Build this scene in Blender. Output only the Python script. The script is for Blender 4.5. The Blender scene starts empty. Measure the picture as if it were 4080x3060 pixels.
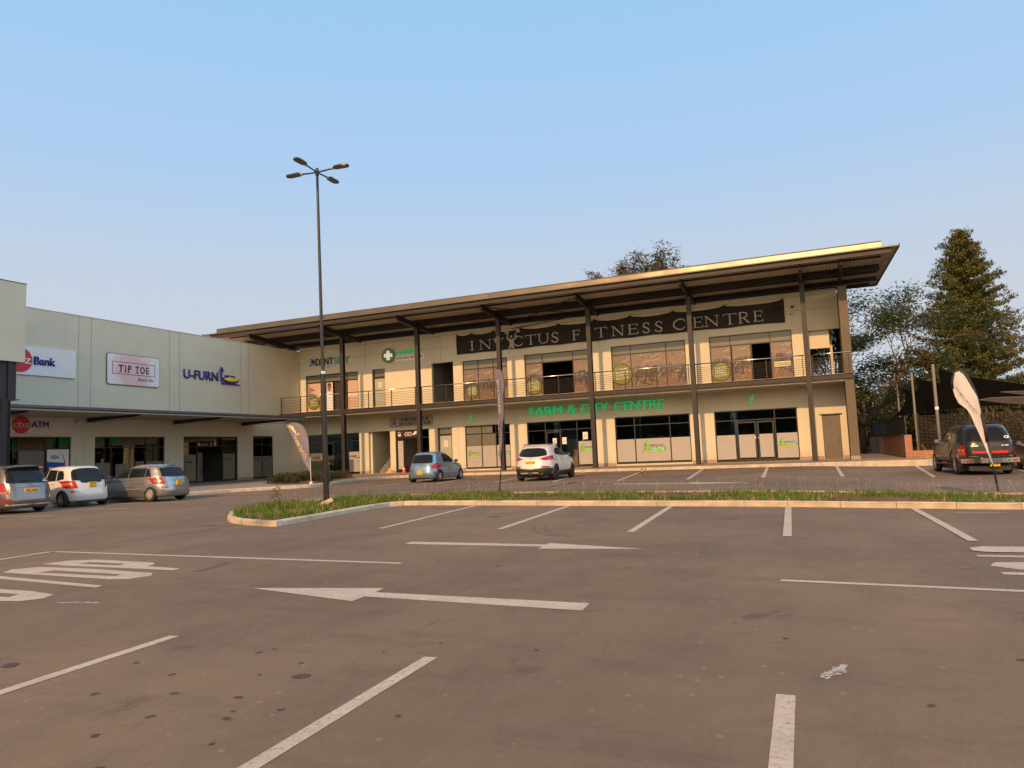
import bpy, bmesh, math, random
from math import sin, cos, pi, radians
from mathutils import Vector, Matrix
from mathutils.bvhtree import BVHTree
random.seed(7)
SC = bpy.context.scene
# ------------------------------------------------------------------ camera
F_PX, YAW, PITCH, ROLL = 2938.45, 0.396111, 0.0912405, -0.0414425
cam_d = bpy.data.cameras.new('camera'); cam = bpy.data.objects.new('camera', cam_d)
SC.collection.objects.link(cam); SC.camera = cam
cam_d.sensor_width = 36.0; cam_d.lens = F_PX / 4080 * 36.0
cam_d.clip_start = 0.1; cam_d.clip_end = 3000
_fw = Vector((-sin(YAW)*cos(PITCH), cos(YAW)*cos(PITCH), sin(PITCH)))
_r0 = Vector((cos(YAW), sin(YAW), 0)); _u0 = _r0.cross(_fw)
_r = cos(ROLL)*_r0 + sin(ROLL)*_u0; _u = -sin(ROLL)*_r0 + cos(ROLL)*_u0
cam.matrix_world = Matrix(((_r.x, _u.x, -_fw.x, 0), (_r.y, _u.y, -_fw.y, 0), (_r.z, _u.z, -_fw.z, 1.38), (0, 0, 0, 1)))
# ------------------------------------------------------------------ world, sun, exposure
SUN_EL = radians(29.5)
W = bpy.data.worlds.new('World'); SC.world = W; W.use_nodes = True
nt = W.node_tree; bg = nt.nodes['Background']
sky = nt.nodes.new('ShaderNodeTexSky'); sky.sky_type = 'NISHITA'; sky.sun_disc = False
sky.sun_elevation = SUN_EL; sky.sun_rotation = radians(180.6)
sky.altitude = 1400; sky.air_density = 1.0; sky.dust_density = 4.0; sky.ozone_density = 1.2
# hazy lower sky away from the sun: colour by elevation of the direction looked at
_tc = nt.nodes.new('ShaderNodeTexCoord'); _sp = nt.nodes.new('ShaderNodeSeparateXYZ'); nt.links.new(_tc.outputs['Generated'], _sp.inputs[0])
_rp = nt.nodes.new('ShaderNodeValToRGB'); nt.links.new(_sp.outputs[2], _rp.inputs[0])
_el = _rp.color_ramp.elements; HZ = 1.38
_st = [(0.0, (1.95, 2.00, 2.12)), (.13, (1.95, 2.08, 2.30)), (.24, (1.74, 2.06, 2.50)), (.36, (1.36, 1.98, 2.80)), (.55, (1.08, 1.90, 2.85)), (.9, (1.5, 1.95, 2.5))]
_el[0].position = 0; _el[1].position = .9
for _i, (_p, _c) in enumerate(_st):
    _e = _el[0] if _i == 0 else (_el[-1] if _i == len(_st)-1 else _el.new(_p)); _e.color = (*[v*HZ for v in _c], 1)
_mr = nt.nodes.new('ShaderNodeMapRange'); nt.links.new(_sp.outputs[1], _mr.inputs[0])
_mr.inputs[1].default_value = -.40; _mr.inputs[2].default_value = .12; _mr.inputs[4].default_value = 1.0; _mr.interpolation_type = 'SMOOTHSTEP'
_mx = nt.nodes.new('ShaderNodeMix'); _mx.data_type = 'RGBA'; nt.links.new(_mr.outputs[0], _mx.inputs[0])
_dk = nt.nodes.new('ShaderNodeMix'); _dk.data_type = 'RGBA'; _dk.blend_type = 'MULTIPLY'; _dk.inputs[0].default_value = 1; _dk.inputs[7].default_value = (.85, .66, .46, 1); nt.links.new(sky.outputs[0], _dk.inputs[6]); nt.links.new(_dk.outputs[2], _mx.inputs[6]); nt.links.new(_rp.outputs[0], _mx.inputs[7]); 
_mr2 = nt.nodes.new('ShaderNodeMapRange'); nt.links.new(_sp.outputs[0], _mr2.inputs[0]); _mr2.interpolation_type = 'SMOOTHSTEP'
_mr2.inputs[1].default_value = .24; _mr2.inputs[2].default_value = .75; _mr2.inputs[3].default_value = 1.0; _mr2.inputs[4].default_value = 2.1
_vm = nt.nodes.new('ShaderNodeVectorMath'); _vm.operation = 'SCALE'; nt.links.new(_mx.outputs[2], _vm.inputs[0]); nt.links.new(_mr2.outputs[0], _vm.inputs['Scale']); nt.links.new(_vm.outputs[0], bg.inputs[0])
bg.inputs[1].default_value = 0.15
sd = bpy.data.lights.new('sun', 'SUN'); so = bpy.data.objects.new('sun', sd); SC.collection.objects.link(so)
sd.energy = 2.65; sd.angle = radians(0.6); sd.color = (1.0, 0.55, 0.24)
so.rotation_euler = Vector((0.012, 1.0, -math.tan(SUN_EL))).to_track_quat('-Z', 'Y').to_euler()
SC.view_settings.view_transform = 'Standard'; SC.view_settings.look = 'None'
SC.view_settings.exposure = 0.585; SC.view_settings.gamma = 1
SC.render.engine = 'CYCLES'

# ------------------------------------------------------------------ materials
def new_mat(name):
    m = bpy.data.materials.new(name); m.use_nodes = True
    return m, m.node_tree, m.node_tree.nodes['Principled BSDF']
def coords(t, scale=1.0):
    g = t.nodes.new('ShaderNodeNewGeometry'); mp = t.nodes.new('ShaderNodeMapping')
    mp.inputs['Scale'].default_value = (scale,)*3 if not isinstance(scale, tuple) else scale
    t.links.new(g.outputs['Position'], mp.inputs[0]); return mp.outputs[0]
def noise(t, vec, sc, det=4, rough=.55):
    n = t.nodes.new('ShaderNodeTexNoise'); n.inputs['Scale'].default_value = sc
    n.inputs['Detail'].default_value = det; n.inputs['Roughness'].default_value = rough
    t.links.new(vec, n.inputs['Vector']); return n.outputs[0]
def ramp(t, src, stops):
    r = t.nodes.new('ShaderNodeValToRGB'); e = r.color_ramp.elements
    while len(e) > 1: e.remove(e[0])
    for i, (p, c) in enumerate(stops):
        if not isinstance(c, tuple): c = (c, c, c)
        if i == 0: e[0].position = p; e[0].color = (*c[:3], 1)
        else: k = e.new(p); k.color = (*c[:3], 1)
    t.links.new(src, r.inputs[0]); return r.outputs[0]
def mixc(t, fac, a, b, mode='MIX'):
    m = t.nodes.new('ShaderNodeMix'); m.data_type = 'RGBA'; m.blend_type = mode
    for s, v in ((0, fac), (6, a), (7, b)):
        if hasattr(v, 'is_linked') or hasattr(v, 'links'): t.links.new(v, m.inputs[s])
        else: m.inputs[s].default_value = v if s == 0 else (*v[:3], 1)
    return m.outputs[2]
def bump(t, p, h, strength=.3, dist=.01):
    b = t.nodes.new('ShaderNodeBump'); b.inputs['Strength'].default_value = strength
    b.inputs['Distance'].default_value = dist; t.links.new(h, b.inputs['Height'])
    t.links.new(b.outputs[0], p.inputs['Normal'])
MC = {}
def M(name, col=None, rough=.6, metal=0., var=.12, vs=3., spec=.5, bmp=0., bs=60., coat=0., emit=0., trans=0.):
    if name in MC: return MC[name]
    m, t, p = new_mat(name)
    p.inputs['Roughness'].default_value = rough; p.inputs['Metallic'].default_value = metal
    p.inputs['Specular IOR Level'].default_value = spec
    v = coords(t)
    n = noise(t, v, vs, 5)
    lo = tuple(c*(1-var) for c in col); hi = tuple(min(1, c*(1+var)) for c in col)
    c = ramp(t, n, [(.3, lo), (.7, hi)])
    t.links.new(c, p.inputs['Base Color'])
    if bmp: bump(t, p, noise(t, v, bs, 3), bmp, .01)
    if coat: p.inputs['Coat Weight'].default_value = coat; p.inputs['Coat Roughness'].default_value = .04
    if emit:
        t.links.new(c, p.inputs['Emission Color']); p.inputs['Emission Strength'].default_value = emit
    MC[name] = m; return m

def asphalt():
    m, t, p = new_mat('asphalt'); v = coords(t)
    big = noise(t, v, .22, 5, .6); mid = noise(t, v, 1.3, 6, .65); fine = noise(t, v, 45, 3, .7)
    st = noise(t, coords(t, (1.0, .35, 1)), 1.1, 7, .7)
    c = ramp(t, big, [(.34, (.130, .100, .074)), (.5, (.190, .142, .098)), (.64, (.25, .182, .115))])
    c = mixc(t, ramp(t, mid, [(.42, 0.), (.68, .55)]), c, (.215, .158, .106))
    c = mixc(t, ramp(t, st, [(.47, 0.), (.66, .5)]), c, (.105, .086, .070))
    c = mixc(t, ramp(t, fine, [(.35, .30), (.62, 0.)]), c, (.10, .075, .06))
    c = mixc(t, ramp(t, noise(t, coords(t, (.6, 2.2, 1)), .9, 8, .78), [(.52, 0.), (.62, .38)]), c, (.100, .082, .068))
    c = mixc(t, ramp(t, noise(t, v, 9, 6, .8), [(.50, 0.), (.72, .35)]), c, (.24, .185, .135))
    ck = t.nodes.new('ShaderNodeTexVoronoi'); ck.feature = 'DISTANCE_TO_EDGE'; ck.inputs['Scale'].default_value = .30
    wv = t.nodes.new('ShaderNodeVectorMath'); wv.operation = 'MULTIPLY_ADD'; nn_ = t.nodes.new('ShaderNodeTexNoise'); nn_.inputs['Scale'].default_value = 1.3; nn_.inputs['Detail'].default_value = 6; t.links.new(v, nn_.inputs['Vector'])
    t.links.new(nn_.outputs[1], wv.inputs[0]); wv.inputs[1].default_value = (2.2, 2.2, 0); t.links.new(v, wv.inputs[2]); t.links.new(wv.outputs[0], ck.inputs['Vector'])
    cm = t.nodes.new('ShaderNodeMath'); cm.operation = 'MULTIPLY'; t.links.new(ramp(t, ck.outputs['Distance'], [(.0, .4), (.010, 0.)]), cm.inputs[0]); t.links.new(ramp(t, noise(t, v, .5, 3), [(.50, 0.), (.60, 1.)]), cm.inputs[1])
    c = mixc(t, cm.outputs[0], c, (.07, .05, .04))
    # round damp / oil spots
    vo = t.nodes.new('ShaderNodeTexVoronoi'); vo.inputs['Scale'].default_value = .9
    t.links.new(v, vo.inputs['Vector'])
    d = ramp(t, vo.outputs['Distance'], [(.03, .8), (.06, 0.)])
    msk = ramp(t, noise(t, v, .35, 2), [(.54, 0.), (.60, 1.)])
    mm = t.nodes.new('ShaderNodeMath'); mm.operation = 'MULTIPLY'
    t.links.new(d, mm.inputs[0]); t.links.new(msk, mm.inputs[1])
    c = mixc(t, mm.outputs[0], c, (.035, .030, .028))
    sp1 = noise(t, v, 190, 2, .8); c = mixc(t, ramp(t, sp1, [(.36, .55), (.50, 0.)]), c, (.09, .07, .058)); c = mixc(t, ramp(t, noise(t, v, 150, 2, .9), [(.60, 0.), (.70, .6)]), c, (.42, .34, .26))
    # reddish dust patches
    dust = ramp(t, noise(t, v, .8, 6, .7), [(.60, 0.), (.74, .45)])
    c = mixc(t, dust, c, (.24, .14, .075))
    fl = t.nodes.new('ShaderNodeTexVoronoi'); fl.inputs['Scale'].default_value = 9.; t.links.new(v, fl.inputs['Vector'])
    sx = t.nodes.new('ShaderNodeSeparateColor'); t.links.new(fl.outputs['Color'], sx.inputs[0])
    ml = t.nodes.new('ShaderNodeMath'); ml.operation = 'MULTIPLY'; t.links.new(ramp(t, fl.outputs['Distance'], [(.10, .55), (.20, 0.)]), ml.inputs[0]); t.links.new(ramp(t, sx.outputs[0], [(.86, 0.), (.88, 1.)]), ml.inputs[1])
    c = mixc(t, ml.outputs[0], c, (.31, .24, .17))
    # soft oil smudges under the bays
    for (px_, py_, pr_) in ((-3.85, 3.2, .40), (-1.45, 2.95, .16), (-.95, 3.15, .18), (-1.85, 4.45, .24), (-.5, 2.95, .25), (-4.6, 4.3, .3), (-9, 16.8, .8), (-6.6, 14.6, .6), (-1.7, 14.0, .7), (1.0, 4.2, .4), (-.6, 6.3, .9), (1.3, 6.6, .8), (-10.5, 9.5, 1.2), (-2.2, 8.4, 1.1)):
        dd = t.nodes.new('ShaderNodeVectorMath'); dd.operation = 'DISTANCE'; t.links.new(v, dd.inputs[0]); dd.inputs[1].default_value = (px_, py_, 0)
        q1 = t.nodes.new('ShaderNodeMath'); q1.operation = 'MULTIPLY_ADD'; t.links.new(noise(t, v, 2.2/pr_, 6, .75), q1.inputs[0]); q1.inputs[1].default_value = 1.9*pr_; t.links.new(dd.outputs['Value'], q1.inputs[2])
        c = mixc(t, ramp(t, q1.outputs[0], [(pr_*1.05 if pr_*1.05 < 1 else .95, .55), (min(.99, pr_*1.45), 0.)]), c, (.085, .070, .058))
    # sparse pale scuffs
    sc = ramp(t, noise(t, coords(t, (.5, 3.5, 1)), 2.1, 6, .75), [(.70, 0.), (.76, .35)])
    c = mixc(t, sc, c, (.30, .24, .18))
    t.links.new(c, p.inputs['Base Color']); p.inputs['Roughness'].default_value = .88
    p.inputs['Specular IOR Level'].default_value = .25
    h = mixc(t, .5, noise(t, v, 70, 3, .8), mid); bump(t, p, h, .45, .012)
    return m
def paint_mat():
    m, t, p = new_mat('road_paint'); v = coords(t)
    n = noise(t, v, 28, 5, .7); w = noise(t, v, 2.5, 5, .6)
    c = ramp(t, n, [(.30, (.20, .165, .135)), (.46, (.46, .40, .33)), (.8, (.60, .53, .45))])
    c = mixc(t, ramp(t, w, [(.45, 0.), (.75, .5)]), c, (.30, .25, .20))
    t.links.new(c, p.inputs['Base Color']); p.inputs['Roughness'].default_value = .8
    bump(t, p, n, .3, .006); return m
def plaster():
    m, t, p = new_mat('wall_plaster'); v = coords(t)
    c = ramp(t, noise(t, v, .7, 5), [(.3, (.56, .53, .42)), (.7, (.61, .58, .465))])
    c = mixc(t, ramp(t, noise(t, coords(t, (1, 1, .25)), 1.6, 6, .7), [(.58, 0.), (.75, .18)]), c, (.49, .455, .35))
    c = mixc(t, ramp(t, noise(t, coords(t, (2.5, 2.5, .12)), 1.8, 6, .75), [(.56, 0.), (.70, .30)]), c, (.49, .455, .345))
    g = t.nodes.new('ShaderNodeNewGeometry'); s = t.nodes.new('ShaderNodeSeparateXYZ'); t.links.new(g.outputs['Position'], s.inputs[0])
    mr = t.nodes.new('ShaderNodeMapRange'); mr.inputs[1].default_value = .15; mr.inputs[2].default_value = .9; mr.inputs[3].default_value = .6; mr.inputs[4].default_value = 0.; t.links.new(s.outputs[2], mr.inputs[0])
    mu = t.nodes.new('ShaderNodeMath'); mu.operation = 'MULTIPLY'; t.links.new(mr.outputs[0], mu.inputs[0]); t.links.new(ramp(t, noise(t, v, 3, 6, .7), [(.35, .2), (.65, 1.)]), mu.inputs[1])
    c = mixc(t, mu.outputs[0], c, (.40, .30, .20))
    t.links.new(c, p.inputs['Base Color']); p.inputs['Roughness'].default_value = .85
    p.inputs['Specular IOR Level'].default_value = .2
    bump(t, p, noise(t, v, 55, 3), .25, .008); return m
def brick(name, rot=0):
    m, t, p = new_mat(name)
    g = t.nodes.new('ShaderNodeNewGeometry'); s = t.nodes.new('ShaderNodeSeparateXYZ'); t.links.new(g.outputs['Position'], s.inputs[0])
    a = t.nodes.new('ShaderNodeMath'); a.operation = 'ADD'; t.links.new(s.outputs[0], a.inputs[0]); t.links.new(s.outputs[1], a.inputs[1])
    cb = t.nodes.new('ShaderNodeCombineXYZ'); t.links.new(a.outputs[0], cb.inputs[0]); t.links.new(s.outputs[2], cb.inputs[1])
    b = t.nodes.new('ShaderNodeTexBrick'); b.inputs['Scale'].default_value = 1
    b.inputs['Brick Width'].default_value = .23; b.inputs['Row Height'].default_value = .086; b.inputs['Mortar Size'].default_value = .009
    b.inputs['Color1'].default_value = (.30, .085, .035, 1); b.inputs['Color2'].default_value = (.40, .15, .07, 1); b.inputs['Mortar'].default_value = (.42, .34, .26, 1)
    t.links.new(cb.outputs[0], b.inputs['Vector'])
    c = mixc(t, ramp(t, noise(t, coords(t), 3, 5), [(.4, 0.), (.8, .4)]), b.outputs[0], (.20, .07, .04))
    t.links.new(c, p.inputs['Base Color']); p.inputs['Roughness'].default_value = .9
    bump(t, p, b.outputs['Fac'], -.4, .01); return m
def foliage(name, c1, c2, c3, tr=.25, sc=.9):
    m, t, p = new_mat(name); v = coords(t)
    oi = noise(t, v, sc, 4, .6); fi = noise(t, v, 9, 2)
    c = ramp(t, oi, [(.32, c1), (.52, c2), (.68, c3)])
    c = mixc(t, ramp(t, fi, [(.35, .45), (.6, 0.)]), c, tuple(x*.45 for x in c1))
    t.links.new(c, p.inputs['Base Color']); p.inputs['Roughness'].default_value = .6
    p.inputs['Specular IOR Level'].default_value = .25
    tl = t.nodes.new('ShaderNodeBsdfTranslucent'); t.links.new(c, tl.inputs[0])
    mx = t.nodes.new('ShaderNodeMixShader'); mx.inputs[0].default_value = tr
    t.links.new(p.outputs[0], mx.inputs[1]); t.links.new(tl.outputs[0], mx.inputs[2])
    t.links.new(mx.outputs[0], t.nodes['Material Output'].inputs[0]); return m
def glass(name, tint=(.36, .42, .42), refl=1.0):
    m, t, p = new_mat(name); t.nodes.remove(p)
    fr = t.nodes.new('ShaderNodeFresnel'); fr.inputs[0].default_value = 1.55
    tr = t.nodes.new('ShaderNodeBsdfTransparent'); tr.inputs[0].default_value = (*tint, 1)
    gl = t.nodes.new('ShaderNodeBsdfGlossy'); gl.inputs['Roughness'].default_value = .015
    gl.inputs[0].default_value = (.85, .9, .92, 1)
    nn = noise(t, coords(t), 1.3, 2); b = t.nodes.new('ShaderNodeBump'); b.inputs['Strength'].default_value = .06; b.inputs['Distance'].default_value = .02
    t.links.new(nn, b.inputs['Height']); t.links.new(b.outputs[0], gl.inputs['Normal'])
    ad = t.nodes.new('ShaderNodeMath'); ad.operation = 'MULTIPLY_ADD'; ad.inputs[1].default_value = refl; ad.inputs[2].default_value = .04
    t.links.new(fr.outputs[0], ad.inputs[0])
    mx = t.nodes.new('ShaderNodeMixShader'); t.links.new(ad.outputs[0], mx.inputs[0])
    t.links.new(tr.outputs[0], mx.inputs[1]); t.links.new(gl.outputs[0], mx.inputs[2])
    t.links.new(mx.outputs[0], t.nodes['Material Output'].inputs[0]); return m
def poster_mat():
    m, t, p = new_mat('gym_photo_film'); v = coords(t)
    g = t.nodes.new('ShaderNodeNewGeometry'); s = t.nodes.new('ShaderNodeSeparateXYZ'); t.links.new(g.outputs['Position'], s.inputs[0])
    mr = t.nodes.new('ShaderNodeMapRange'); mr.inputs[1].default_value = 5.0; mr.inputs[2].default_value = 7.4; t.links.new(s.outputs[2], mr.inputs[0])
    c = ramp(t, mr.outputs[0], [(.0, (.25, .15, .10)), (.34, (.20, .125, .09)), (.42, (.10, .068, .052)), (.60, (.115, .08, .065)), (.66, (.25, .19, .155)), (1., (.20, .15, .125))])
    c = mixc(t, ramp(t, noise(t, coords(t, (3, 1, 2)), 2.0, 7, .8), [(.40, .55), (.60, 0.)]), c, (.06, .042, .034))
    c = mixc(t, ramp(t, noise(t, coords(t, (1.2, 1, 5)), 3.1, 6, .75), [(.56, 0.), (.68, .35)]), c, (.42, .32, .26))
    t.links.new(c, p.inputs['Base Color']); p.inputs['Roughness'].default_value = .3; return m
ASPHALT = asphalt(); PAINT = paint_mat(); PLASTER = plaster(); BRICK = brick('red_brick')
STEEL = M('charcoal_steel', (.036, .032, .034), .5, 0, .15, 2, .3)
STEEL2 = M('window_frame_metal', (.018, .017, .018), .4)
ROOFM = M('roof_sheet', (.50, .44, .35), .5, .0, .1, 1.2, .5)
FASCIA = M('roof_flashing', (.13, .112, .085), .33, .5, .12, .8, .5, .35, 1.2)
SOFFIT = M('slab_soffit', (.42, .38, .30), .85)
PAVE = M('pavement_slab', (.27, .225, .18), .85, 0, .15, 2.0, .3, .2, 25)
KERB = M('kerb_concrete', (.50, .43, .33), .85, 0, .2, 3.2, .3, .4, 22)
FROST = M('frosted_film', (.36, .35, .345), .35, 0, .04)
FROSTG = M('frosted_grey_film', (.135, .14, .115), .3, 0, .06)
DARKIN = M('room_interior', (.16, .17, .165), .9, 0, .3, 1.5)
GLASS = glass('shop_glass'); GLASSD = glass('dark_shop_glass', (.12, .14, .145), 1.1)
CHROME = M('chrome', (.75, .74, .72), .12, 1., .03)
SSTEEL = M('stainless_rail', (.62, .60, .58), .22, 1., .05)
WHITE = M('white_board', (.72, .73, .74), .35, 0, .03); BLACKM = M('black_plastic', (.015, .015, .016), .45)
NAVY = M('navy_letters', (.018, .022, .22), .35); RED = M('sign_red', (.55, .015, .02), .4); GREEN = M('sign_green', (.0, .36, .10), .35)
YEL = M('sign_yellow', (.80, .62, .02), .4); OLIVE = M('olive_green', (.15, .17, .018), .4); CYAN = M('sign_cyan', (.10, .36, .42), .4)
BLK = M('black_letters', (.012, .012, .014), .4); PLATEY = M('number_plate_yellow', (.82, .48, .01), .4, 0, .03)
SILV = M('banner_silver_print', (.40, .36, .32), .6)

# ------------------------------------------------------------------ object helpers
COL = SC.collection
def link(name, mesh, parent=None):
    o = bpy.data.objects.new(name, mesh); COL.objects.link(o)
    if parent is not None: o.parent = parent
    return o
def obj(name, bm, mat, parent=None, smooth=False, ang=None):
    me = bpy.data.meshes.new(name); bmesh.ops.recalc_face_normals(bm, faces=bm.faces); bm.to_mesh(me); bm.free()
    if mat is not None: me.materials.append(mat)
    if smooth:
        for p in me.polygons: p.use_smooth = True
        if ang: me.set_sharp_from_angle(angle=radians(ang))
    return link(name, me, parent)
def thing(name, label, cat, loc=(0, 0, 0), rz=0, group=None):
    o = bpy.data.objects.new(name, None); COL.objects.link(o); o.location = loc; o.rotation_euler = (0, 0, rz)
    o.empty_display_size = .2; o['label'] = label; o['category'] = cat
    if group: o['group'] = group
    return o
def tag(o, label, cat, group=None):
    o['label'] = label; o['category'] = cat
    if group: o['group'] = group
    return o
def struct(o): o['kind'] = 'structure'; return o
def box(bm, x0, x1, y0, y1, z0, z1):
    vs = [bm.verts.new(p) for p in ((x0,y0,z0),(x1,y0,z0),(x1,y1,z0),(x0,y1,z0),(x0,y0,z1),(x1,y0,z1),(x1,y1,z1),(x0,y1,z1))]
    for f in ((0,3,2,1),(4,5,6,7),(0,1,5,4),(1,2,6,5),(2,3,7,6),(3,0,4,7)): bm.faces.new([vs[i] for i in f])
def BX(name, mat, parent, *a):
    bm = bmesh.new()
    for q in a: box(bm, *q)
    return obj(name, bm, mat, parent)
def tube(bm, pts, r0, r1=None, n=8, cap=True):
    r1 = r0 if r1 is None else r1; rings = []; pts = [Vector(p) for p in pts]; L = len(pts)
    up = None
    for i, p in enumerate(pts):
        d = (pts[min(i+1, L-1)] - pts[max(i-1, 0)]).normalized()
        if up is None: up = Vector((0, 0, 1)) if abs(d.z) < .9 else Vector((1, 0, 0))
        a = d.cross(up).normalized(); b = d.cross(a).normalized(); up = a.cross(d).normalized() if abs(d.dot(up)) > .99 else up
        r = r0 + (r1-r0)*i/max(1, L-1)
        rings.append([bm.verts.new(p + a*(r*cos(2*pi*k/n)) + b*(r*sin(2*pi*k/n))) for k in range(n)])
    for i in range(L-1):
        for k in range(n): bm.faces.new((rings[i][k], rings[i][(k+1) % n], rings[i+1][(k+1) % n], rings[i+1][k]))
    if cap: bm.faces.new(rings[0][::-1]); bm.faces.new(rings[-1])
def beam(bm, a, b, w, h, up=(0, 0, 1)):
    a = Vector(a); b = Vector(b); d = (b-a).normalized(); s = d.cross(Vector(up)).normalized(); t = s.cross(d).normalized()
    vs = [bm.verts.new(p + s*(i*w/2) + t*(j*h/2)) for p in (a, b) for i, j in ((-1,-1),(1,-1),(1,1),(-1,1))]
    for f in ((0,3,2,1),(4,5,6,7),(0,1,5,4),(1,2,6,5),(2,3,7,6),(3,0,4,7)): bm.faces.new([vs[i] for i in f])
class Seg(list): pass
def prism(bm, pts, nrm, depth):
    """closed slab from a planar outline: pts in 3D, extruded along nrm*depth"""
    d = Vector(nrm)*depth
    if isinstance(pts, Seg):
        a = [bm.verts.new(p) for p in pts]; b = [bm.verts.new(Vector(p)+d) for p in pts]; n = len(pts); m = n//2
        for i in range(m-1):
            bm.faces.new((a[i], a[i+1], a[n-2-i], a[n-1-i])); bm.faces.new((b[i], b[n-1-i], b[n-2-i], b[i+1]))
        for i in range(n): bm.faces.new((a[i], b[i], b[(i+1) % n], a[(i+1) % n]))
        return
    a = [bm.verts.new(p) for p in pts]; b = [bm.verts.new(Vector(p)+d) for p in pts]
    n = len(pts); bm.faces.new(a[::-1]); bm.faces.new(b)
    for i in range(n): bm.faces.new((a[i], a[(i+1) % n], b[(i+1) % n], b[i]))
def lathe(bm, prof, n=28, axis='X', c=(0, 0, 0)):
    rings = []
    for (h, r) in prof:
        ring = []
        for k in range(n):
            a = 2*pi*k/n
            p = (h, r*cos(a), r*sin(a)) if axis == 'X' else (r*cos(a), r*sin(a), h)
            ring.append(bm.verts.new((p[0]+c[0], p[1]+c[1], p[2]+c[2])))
        rings.append(ring)
    for i in range(len(rings)-1):
        for k in range(n): bm.faces.new((rings[i][k], rings[i][(k+1) % n], rings[i+1][(k+1) % n], rings[i+1][k]))
def S01(t): t = max(0., min(1., t)); return t*t*(3-2*t)
def gz(x, y): return -.15*S01((x+2)/6)*S01((y-10)/16)

# text: outlines from Blender's built-in face, fitted to a rectangle given by origin + two axis vectors
def glyphs(s, bold=.0, space=1.0):
    cu = bpy.data.curves.new('t', 'FONT'); cu.body = s; cu.size = 1; cu.offset = bold; cu.resolution_u = 3; cu.space_character = space
    cu.align_x = 'LEFT'
    o = bpy.data.objects.new('t', cu); COL.objects.link(o)
    bpy.context.view_layer.update()
    me = bpy.data.meshes.new_from_object(o.evaluated_get(bpy.context.evaluated_depsgraph_get()))
    bpy.data.objects.remove(o); return me
def text(name, s, mat, parent, origin, ax, ay, depth=.02, bold=.0, space=1.0, mirror=False, shear=0.):
    me = glyphs(s, bold, space); xs = [v.co.x for v in me.vertices]; ys = [v.co.y for v in me.vertices]
    x0, x1, y0, y1 = min(xs), max(xs), min(ys), max(ys)
    bm = bmesh.new(); bm.from_mesh(me); bpy.data.meshes.remove(me)
    O = Vector(origin); A = Vector(ax); B = Vector(ay); N = A.cross(B).normalized()
    if mirror: N = -N
    ext = bmesh.ops.extrude_face_region(bm, geom=bm.faces[:])
    top = {v for v in ext['geom'] if isinstance(v, bmesh.types.BMVert)}
    for v in bm.verts:
        u = (v.co.x-x0)/(x1-x0); w = (v.co.y-y0)/(y1-y0)
        u += shear*w
        if mirror: u = 1-u
        v.co = O + A*u + B*w + (N*depth if v in top else Vector())
    return obj(name, bm, mat, parent)
def T(name, s, mat, parent, x0, x1, z0, z1, Y=47.4, **k):     # text on a wall facing -Y
    d = k.pop('depth', .03); return text(name, s, mat, parent, (x0, Y, z0), (x1-x0, 0, 0), (0, 0, z1-z0), d, **k)
def TL(name, s, mat, parent, y0, y1, z0, z1, X=-38.15, **k):  # text on the left wall facing +X
    d = k.pop('depth', .03); return text(name, s, mat, parent, (X, y0, z0), (0, y1-y0, 0), (0, 0, z1-z0), d, **k)
def poly(name, mat, parent, pts, nrm, depth):
    bm = bmesh.new(); prism(bm, pts, nrm, depth); return obj(name, bm, mat, parent)
def disc_pts(c, ax, ay, n=36): return [Vector(c)+Vector(ax)*cos(2*pi*k/n)+Vector(ay)*sin(2*pi*k/n) for k in range(n)]
def rrect(x0, x1, y0, y1, r, n=5):
    out = []
    for cx, cy, a0 in ((x1-r, y1-r, 0), (x0+r, y1-r, 90), (x0+r, y0+r, 180), (x1-r, y0+r, 270)):
        for k in range(n+1): a = radians(a0+90*k/n); out.append((cx+r*cos(a), cy+r*sin(a)))
    return out
# ------------------------------------------------------------------ ground, car park, markings
def grid_sheet(name, xs, ys, dz, mat):
    bm = bmesh.new(); V = [[bm.verts.new((x, y, gz(x, y)+dz)) for x in xs] for y in ys]
    for j in range(len(ys)-1):
        for i in range(len(xs)-1): bm.faces.new((V[j][i], V[j][i+1], V[j+1][i+1], V[j+1][i]))
    return struct(obj(name, bm, mat, None, True))
def soil_mat(name, a, b, c_):
    m, t, p = new_mat(name); v = coords(t)
    c = ramp(t, noise(t, v, 1.8, 6, .7), [(.35, a), (.55, b), (.7, c_)])
    t.links.new(c, p.inputs['Base Color']); p.inputs['Roughness'].default_value = .95; bump(t, p, noise(t, v, 18, 5, .8), .8, .04); return m
SOIL = soil_mat('red_soil', (.10, .042, .02), (.19, .085, .042), (.28, .15, .085))
FIELD = soil_mat('dry_ground', (.07, .06, .025), (.12, .09, .045), (.16, .12, .07))
far = [-1500, -700, -300, -150, -80, -46] + [x for x in range(-40, -2, 6)] + [i*.5 for i in range(-4, 13)] + [10, 20, 40, 80, 150, 300, 700, 1500]
fy = [-600, -300, -120, -60, -30, -10, 0, 5, 9.5] + [9.5+.75*i for i in range(1, 24)] + [30, 36, 42, 50, 60, 80, 120, 200, 400, 800, 2000]
grid_sheet('ground', far, fy, -.06, FIELD)
ax = [-45+1.*i for i in range(0, 42)] + [-3.5+.5*i for i in range(0, 18)] + [6, 8, 12, 20, 32, 48]
ay = [-26, -20, -14, -8, -4, 0, 3, 6, 8, 9.5] + [10+.5*i for i in range(0, 34)] + [28, 32, 36, 40, 45.4]
grid_sheet('car_park_asphalt', ax, ay, 0, ASPHALT)

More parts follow.
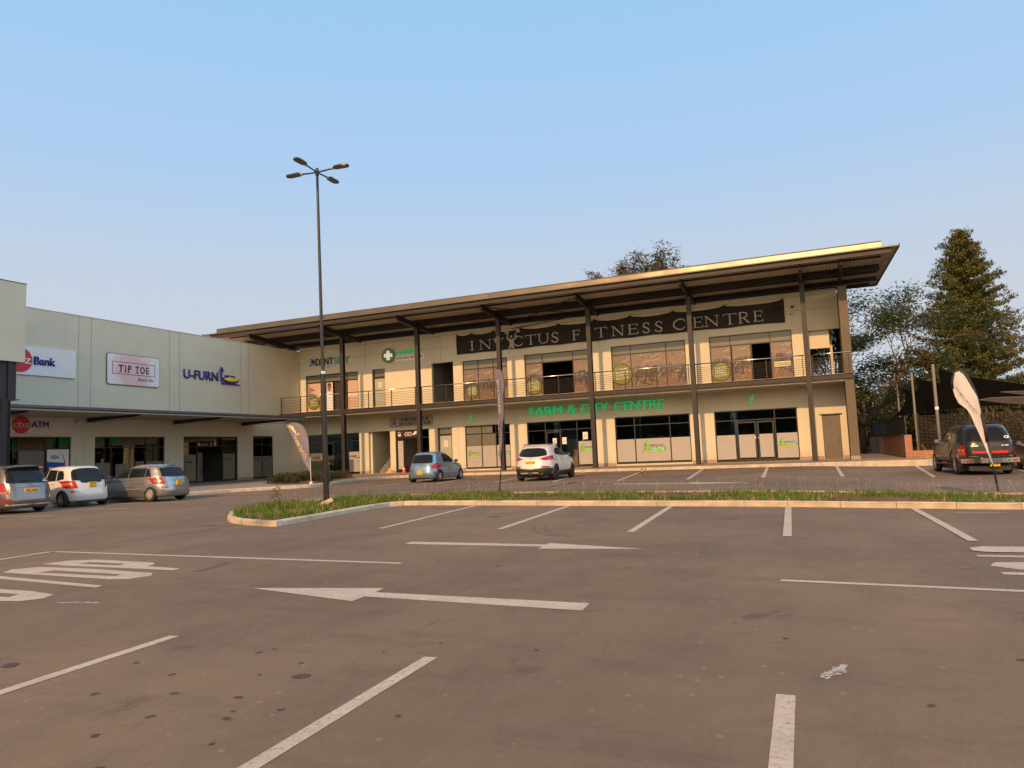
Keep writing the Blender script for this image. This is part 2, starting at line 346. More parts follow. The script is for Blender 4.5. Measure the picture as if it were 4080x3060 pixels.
def flat(name, mat, polys, dz=.003, cell=.5, warp=True):
    """painted shapes lying on the asphalt; a shape is an outline, or [outline, hole]"""
    bm = bmesh.new(); dz0 = dz
    for ip, P in enumerate(polys):
        dz = dz0+.00006*(ip % 40) if len(polys) > 12 else dz0+.0001*ip
        loops = P if isinstance(P[0], list) else [P]
        es = []
        b2 = bmesh.new()
        for lp in loops:
            vs = [b2.verts.new((x, y, 0)) for x, y in lp]
            for i in range(len(vs)): es.append(b2.edges.new((vs[i], vs[(i+1) % len(vs)])))
        if len(loops) == 1: b2.faces.new(b2.verts[:])
        else: bmesh.ops.triangle_fill(b2, use_beauty=True, edges=es)
        xs = [v.co.x for v in b2.verts]; ys = [v.co.y for v in b2.verts]
        for axn, lo, hi in (((1, 0, 0), min(xs), max(xs)), ((0, 1, 0), min(ys), max(ys))):
            k = math.ceil(lo/cell)*cell
            while k < hi:
                bmesh.ops.bisect_plane(b2, geom=b2.verts[:]+b2.edges[:]+b2.faces[:], plane_co=Vector(axn)*k, plane_no=axn); k += cell
        for v in b2.verts:
            v.co.z = gz(v.co.x, v.co.y)+dz+(.006 if -2.5 < v.co.x < 4.5 and v.co.y > 10 else 0)
        for f in b2.faces:
            if f.normal.z < 0: f.normal_flip()
        me = bpy.data.meshes.new('x'); b2.to_mesh(me); b2.free(); bm.from_mesh(me); bpy.data.meshes.remove(me)
    me = bpy.data.meshes.new(name); bm.to_mesh(me); bm.free(); me.materials.append(mat)
    for p in me.polygons:
        if p.normal.z < 0: p.flip()
    return struct(link(name, me))
def line(a, b, w=.10):
    a = Vector(a); b = Vector(b); d = (b-a).normalized(); n = Vector((-d.y, d.x))*w/2
    return [tuple(a+n), tuple(b+n), tuple(b-n), tuple(a-n)]
def bleed(a, b, w=.10): return line(a, b, w)
bays_near = [line((-4.98, 4.58), (-4.80, 1.4), .10), line((-2.59, 4.55), (-2.46, 1.5), .10), line((-.295, 4.38), (-.22, 1.3), .10), line((2.0, 4.3), (2.05, 1.3), .10), line((-7.3, 4.6), (-7.1, 1.4), .10)]
bays_mid = [line((-8.05, 12.35), (-8.59, 17.75), .12), line((-5.49, 12.27), (-5.87, 17.3), .12), line((-3.01, 11.92), (-3.30, 16.88), .12), line((-.59, 11.4), (-.79, 16.45), .12), line((1.65, 11.03), (1.48, 16.1), .12), line((4.0, 10.8), (3.9, 15.8), .12)]
bays_far = [line((-19.9, 30.6), (-21.6, 41.6), .13), line((-17.13, 31.1), (-19.4, 41.5), .13), line((-14.0, 30.9), (-16.1, 41.6), .13), line((-10.96, 30.4), (-12.95, 41.4), .13), line((-7.96, 29.86), (-9.45, 41.1), .13), line((-5.08, 29.7), (-6.2, 41.3), .14), line((-2.24, 29.6), (-2.86, 41.2), .14),
            line((.53, 30.2), (.47, 41.4), .14), line((3.5, 30.1), (4.05, 41.3), .14), line((6.6, 30.0), (7.3, 40), .14)]
left_bays = [line((-26.6, 10.0+2.62*i), (-21.9, 10.3+2.62*i), .11) for i in range(0, 7)]
flat('parking_bay_lines', PAINT, bays_near+bays_mid+bays_far+left_bays)
flat('lane_lines', PAINT, [line((-12.25, 8.73), (-5.15, 8.36), .10), line((-12.3, 8.7), (-12.15, 6.2), .16), line((-.5, 7.88), (6, 7.2), .10)])
flat('painted_arrow', PAINT, [[(-5.92, 6.50), (-4.32, 6.10), (-4.34, 6.33), (-2.01, 6.16), (-2.04, 6.46), (-4.35, 6.55), (-4.39, 6.77)]])
flat('painted_arrow', PAINT, [[(-6.24, 10.45), (-6.20, 10.18), (-3.85, 10.07), (-3.82, 9.84), (-2.34, 9.97), (-3.87, 10.46), (-3.88, 10.30)]])
flat('painted_arrow', PAINT, [[(-7.5, 27.5), (-7.4, 27.1), (-4.4, 26.5), (-4.4, 26.2), (-2.2, 26.3), (-4.6, 27.2), (-4.6, 26.9)]])
flat('painted_lettering', PAINT, [
    [[(-10.85, 7.55), (-10.74, 7.90), (-10.35, 8.05), (-9.03, 7.92), (-8.85, 7.8), (-8.80, 7.62), (-8.07, 7.53), (-8.06, 7.39), (-9.48, 7.45), (-10.2, 7.47)], [(-10.25, 7.66), (-10.16, 7.80), (-9.39, 7.76), (-9.32, 7.62)]],
    [[(-10.62, 6.82), (-10.78, 7.05), (-10.58, 7.32), (-9.5, 7.30), (-8.17, 7.16), (-7.98, 6.98), (-8.07, 6.72), (-8.33, 6.66), (-10.08, 6.78)], [(-10.02, 6.91), (-9.95, 7.10), (-8.52, 6.99), (-8.47, 6.86)]],
    [(-10.6, 6.48), (-10.55, 6.62), (-7.97, 6.29), (-7.94, 6.17)],
    [[(-9.9, 5.45), (-10.05, 5.7), (-9.8, 5.88), (-8.56, 5.84), (-8.05, 5.74), (-7.93, 5.53), (-8.07, 5.36), (-8.5, 5.3)], [(-9.5, 5.55), (-9.4, 5.7), (-8.52, 5.66), (-8.45, 5.5)]],
    [(1.50, 10.12), (1.50, 10.38), (1.66, 10.52), (4.2, 10.44), (4.35, 10.28), (4.2, 10.0), (1.64, 10.03)],
    [(1.48, 9.70), (1.48, 9.82), (4.3, 9.70), (4.3, 9.56)],
    [(1.48, 9.05), (1.56, 9.28), (1.8, 9.32), (4.1, 9.2), (4.3, 9.0), (4.1, 8.75), (1.7, 8.83)],
    [(1.50, 8.52), (1.50, 8.66), (4.3, 8.5), (4.3, 8.36)]])
# stains: dark oil blots, wet spots and pale spills, each with its own irregular outline
OIL = M('oil_stain', (.062, .043, .032), .7, 0, .3, 12); SPILL = M('white_paint_spill', (.42, .40, .38), .8, 0, .5, 14)
TYRE_MARK = M('tyre_mark', (.105, .085, .07), .85, 0, .25, 9)
def blot(cx, cy, rx, ry, rot=0, jag=.25, n=18):
    out = []
    for k in range(n):
        a = 2*pi*k/n; q = 1+random.uniform(-jag, jag); x = rx*cos(a)*q; y = ry*sin(a)*q
        out.append((cx+x*cos(rot)-y*sin(rot), cy+x*sin(rot)+y*cos(rot)))
    return out
rs = random.Random(3); spots = []
for (x, y, r) in [(-4.6,3.9,.05),(-4.1,3.75,.045),(-3.9,4.35,.05),(-3.85,4.45,.035),(-4.25,3.3,.05),(-3.75,3.45,.05),(-3.3,3.5,.05),(-3.1,3.2,.045),(-3.55,3.1,.05),(-3.2,3.95,.10),(-3.15,3.3,.03),(-2.9,3.4,.04),(-3.6,2.8,.05),(-3.2,2.5,.055),(-3.22,2.42,.03),(-3.8,2.3,.06),(-2.2,3.5,.035),(-5.5,3.6,.12),(-2.9,2.9,.03),(-3.0,4.6,.025),(-2.7,4.9,.03),(-3.4,4.2,.03),(-3.5,3.9,.025),(-1.95,4.9,.035),(.4,4.4,.04),(1.0,5.4,.045),(-.35,5.6,.04),(.9,3.6,.04),(-1.2,2.6,.03)]:
    spots.append(blot(x, y, r*.62, r*.45, rs.uniform(0, 3), .18, 12))
flat('asphalt_spots', OIL, spots, .002)
def speckle(cx, cy, R, n, r):
    return [blot(cx+rs.gauss(0, R*.5), cy+rs.gauss(0, R*.4), rs.uniform(.3, 1)*r, rs.uniform(.3, .8)*r, rs.uniform(0, 3), .45, 9) for _ in range(n)]
flat('oil_blots', TYRE_MARK, speckle(-9, 17, .5, 8, .10)+speckle(-6.6, 14.6, .2, 4, .10), .002)
def streaks(cx, cy, rot, L, Wd, n):
    out = []
    for _ in range(n):
        u = rs.uniform(-L, L); w = rs.gauss(0, Wd)*(1-abs(u)/L*.7)
        out.append(blot(cx+u*cos(rot)-w*sin(rot), cy+u*sin(rot)+w*cos(rot), rs.uniform(.02, .07), rs.uniform(.004, .012), rot+rs.gauss(0, .25), .35, 8))
    return out
flat('paint_spill', SPILL, [blot(-.05+.22*(i/26)*cos(1.0)+rs.gauss(0,.018), 4.86+.26*(i/26)+rs.gauss(0,.02), rs.uniform(.008,.028), rs.uniform(.004,.012), 1.0, .4, 8) for i in range(-10, 16) for _ in range(3)]+[blot(-7.25+i*.022+rs.gauss(0,.02), 5.45+i*.004+rs.gauss(0,.02), rs.uniform(.01,.035), rs.uniform(.004,.012), .2, .4, 8) for i in range(-12, 12) for _ in range(2)], .002)
def arc(pts, w):
    out = []
    for i in range(len(pts)-1): out.append(line(pts[i], pts[i+1], w))
    return out
flat('tyre_marks', TYRE_MARK, arc([(-7.9+.55*sin(a)*.5, 8.1-.9*(1-cos(a))) for a in [i*.2 for i in range(0, 8)]], .14) + arc([(-2.9+2.2*cos(a), 13.5-2.6*sin(a)) for a in [2.6-i*.1 for i in range(-3, 6)]], .04) + arc([(-2.7+2.2*cos(a), 13.5-2.6*sin(a)) for a in [2.6-i*.1 for i in range(-3, 6)]], .03), .002)
# manhole / dust patch
flat('dust_patch', M('dust', (.33, .24, .15), .9, 0, .3, 6), [blot(2.35, 15.1, .45, .10, 0, .08)]+streaks(-9, 12, .1, 2.5, .8, 26)+streaks(-1, 9.1, -.05, 2.6, .3, 26)+streaks(-12.5, 11.5, .1, 2.5, .9, 26)+streaks(-4, 9.6, 0, 2.5, .3, 20), .002)

# ---- kerbs
def kerb_run(bm, pts, w=.14, h=.12, closed=False, seg=1.0, base=None, gap=.008, inner=1):
    P = [Vector(p) for p in pts]; L = len(P)
    for i in range(L if closed else L-1):
        a, b = P[i], P[(i+1) % L]; d = b-a; ln = d.length
        if ln < .02: continue
        d.normalize(); n = Vector((-d.y, d.x))*inner; k = max(1, round(ln/seg))
        for j in range(k):
            s = a+d*(ln*j/k+(gap/2)); e = a+d*(ln*(j+1)/k-(gap/2)); jx = rs.uniform(-.006, .006); jz = rs.uniform(-.004, .004)
            prof = [(0, -.1), (0, h-.03), (.03, h), (w, h), (w, -.1)]
            r1 = []; r2 = []
            for (o, z) in prof:
                for R, q in ((r1, s), (r2, e)):
                    p = q+n*(o+jx); zz = (base if (base is not None and z > 0) else gz(q.x, q.y)) + z + (jz if z > 0 else 0)
                    if base is not None and z > 0: zz = base - h + z + jz
                    R.append(bm.verts.new((p.x, p.y, zz)))
            for m_ in range(len(prof)-1): bm.faces.new((r1[m_], r1[m_+1], r2[m_+1], r2[m_]))
            bm.faces.new(r1); bm.faces.new(r2[::-1])
def smooth_pts(pts, n=4):
    P = [Vector(p) for p in pts]; out = []
    for i in range(len(P)-1):
        p0 = P[max(0, i-1)]; p1 = P[i]; p2 = P[i+1]; p3 = P[min(len(P)-1, i+2)]
        for k in range(n):
            t = k/n; out.append(.5*((2*p1)+(-p0+p2)*t+(2*p0-5*p1+4*p2-p3)*t*t+(-p0+3*p1-3*p2+p3)*t**3))
    out.append(P[-1]); return out
isl_front = [(-13.55, 14.05), (-12.94, 13.50), (-12.37, 13.15), (-11.91, 12.93), (-11.30, 12.70), (-10.84, 12.64), (-10.93, 13.77), (-11.08, 14.9), (-11.17, 15.9), (-11.24, 17.0), (-11.24, 17.7), (-11.0, 18.06), (-10.5, 18.04), (-9.4, 17.9), (-7.83, 17.68), (-2.58, 16.8), (-.8, 16.56), (1.2, 16.28), (3.2, 16.0), (7, 15.5), (12, 14.8)]
isl_back = [(12, 18.2), (7, 18.8), (3.75, 19.35), (.54, 19.85), (-3.8, 20.6), (-9.46, 21.5), (-12.6, 21.35), (-14.3, 20.5), (-15.2, 19.4), (-15.6, 18.1), (-15.5, 17.1), (-15.1, 16.0), (-14.5, 15.1)]
bm = bmesh.new(); kerb_run(bm, isl_front+isl_back, closed=True, seg=1.0); struct(obj('kerb', bm, KERB))
bm = bmesh.new(); pts = isl_front+isl_back
import mathutils
cen = []
vs = [bm.verts.new((p[0], p[1], 0)) for p in pts]; bm.faces.new(vs); bmesh.ops.triangulate(bm, faces=bm.faces[:])
for axn, lo, hi in (((1, 0, 0), -16, 12), ((0, 1, 0), 12, 22)):
    k = lo
    while k < hi: bmesh.ops.bisect_plane(bm, geom=bm.verts[:]+bm.edges[:]+bm.faces[:], plane_co=Vector(axn)*k, plane_no=axn); k += .5
for v in bm.verts: v.co.z = gz(v.co.x, v.co.y)+.095+random.uniform(-.015, .012)
struct(obj('island_soil', bm, SOIL, None, True))
pave_edge = [(-26.8, -6), (-26.8, 25.4), (-26.3, 27.4), (-25.2, 28.9), (-24.2, 30.0), (-23.9, 30.9), (-24.1, 32.4), (-24.9, 34.6), (-25.5, 37), (-25.6, 39.2), (-25.0, 40.7), (-23.4, 41.6), (-20.3, 41.9), (-9, 41.7), (4.6, 41.5), (5.0, 41.9), (5.0, 45.4)]
pe = [tuple(p) for p in smooth_pts(pave_edge[1:14], 3)]
pe = [(-26.8, -6)]+pe+[(4.6, 41.5), (5.0, 41.9), (5.0, 45.36)]
bm = bmesh.new(); kerb_run(bm, pe, w=.15, h=.17, seg=1.0, base=.155, inner=1); struct(obj('kerb', bm, KERB))
pin = []
for i, p in enumerate(pe):
    a = Vector(pe[max(0, i-1)]); b = Vector(pe[min(len(pe)-1, i+1)]); d = (b-a).normalized(); n = Vector((-d.y, d.x)); q = Vector(p)+n*.15; pin.append((q.x, q.y, .148))
pin += [(4.0, 45.36, .148), (3.3, 68, .148), (-45, 68, .148), (-45, -6, .148)]
def slab_mat():
    m, t, p = new_mat('paving'); v = coords(t)
    b = t.nodes.new('ShaderNodeTexBrick'); b.inputs['Scale'].default_value = 1; b.offset = 0
    b.inputs['Brick Width'].default_value = 1.6; b.inputs['Row Height'].default_value = 1.5; b.inputs['Mortar Size'].default_value = .012
    b.inputs['Color1'].default_value = (.27, .235, .195, 1); b.inputs['Color2'].default_value = (.23, .20, .165, 1); b.inputs['Mortar'].default_value = (.12, .10, .085, 1)
    t.links.new(v, b.inputs['Vector'])
    c = mixc(t, ramp(t, noise(t, v, 1.1, 6, .7), [(.45, 0.), (.75, .5)]), b.outputs[0], (.20, .155, .12))
    t.links.new(c, p.inputs['Base Color']); p.inputs['Roughness'].default_value = .85; bump(t, p, noise(t, v, 40, 3), .2, .002); return m
bm = bmesh.new(); f = bm.faces.new([bm.verts.new(p) for p in pin]); bmesh.ops.triangulate(bm, faces=[f])
for f in bm.faces:
    if f.normal.z < 0: f.normal_flip()
o = obj('pavement', bm, slab_mat()); struct(o)

# ------------------------------------------------------------------ buildings
def wall_cells(bm, u0, u1, z0, z1, holes, put):
    us = sorted({u0, u1, *[h[0] for h in holes], *[h[1] for h in holes]}); zs = sorted({z0, z1, *[h[2] for h in holes], *[h[3] for h in holes]})
    def solid(i, j):
        if i < 0 or j < 0 or i >= len(us)-1 or j >= len(zs)-1: return False
        cu = (us[i]+us[i+1])/2; cz = (zs[j]+zs[j+1])/2
        return u0 < cu < u1 and z0 < cz < z1 and not any(h[0] < cu < h[1] and h[2] < cz < h[3] for h in holes)
    cache = {}
    def V(u, d, z):
        k = (round(u, 4), d, round(z, 4))
        if k not in cache: cache[k] = bm.verts.new(put(u, d, z))
        return cache[k]
    for i in range(len(us)-1):
        for j in range(len(zs)-1):
            if not solid(i, j): continue
            a, b, c, d = us[i], us[i+1], zs[j], zs[j+1]
            bm.faces.new([V(a,0,c), V(b,0,c), V(b,0,d), V(a,0,d)]); bm.faces.new([V(a,1,c), V(a,1,d), V(b,1,d), V(b,1,c)])
            if not solid(i-1, j): bm.faces.new([V(a,0,c), V(a,0,d), V(a,1,d), V(a,1,c)])
            if not solid(i+1, j): bm.faces.new([V(b,0,c), V(b,1,c), V(b,1,d), V(b,0,d)])
            if not solid(i, j-1): bm.faces.new([V(a,0,c), V(a,1,c), V(b,1,c), V(b,0,c)])
            if not solid(i, j+1): bm.faces.new([V(a,0,d), V(b,0,d), V(b,1,d), V(a,1,d)])
WY, WT, LX = 47.4, .24, -38.15
SHOP = thing('shop_building', 'long beige two storey shop block with dark steel columns, balcony and oversailing roof', 'building', (-18, 47.4, 0))
def part(o): o.parent = SHOP; o.matrix_parent_inverse = SHOP.matrix_world.inverted(); return o
bpy.context.view_layer.update()
def PB(name, mat, *a): return par(BX(name, mat, None, *a), SHOP)
def par(o, root):
    o.parent = root; o.matrix_parent_inverse = Matrix.Translation(-Vector(root.location)) if root.parent is None else Matrix(); return o
def par2(o, p_): o.parent = p_; o.matrix_parent_inverse = Matrix(); return o
FZ = 5.0          # upper floor level
g_holes = [(-37.4, -32.62, .16, 3.31), (-31.77, -29.88, .16, 3.30), (-29.42, -26.55, .16, 3.30), (-25.84, -24.68, .16, 3.31), (-23.62, -20.13, .26, 3.33),
           (-18.85, -13.97, .16, 3.33), (-12.62, -7.74, .26, 3.33), (-6.24, -1.39, .16, 3.33), (-.04, .94, .16, 2.76)]
u_holes = [(-37.53, -32.6, FZ, 8.01), (-31.32, -30.2, FZ, 8.03), (-26.17, -24.4, FZ, 8.06), (-23.64, -20.13, 5.1, 8.01), (-18.83, -13.95, FZ, 8.04), (-12.62, -7.74, 5.1, 8.04), (-6.25, -1.36, FZ, 8.05)]
bm = bmesh.new(); wall_cells(bm, -38.15, 1.3, .14, 4.56, g_holes, lambda u, d, z: (u, WY+d*WT, z))
gw = par(obj('wall', bm, PLASTER), SHOP)
bm = bmesh.new(); wall_cells(bm, -38.15, -.42, FZ, 10.28, u_holes, lambda u, d, z: (u, WY+d*WT, z))
par(obj('wall', bm, PLASTER), SHOP)
PB('wall', PLASTER, (-.42, 1.3, WY, WY+WT, 7.86, 10.28))
# thin raised plaster bands / grooves that frame the openings
bm = bmesh.new()
for (a, b, c, d) in g_holes[:1]+g_holes[4:8]+[(-25.84, -24.68, .16, 3.31)]:
    for (x0, x1) in ((a-.52, a-.10), (b+.10, b+.52)): 
        if x1 < 1.2: PB('pilaster_trim', PLASTER, (x0, x1, WY-.028, WY-.002, .17, 3.34))
for (a, b, c, d) in u_holes[:1]+u_holes[3:]:
    for (x0, x1) in ((a-.46, a-.10), (b+.10, b+.46)): PB('pilaster_trim', PLASTER, (x0, x1, WY-.024, WY-.002, FZ+.01, 8.10))
bm = bmesh.new()
for x in (-38.0,):
    pass
for z, x0, x1 in ((9.15, -38.1, -24.3), (9.15, -1.6, 1.25), (10.0, -38.1, 1.25)): box(bm, x0, x1, WY-.006, WY-.001, z, z+.018)
for x in (-31.9, -29.3, -27.2, -25.4, -19.9, -13.4, -7.1): box(bm, x, x+.016, WY-.006, WY-.001, 8.2, 10.2)
par(obj('wall_joint', bm, M('joint_shadow_gap', (.20, .17, .13), .9)), SHOP)
bm = bmesh.new()   # stone plinth strips under the piers
for (x0, x1) in ((-32.58, -31.8), (-29.84, -29.45), (-26.5, -25.87), (-24.65, -23.65), (-20.1, -18.88), (-13.93, -12.65), (-7.7, -6.27), (-1.36, -.07), (.97, 1.28)): PB('plinth', M('stone_plinth', (.34, .24, .20), .8, 0, .35, 14), (x0, x1, WY-.032, WY+.001, .15, .36))
# wing wall at the right-hand end + recess beyond it
PB('end_wall', M('taupe_plaster', (.135, .115, .088), .85, 0, .08, 1, .2, .2, 55), (1.3, 1.76, 45.0, 58, .14, 9.9))
PB('back_wall', PLASTER, (-38.15, -.5, 58, 58.25, .14, 9.9))
PB('stair_panel', PLASTER, (-.40, .71, 47.66, 47.8, 6.78, 9.9))
PB('stair_panel', PLASTER, (.72, .86, 48.6, 51.2, FZ, 9.9))
PB('plinth', MC['stone_plinth'], (1.29, 1.775, 44.98, 45.6, .15, .37))
# floor slab, soffit
PB('floor_slab', SOFFIT, (-38.15, 1.3, 45.06, 58, 4.56, FZ-.02))
PB('wall', PLASTER, (-.46, -.40, WY+WT, 58, FZ, 9.9))
bm = bmesh.new(); box(bm, -38.15, 1.30, WY+WT, 58, 9.9, 10.1); par(obj('ceiling', bm, DARKIN), SHOP)
colx = [-32.3, -25.95, -19.67, -13.36, -6.99, -.56]
for x in colx:      # I-section columns
    bm = bmesh.new(); box(bm, x-.135, x+.135, 44.87, 44.89, .15, 10.36); box(bm, x-.135, x+.135, 45.15, 45.17, .15, 10.36); box(bm, x-.008, x+.008, 44.89, 45.15, .15, 10.36)
    c = par(obj('column', bm, STEEL), SHOP)
    bm = bmesh.new(); box(bm, x-.2, x+.2, 44.82, 45.22, .148, .175); par(obj('base_plate', bm, STEEL), SHOP)
bays = [(-38.1, -32.3)]+[(colx[i], colx[i+1]) for i in range(5)]+[(-.56, 1.74)]
for i, (a, b) in enumerate(bays):     # edge beam, one length per bay
    a2 = a+(.14 if i else 0); b2 = b-(.14 if i < 6 else -.0)
    bm = bmesh.new(); box(bm, a2, b2, 44.95, 45.05, 4.69, 4.93); box(bm, a2, b2, 44.90, 45.10, 4.93, 4.95); box(bm, a2, b2, 44.90, 45.10, 4.67, 4.69)
    par(obj('edge_beam', bm, STEEL), SHOP)
for i, (a, b) in enumerate(bays):     # balcony railings
    a2 = a+.16 if i else a+.05; b2 = b-.16 if i < 6 else b-.06
    bm = bmesh.new(); tube(bm, [(a2, 45.0, 6.15), (b2, 45.0, 6.15)], .032, n=10)
    r = par(obj('railing', bm, SSTEEL, smooth=True), SHOP)
    bm = bmesh.new()
    for k in range(8): z = 5.10+k*.118; beam(bm, (a2, 45.0, z), (b2, 45.0, z), .022, .022)
    w = obj('rail_wires', bm, STEEL); w.parent = r; w.matrix_parent_inverse = Matrix()
    n = 4 if b2-a2 > 3 else 2
    for k in range(n+1 if n == 2 else n):
        nn = n if n == 2 else n-1
        x = a2+.10+(b2-a2-.2)*k/nn
        bm = bmesh.new(); box(bm, x-.022, x+.022, 44.97, 45.03, 4.95, 6.12); p_ = obj('baluster', bm, STEEL); p_.parent = r; p_.matrix_parent_inverse = Matrix()
bm = bmesh.new(); tube(bm, [(1.68, 45.0, 6.15), (1.68, 51, 6.15)], .03, n=8)
for k in range(8): beam(bm, (1.68, 45, 5.1+.118*k), (1.68, 47.3, 5.1+.118*k), .014, .014)
r = par(obj('railing', bm, SSTEEL), SHOP)
# roof: rafters, purlins, sheeting, fascia beam and flashing
def zr(y): return 11.16-(y-42)*.075
for x in [-38.6]+colx+[1.5]:
    bm = bmesh.new()
    pr = [(42.35, 10.86), (42.35, 10.60), (42.5, 10.5), (45.0, 10.31), (47.38, 10.21), (47.38, 10.46), (42.35, 10.86)][:-1]
    prism(bm, [(x-.006, y, z) for y, z in pr], (1, 0, 0), .012)
    lo = [(42.35, 10.60), (42.5, 10.5), (45.0, 10.31), (47.38, 10.21)]
    for i in range(3): beam(bm, (x, lo[i][0], lo[i][1]), (x, lo[i+1][0], lo[i+1][1]), .16, .018)
    beam(bm, (x, 42.35, 10.86), (x, 47.38, 10.46), .16, .018); box(bm, x-.08, x+.08, 47.36, 47.385, 10.2, 10.5)
    box(bm, x-.07, x+.07, 42.33, 42.35, 10.55, 10.9)
    par(obj('rafter', bm, STEEL), SHOP)
    for y in (43.4,):
        bm = bmesh.new(); box(bm, x-.05, x+.05, y-.05, y+.05, 10.75, zr(y)-.2); par(obj('cleat', bm, STEEL), SHOP)
for y, h in ((43.4, .12), (45.0, .36), (46.3, .12), (47.6, .24), (48.9, .12)):
    bm = bmesh.new(); box(bm, -41.5, 3.5 if y < 48 else 3.2, y-.035, y+.035, zr(y)-.02-h, zr(y)-.02); box(bm, -41.5, 3.5 if y < 48 else 3.2, y-.035, y+.05, zr(y)-.035-h, zr(y)-.02-h)
    par(obj('purlin', bm, STEEL), SHOP)
PB('fascia_beam', STEEL, (-42.1, 3.9, 42.02, 42.10, 10.80, 11.02), (-42.1, 3.9, 41.98, 42.14, 10.775, 10.80), (-42.1, 3.9, 41.98, 42.14, 11.02, 11.045))
bm = bmesh.new()    # ribbed sheet
nrib = 225; x0s, x1s = -42.7, 4.25
prev = None; pf = [(0, 0), (.06, 0), (.075, .03), (.125, .03), (.14, 0), (.2, 0)]
row = []
for i in range(int((x1s-x0s)/.2)):
    for dx, dz in pf[:-1]: row.append((x0s+i*.2+dx, dz))
row.append((x1s, 0))
def xend(x, y): return min(x, 4.25-(y-42)*.085)
lo_ = [bm.verts.new((x, 41.9, 11.09+dz)) for x, dz in row]; hi_ = [bm.verts.new((xend(x, 49.5), 49.5, zr(49.5)+.02+dz)) for x, dz in row]
for i in range(len(row)-1): bm.faces.new((lo_[i], lo_[i+1], hi_[i+1], hi_[i]))
ext = bmesh.ops.extrude_face_region(bm, geom=bm.faces[:])
for v in ext['geom']:
    if isinstance(v, bmesh.types.BMVert): v.co.z -= .012
par(obj('roof', bm, ROOFM), SHOP)
bm = bmesh.new(); beam(bm, (4.27, 41.88, 11.10), (3.62, 49.52, zr(49.5)+.0), .04, .14); beam(bm, (-42.72, 41.88, 11.10), (-42.72, 49.52, zr(49.5)), .04, .14)
beam(bm, (-42.7, 49.54, zr(49.5)-.02), (3.6, 49.54, zr(49.5)-.02), .03, .14)
par(obj('barge_trim', bm, STEEL), SHOP)
# long flashing strip over the eaves; slightly dented sheet lengths
bm = bmesh.new(); rf = random.Random(5)
N = 230; xs = [-41.39+(3.46+41.39)*i/N for i in range(N+1)]; zs = [11.125, 11.2, 11.28, 11.36, 11.44, 11.46]
joint = [-41.39+5.6*k for k in range(9)]
dents = [(rf.uniform(-41, 3), rf.uniform(11.2, 11.4), rf.uniform(.15, .5), rf.uniform(.004, .012)*rf.choice((-1, 1))) for _ in range(26)]
G = []
for j, z in enumerate(zs):
    r_ = []
    for x in xs:
        y = 41.93+.010*sin(x*.9)+.006*sin(x*2.3+1)+(.02 if j == 5 else 0)
        for (dx, dz, rr, am) in dents: y += am*math.exp(-((x-dx)**2+(z-dz)**2*6)/rr**2)
        y += .022*math.exp(-min((x-q)**2 for q in joint)/.006)*math.exp(-((z-11.25)**2)/.004)
        y += (z-11.125)*.142
        r_.append(bm.verts.new((x, y, z)))
    G.append(r_)
for j in range(len(zs)-1):
    for i in range(N): bm.faces.new((G[j][i], G[j][i+1], G[j+1][i+1], G[j+1][i]))
ext = bmesh.ops.extrude_face_region(bm, geom=bm.faces[:])
for v in ext['geom']:
    if isinstance(v, bmesh.types.BMVert): v.co.y += .012
par(obj('roof_flashing', bm, FASCIA, smooth=True, ang=50), SHOP)
PB('eaves_strip', FASCIA, (-42.7, 4.25, 41.86, 41.885, 11.055, 11.12))
# cross bracing under the roof, third bay from the left
bm = bmesh.new()
for a, b in (((-19.6, 43.0, 10.75), (-13.4, 47.2, 10.3)), ((-13.4, 43.0, 10.75), (-19.6, 47.2, 10.3)), ((-19.6, 47.2, 9.95), (-13.4, 47.3, 10.45))): beam(bm, a, b, .05, .05)
par(obj('roof_brace', bm, STEEL), SHOP)

# glazing -----------------------------------------------------------------
def glazed(name, label_parent, x0, x1, z0, z1, mull, transoms, films, glassm=GLASS, Y=47.5, fr=.055, door=None, only=None):
    """frame (part) > panes / film panels (sub-parts). mull: inner mullion x; transoms: list of (x0,x1,z)"""
    bm = bmesh.new()
    box(bm, x0, x1, Y-.04, Y+.05, z1-fr, z1); box(bm, x0, x1, Y-.04, Y+.05, z0, z0+fr*1.6)
    box(bm, x0, x0+fr, Y-.04, Y+.05, z0+fr*1.6, z1-fr); box(bm, x1-fr, x1, Y-.04, Y+.05, z0+fr*1.6, z1-fr)
    for m in mull:
        ma, mz0, mz1 = m if isinstance(m, tuple) else (m, z0+fr*1.6, z1-fr)
        box(bm, ma-fr/2, ma+fr/2, Y-.038, Y+.048, mz0, mz1)
    for (a, b, z) in transoms: box(bm, a+.001, b-.001, Y-.036, Y+.046, z-fr/2, z+fr/2)
    f = par(obj(name, bm, STEEL2), SHOP)
    def sub(nm, mat, a, b, c, d, y=Y+.005, t=.012):
        o = BX(nm, mat, None, (a, b, y, y+t, c, d)); o.parent = f; o.matrix_parent_inverse = Matrix(); return o
    if glassm:
        gx = sorted([x0]+[m if not isinstance(m, tuple) else m[0] for m in mull]+[x1])
        skip = door or []
        for i in range(len(gx)-1):
            if gx[i+1]-gx[i] < .12: continue
            zt = transoms[0][2] if transoms else z1
            if transoms: sub('pane', glassm, gx[i]+.02, gx[i+1]-.02, zt+.02, z1-.04)
            if not any(s[0] <= (gx[i]+gx[i+1])/2 <= s[1] for s in skip): sub('pane', glassm, gx[i]+.02, gx[i+1]-.02, z0+.06, zt-.02)
    for (mat, a, b, c, d) in films: sub('film', mat, a, b, c, d, Y-.012, .008)
    return f
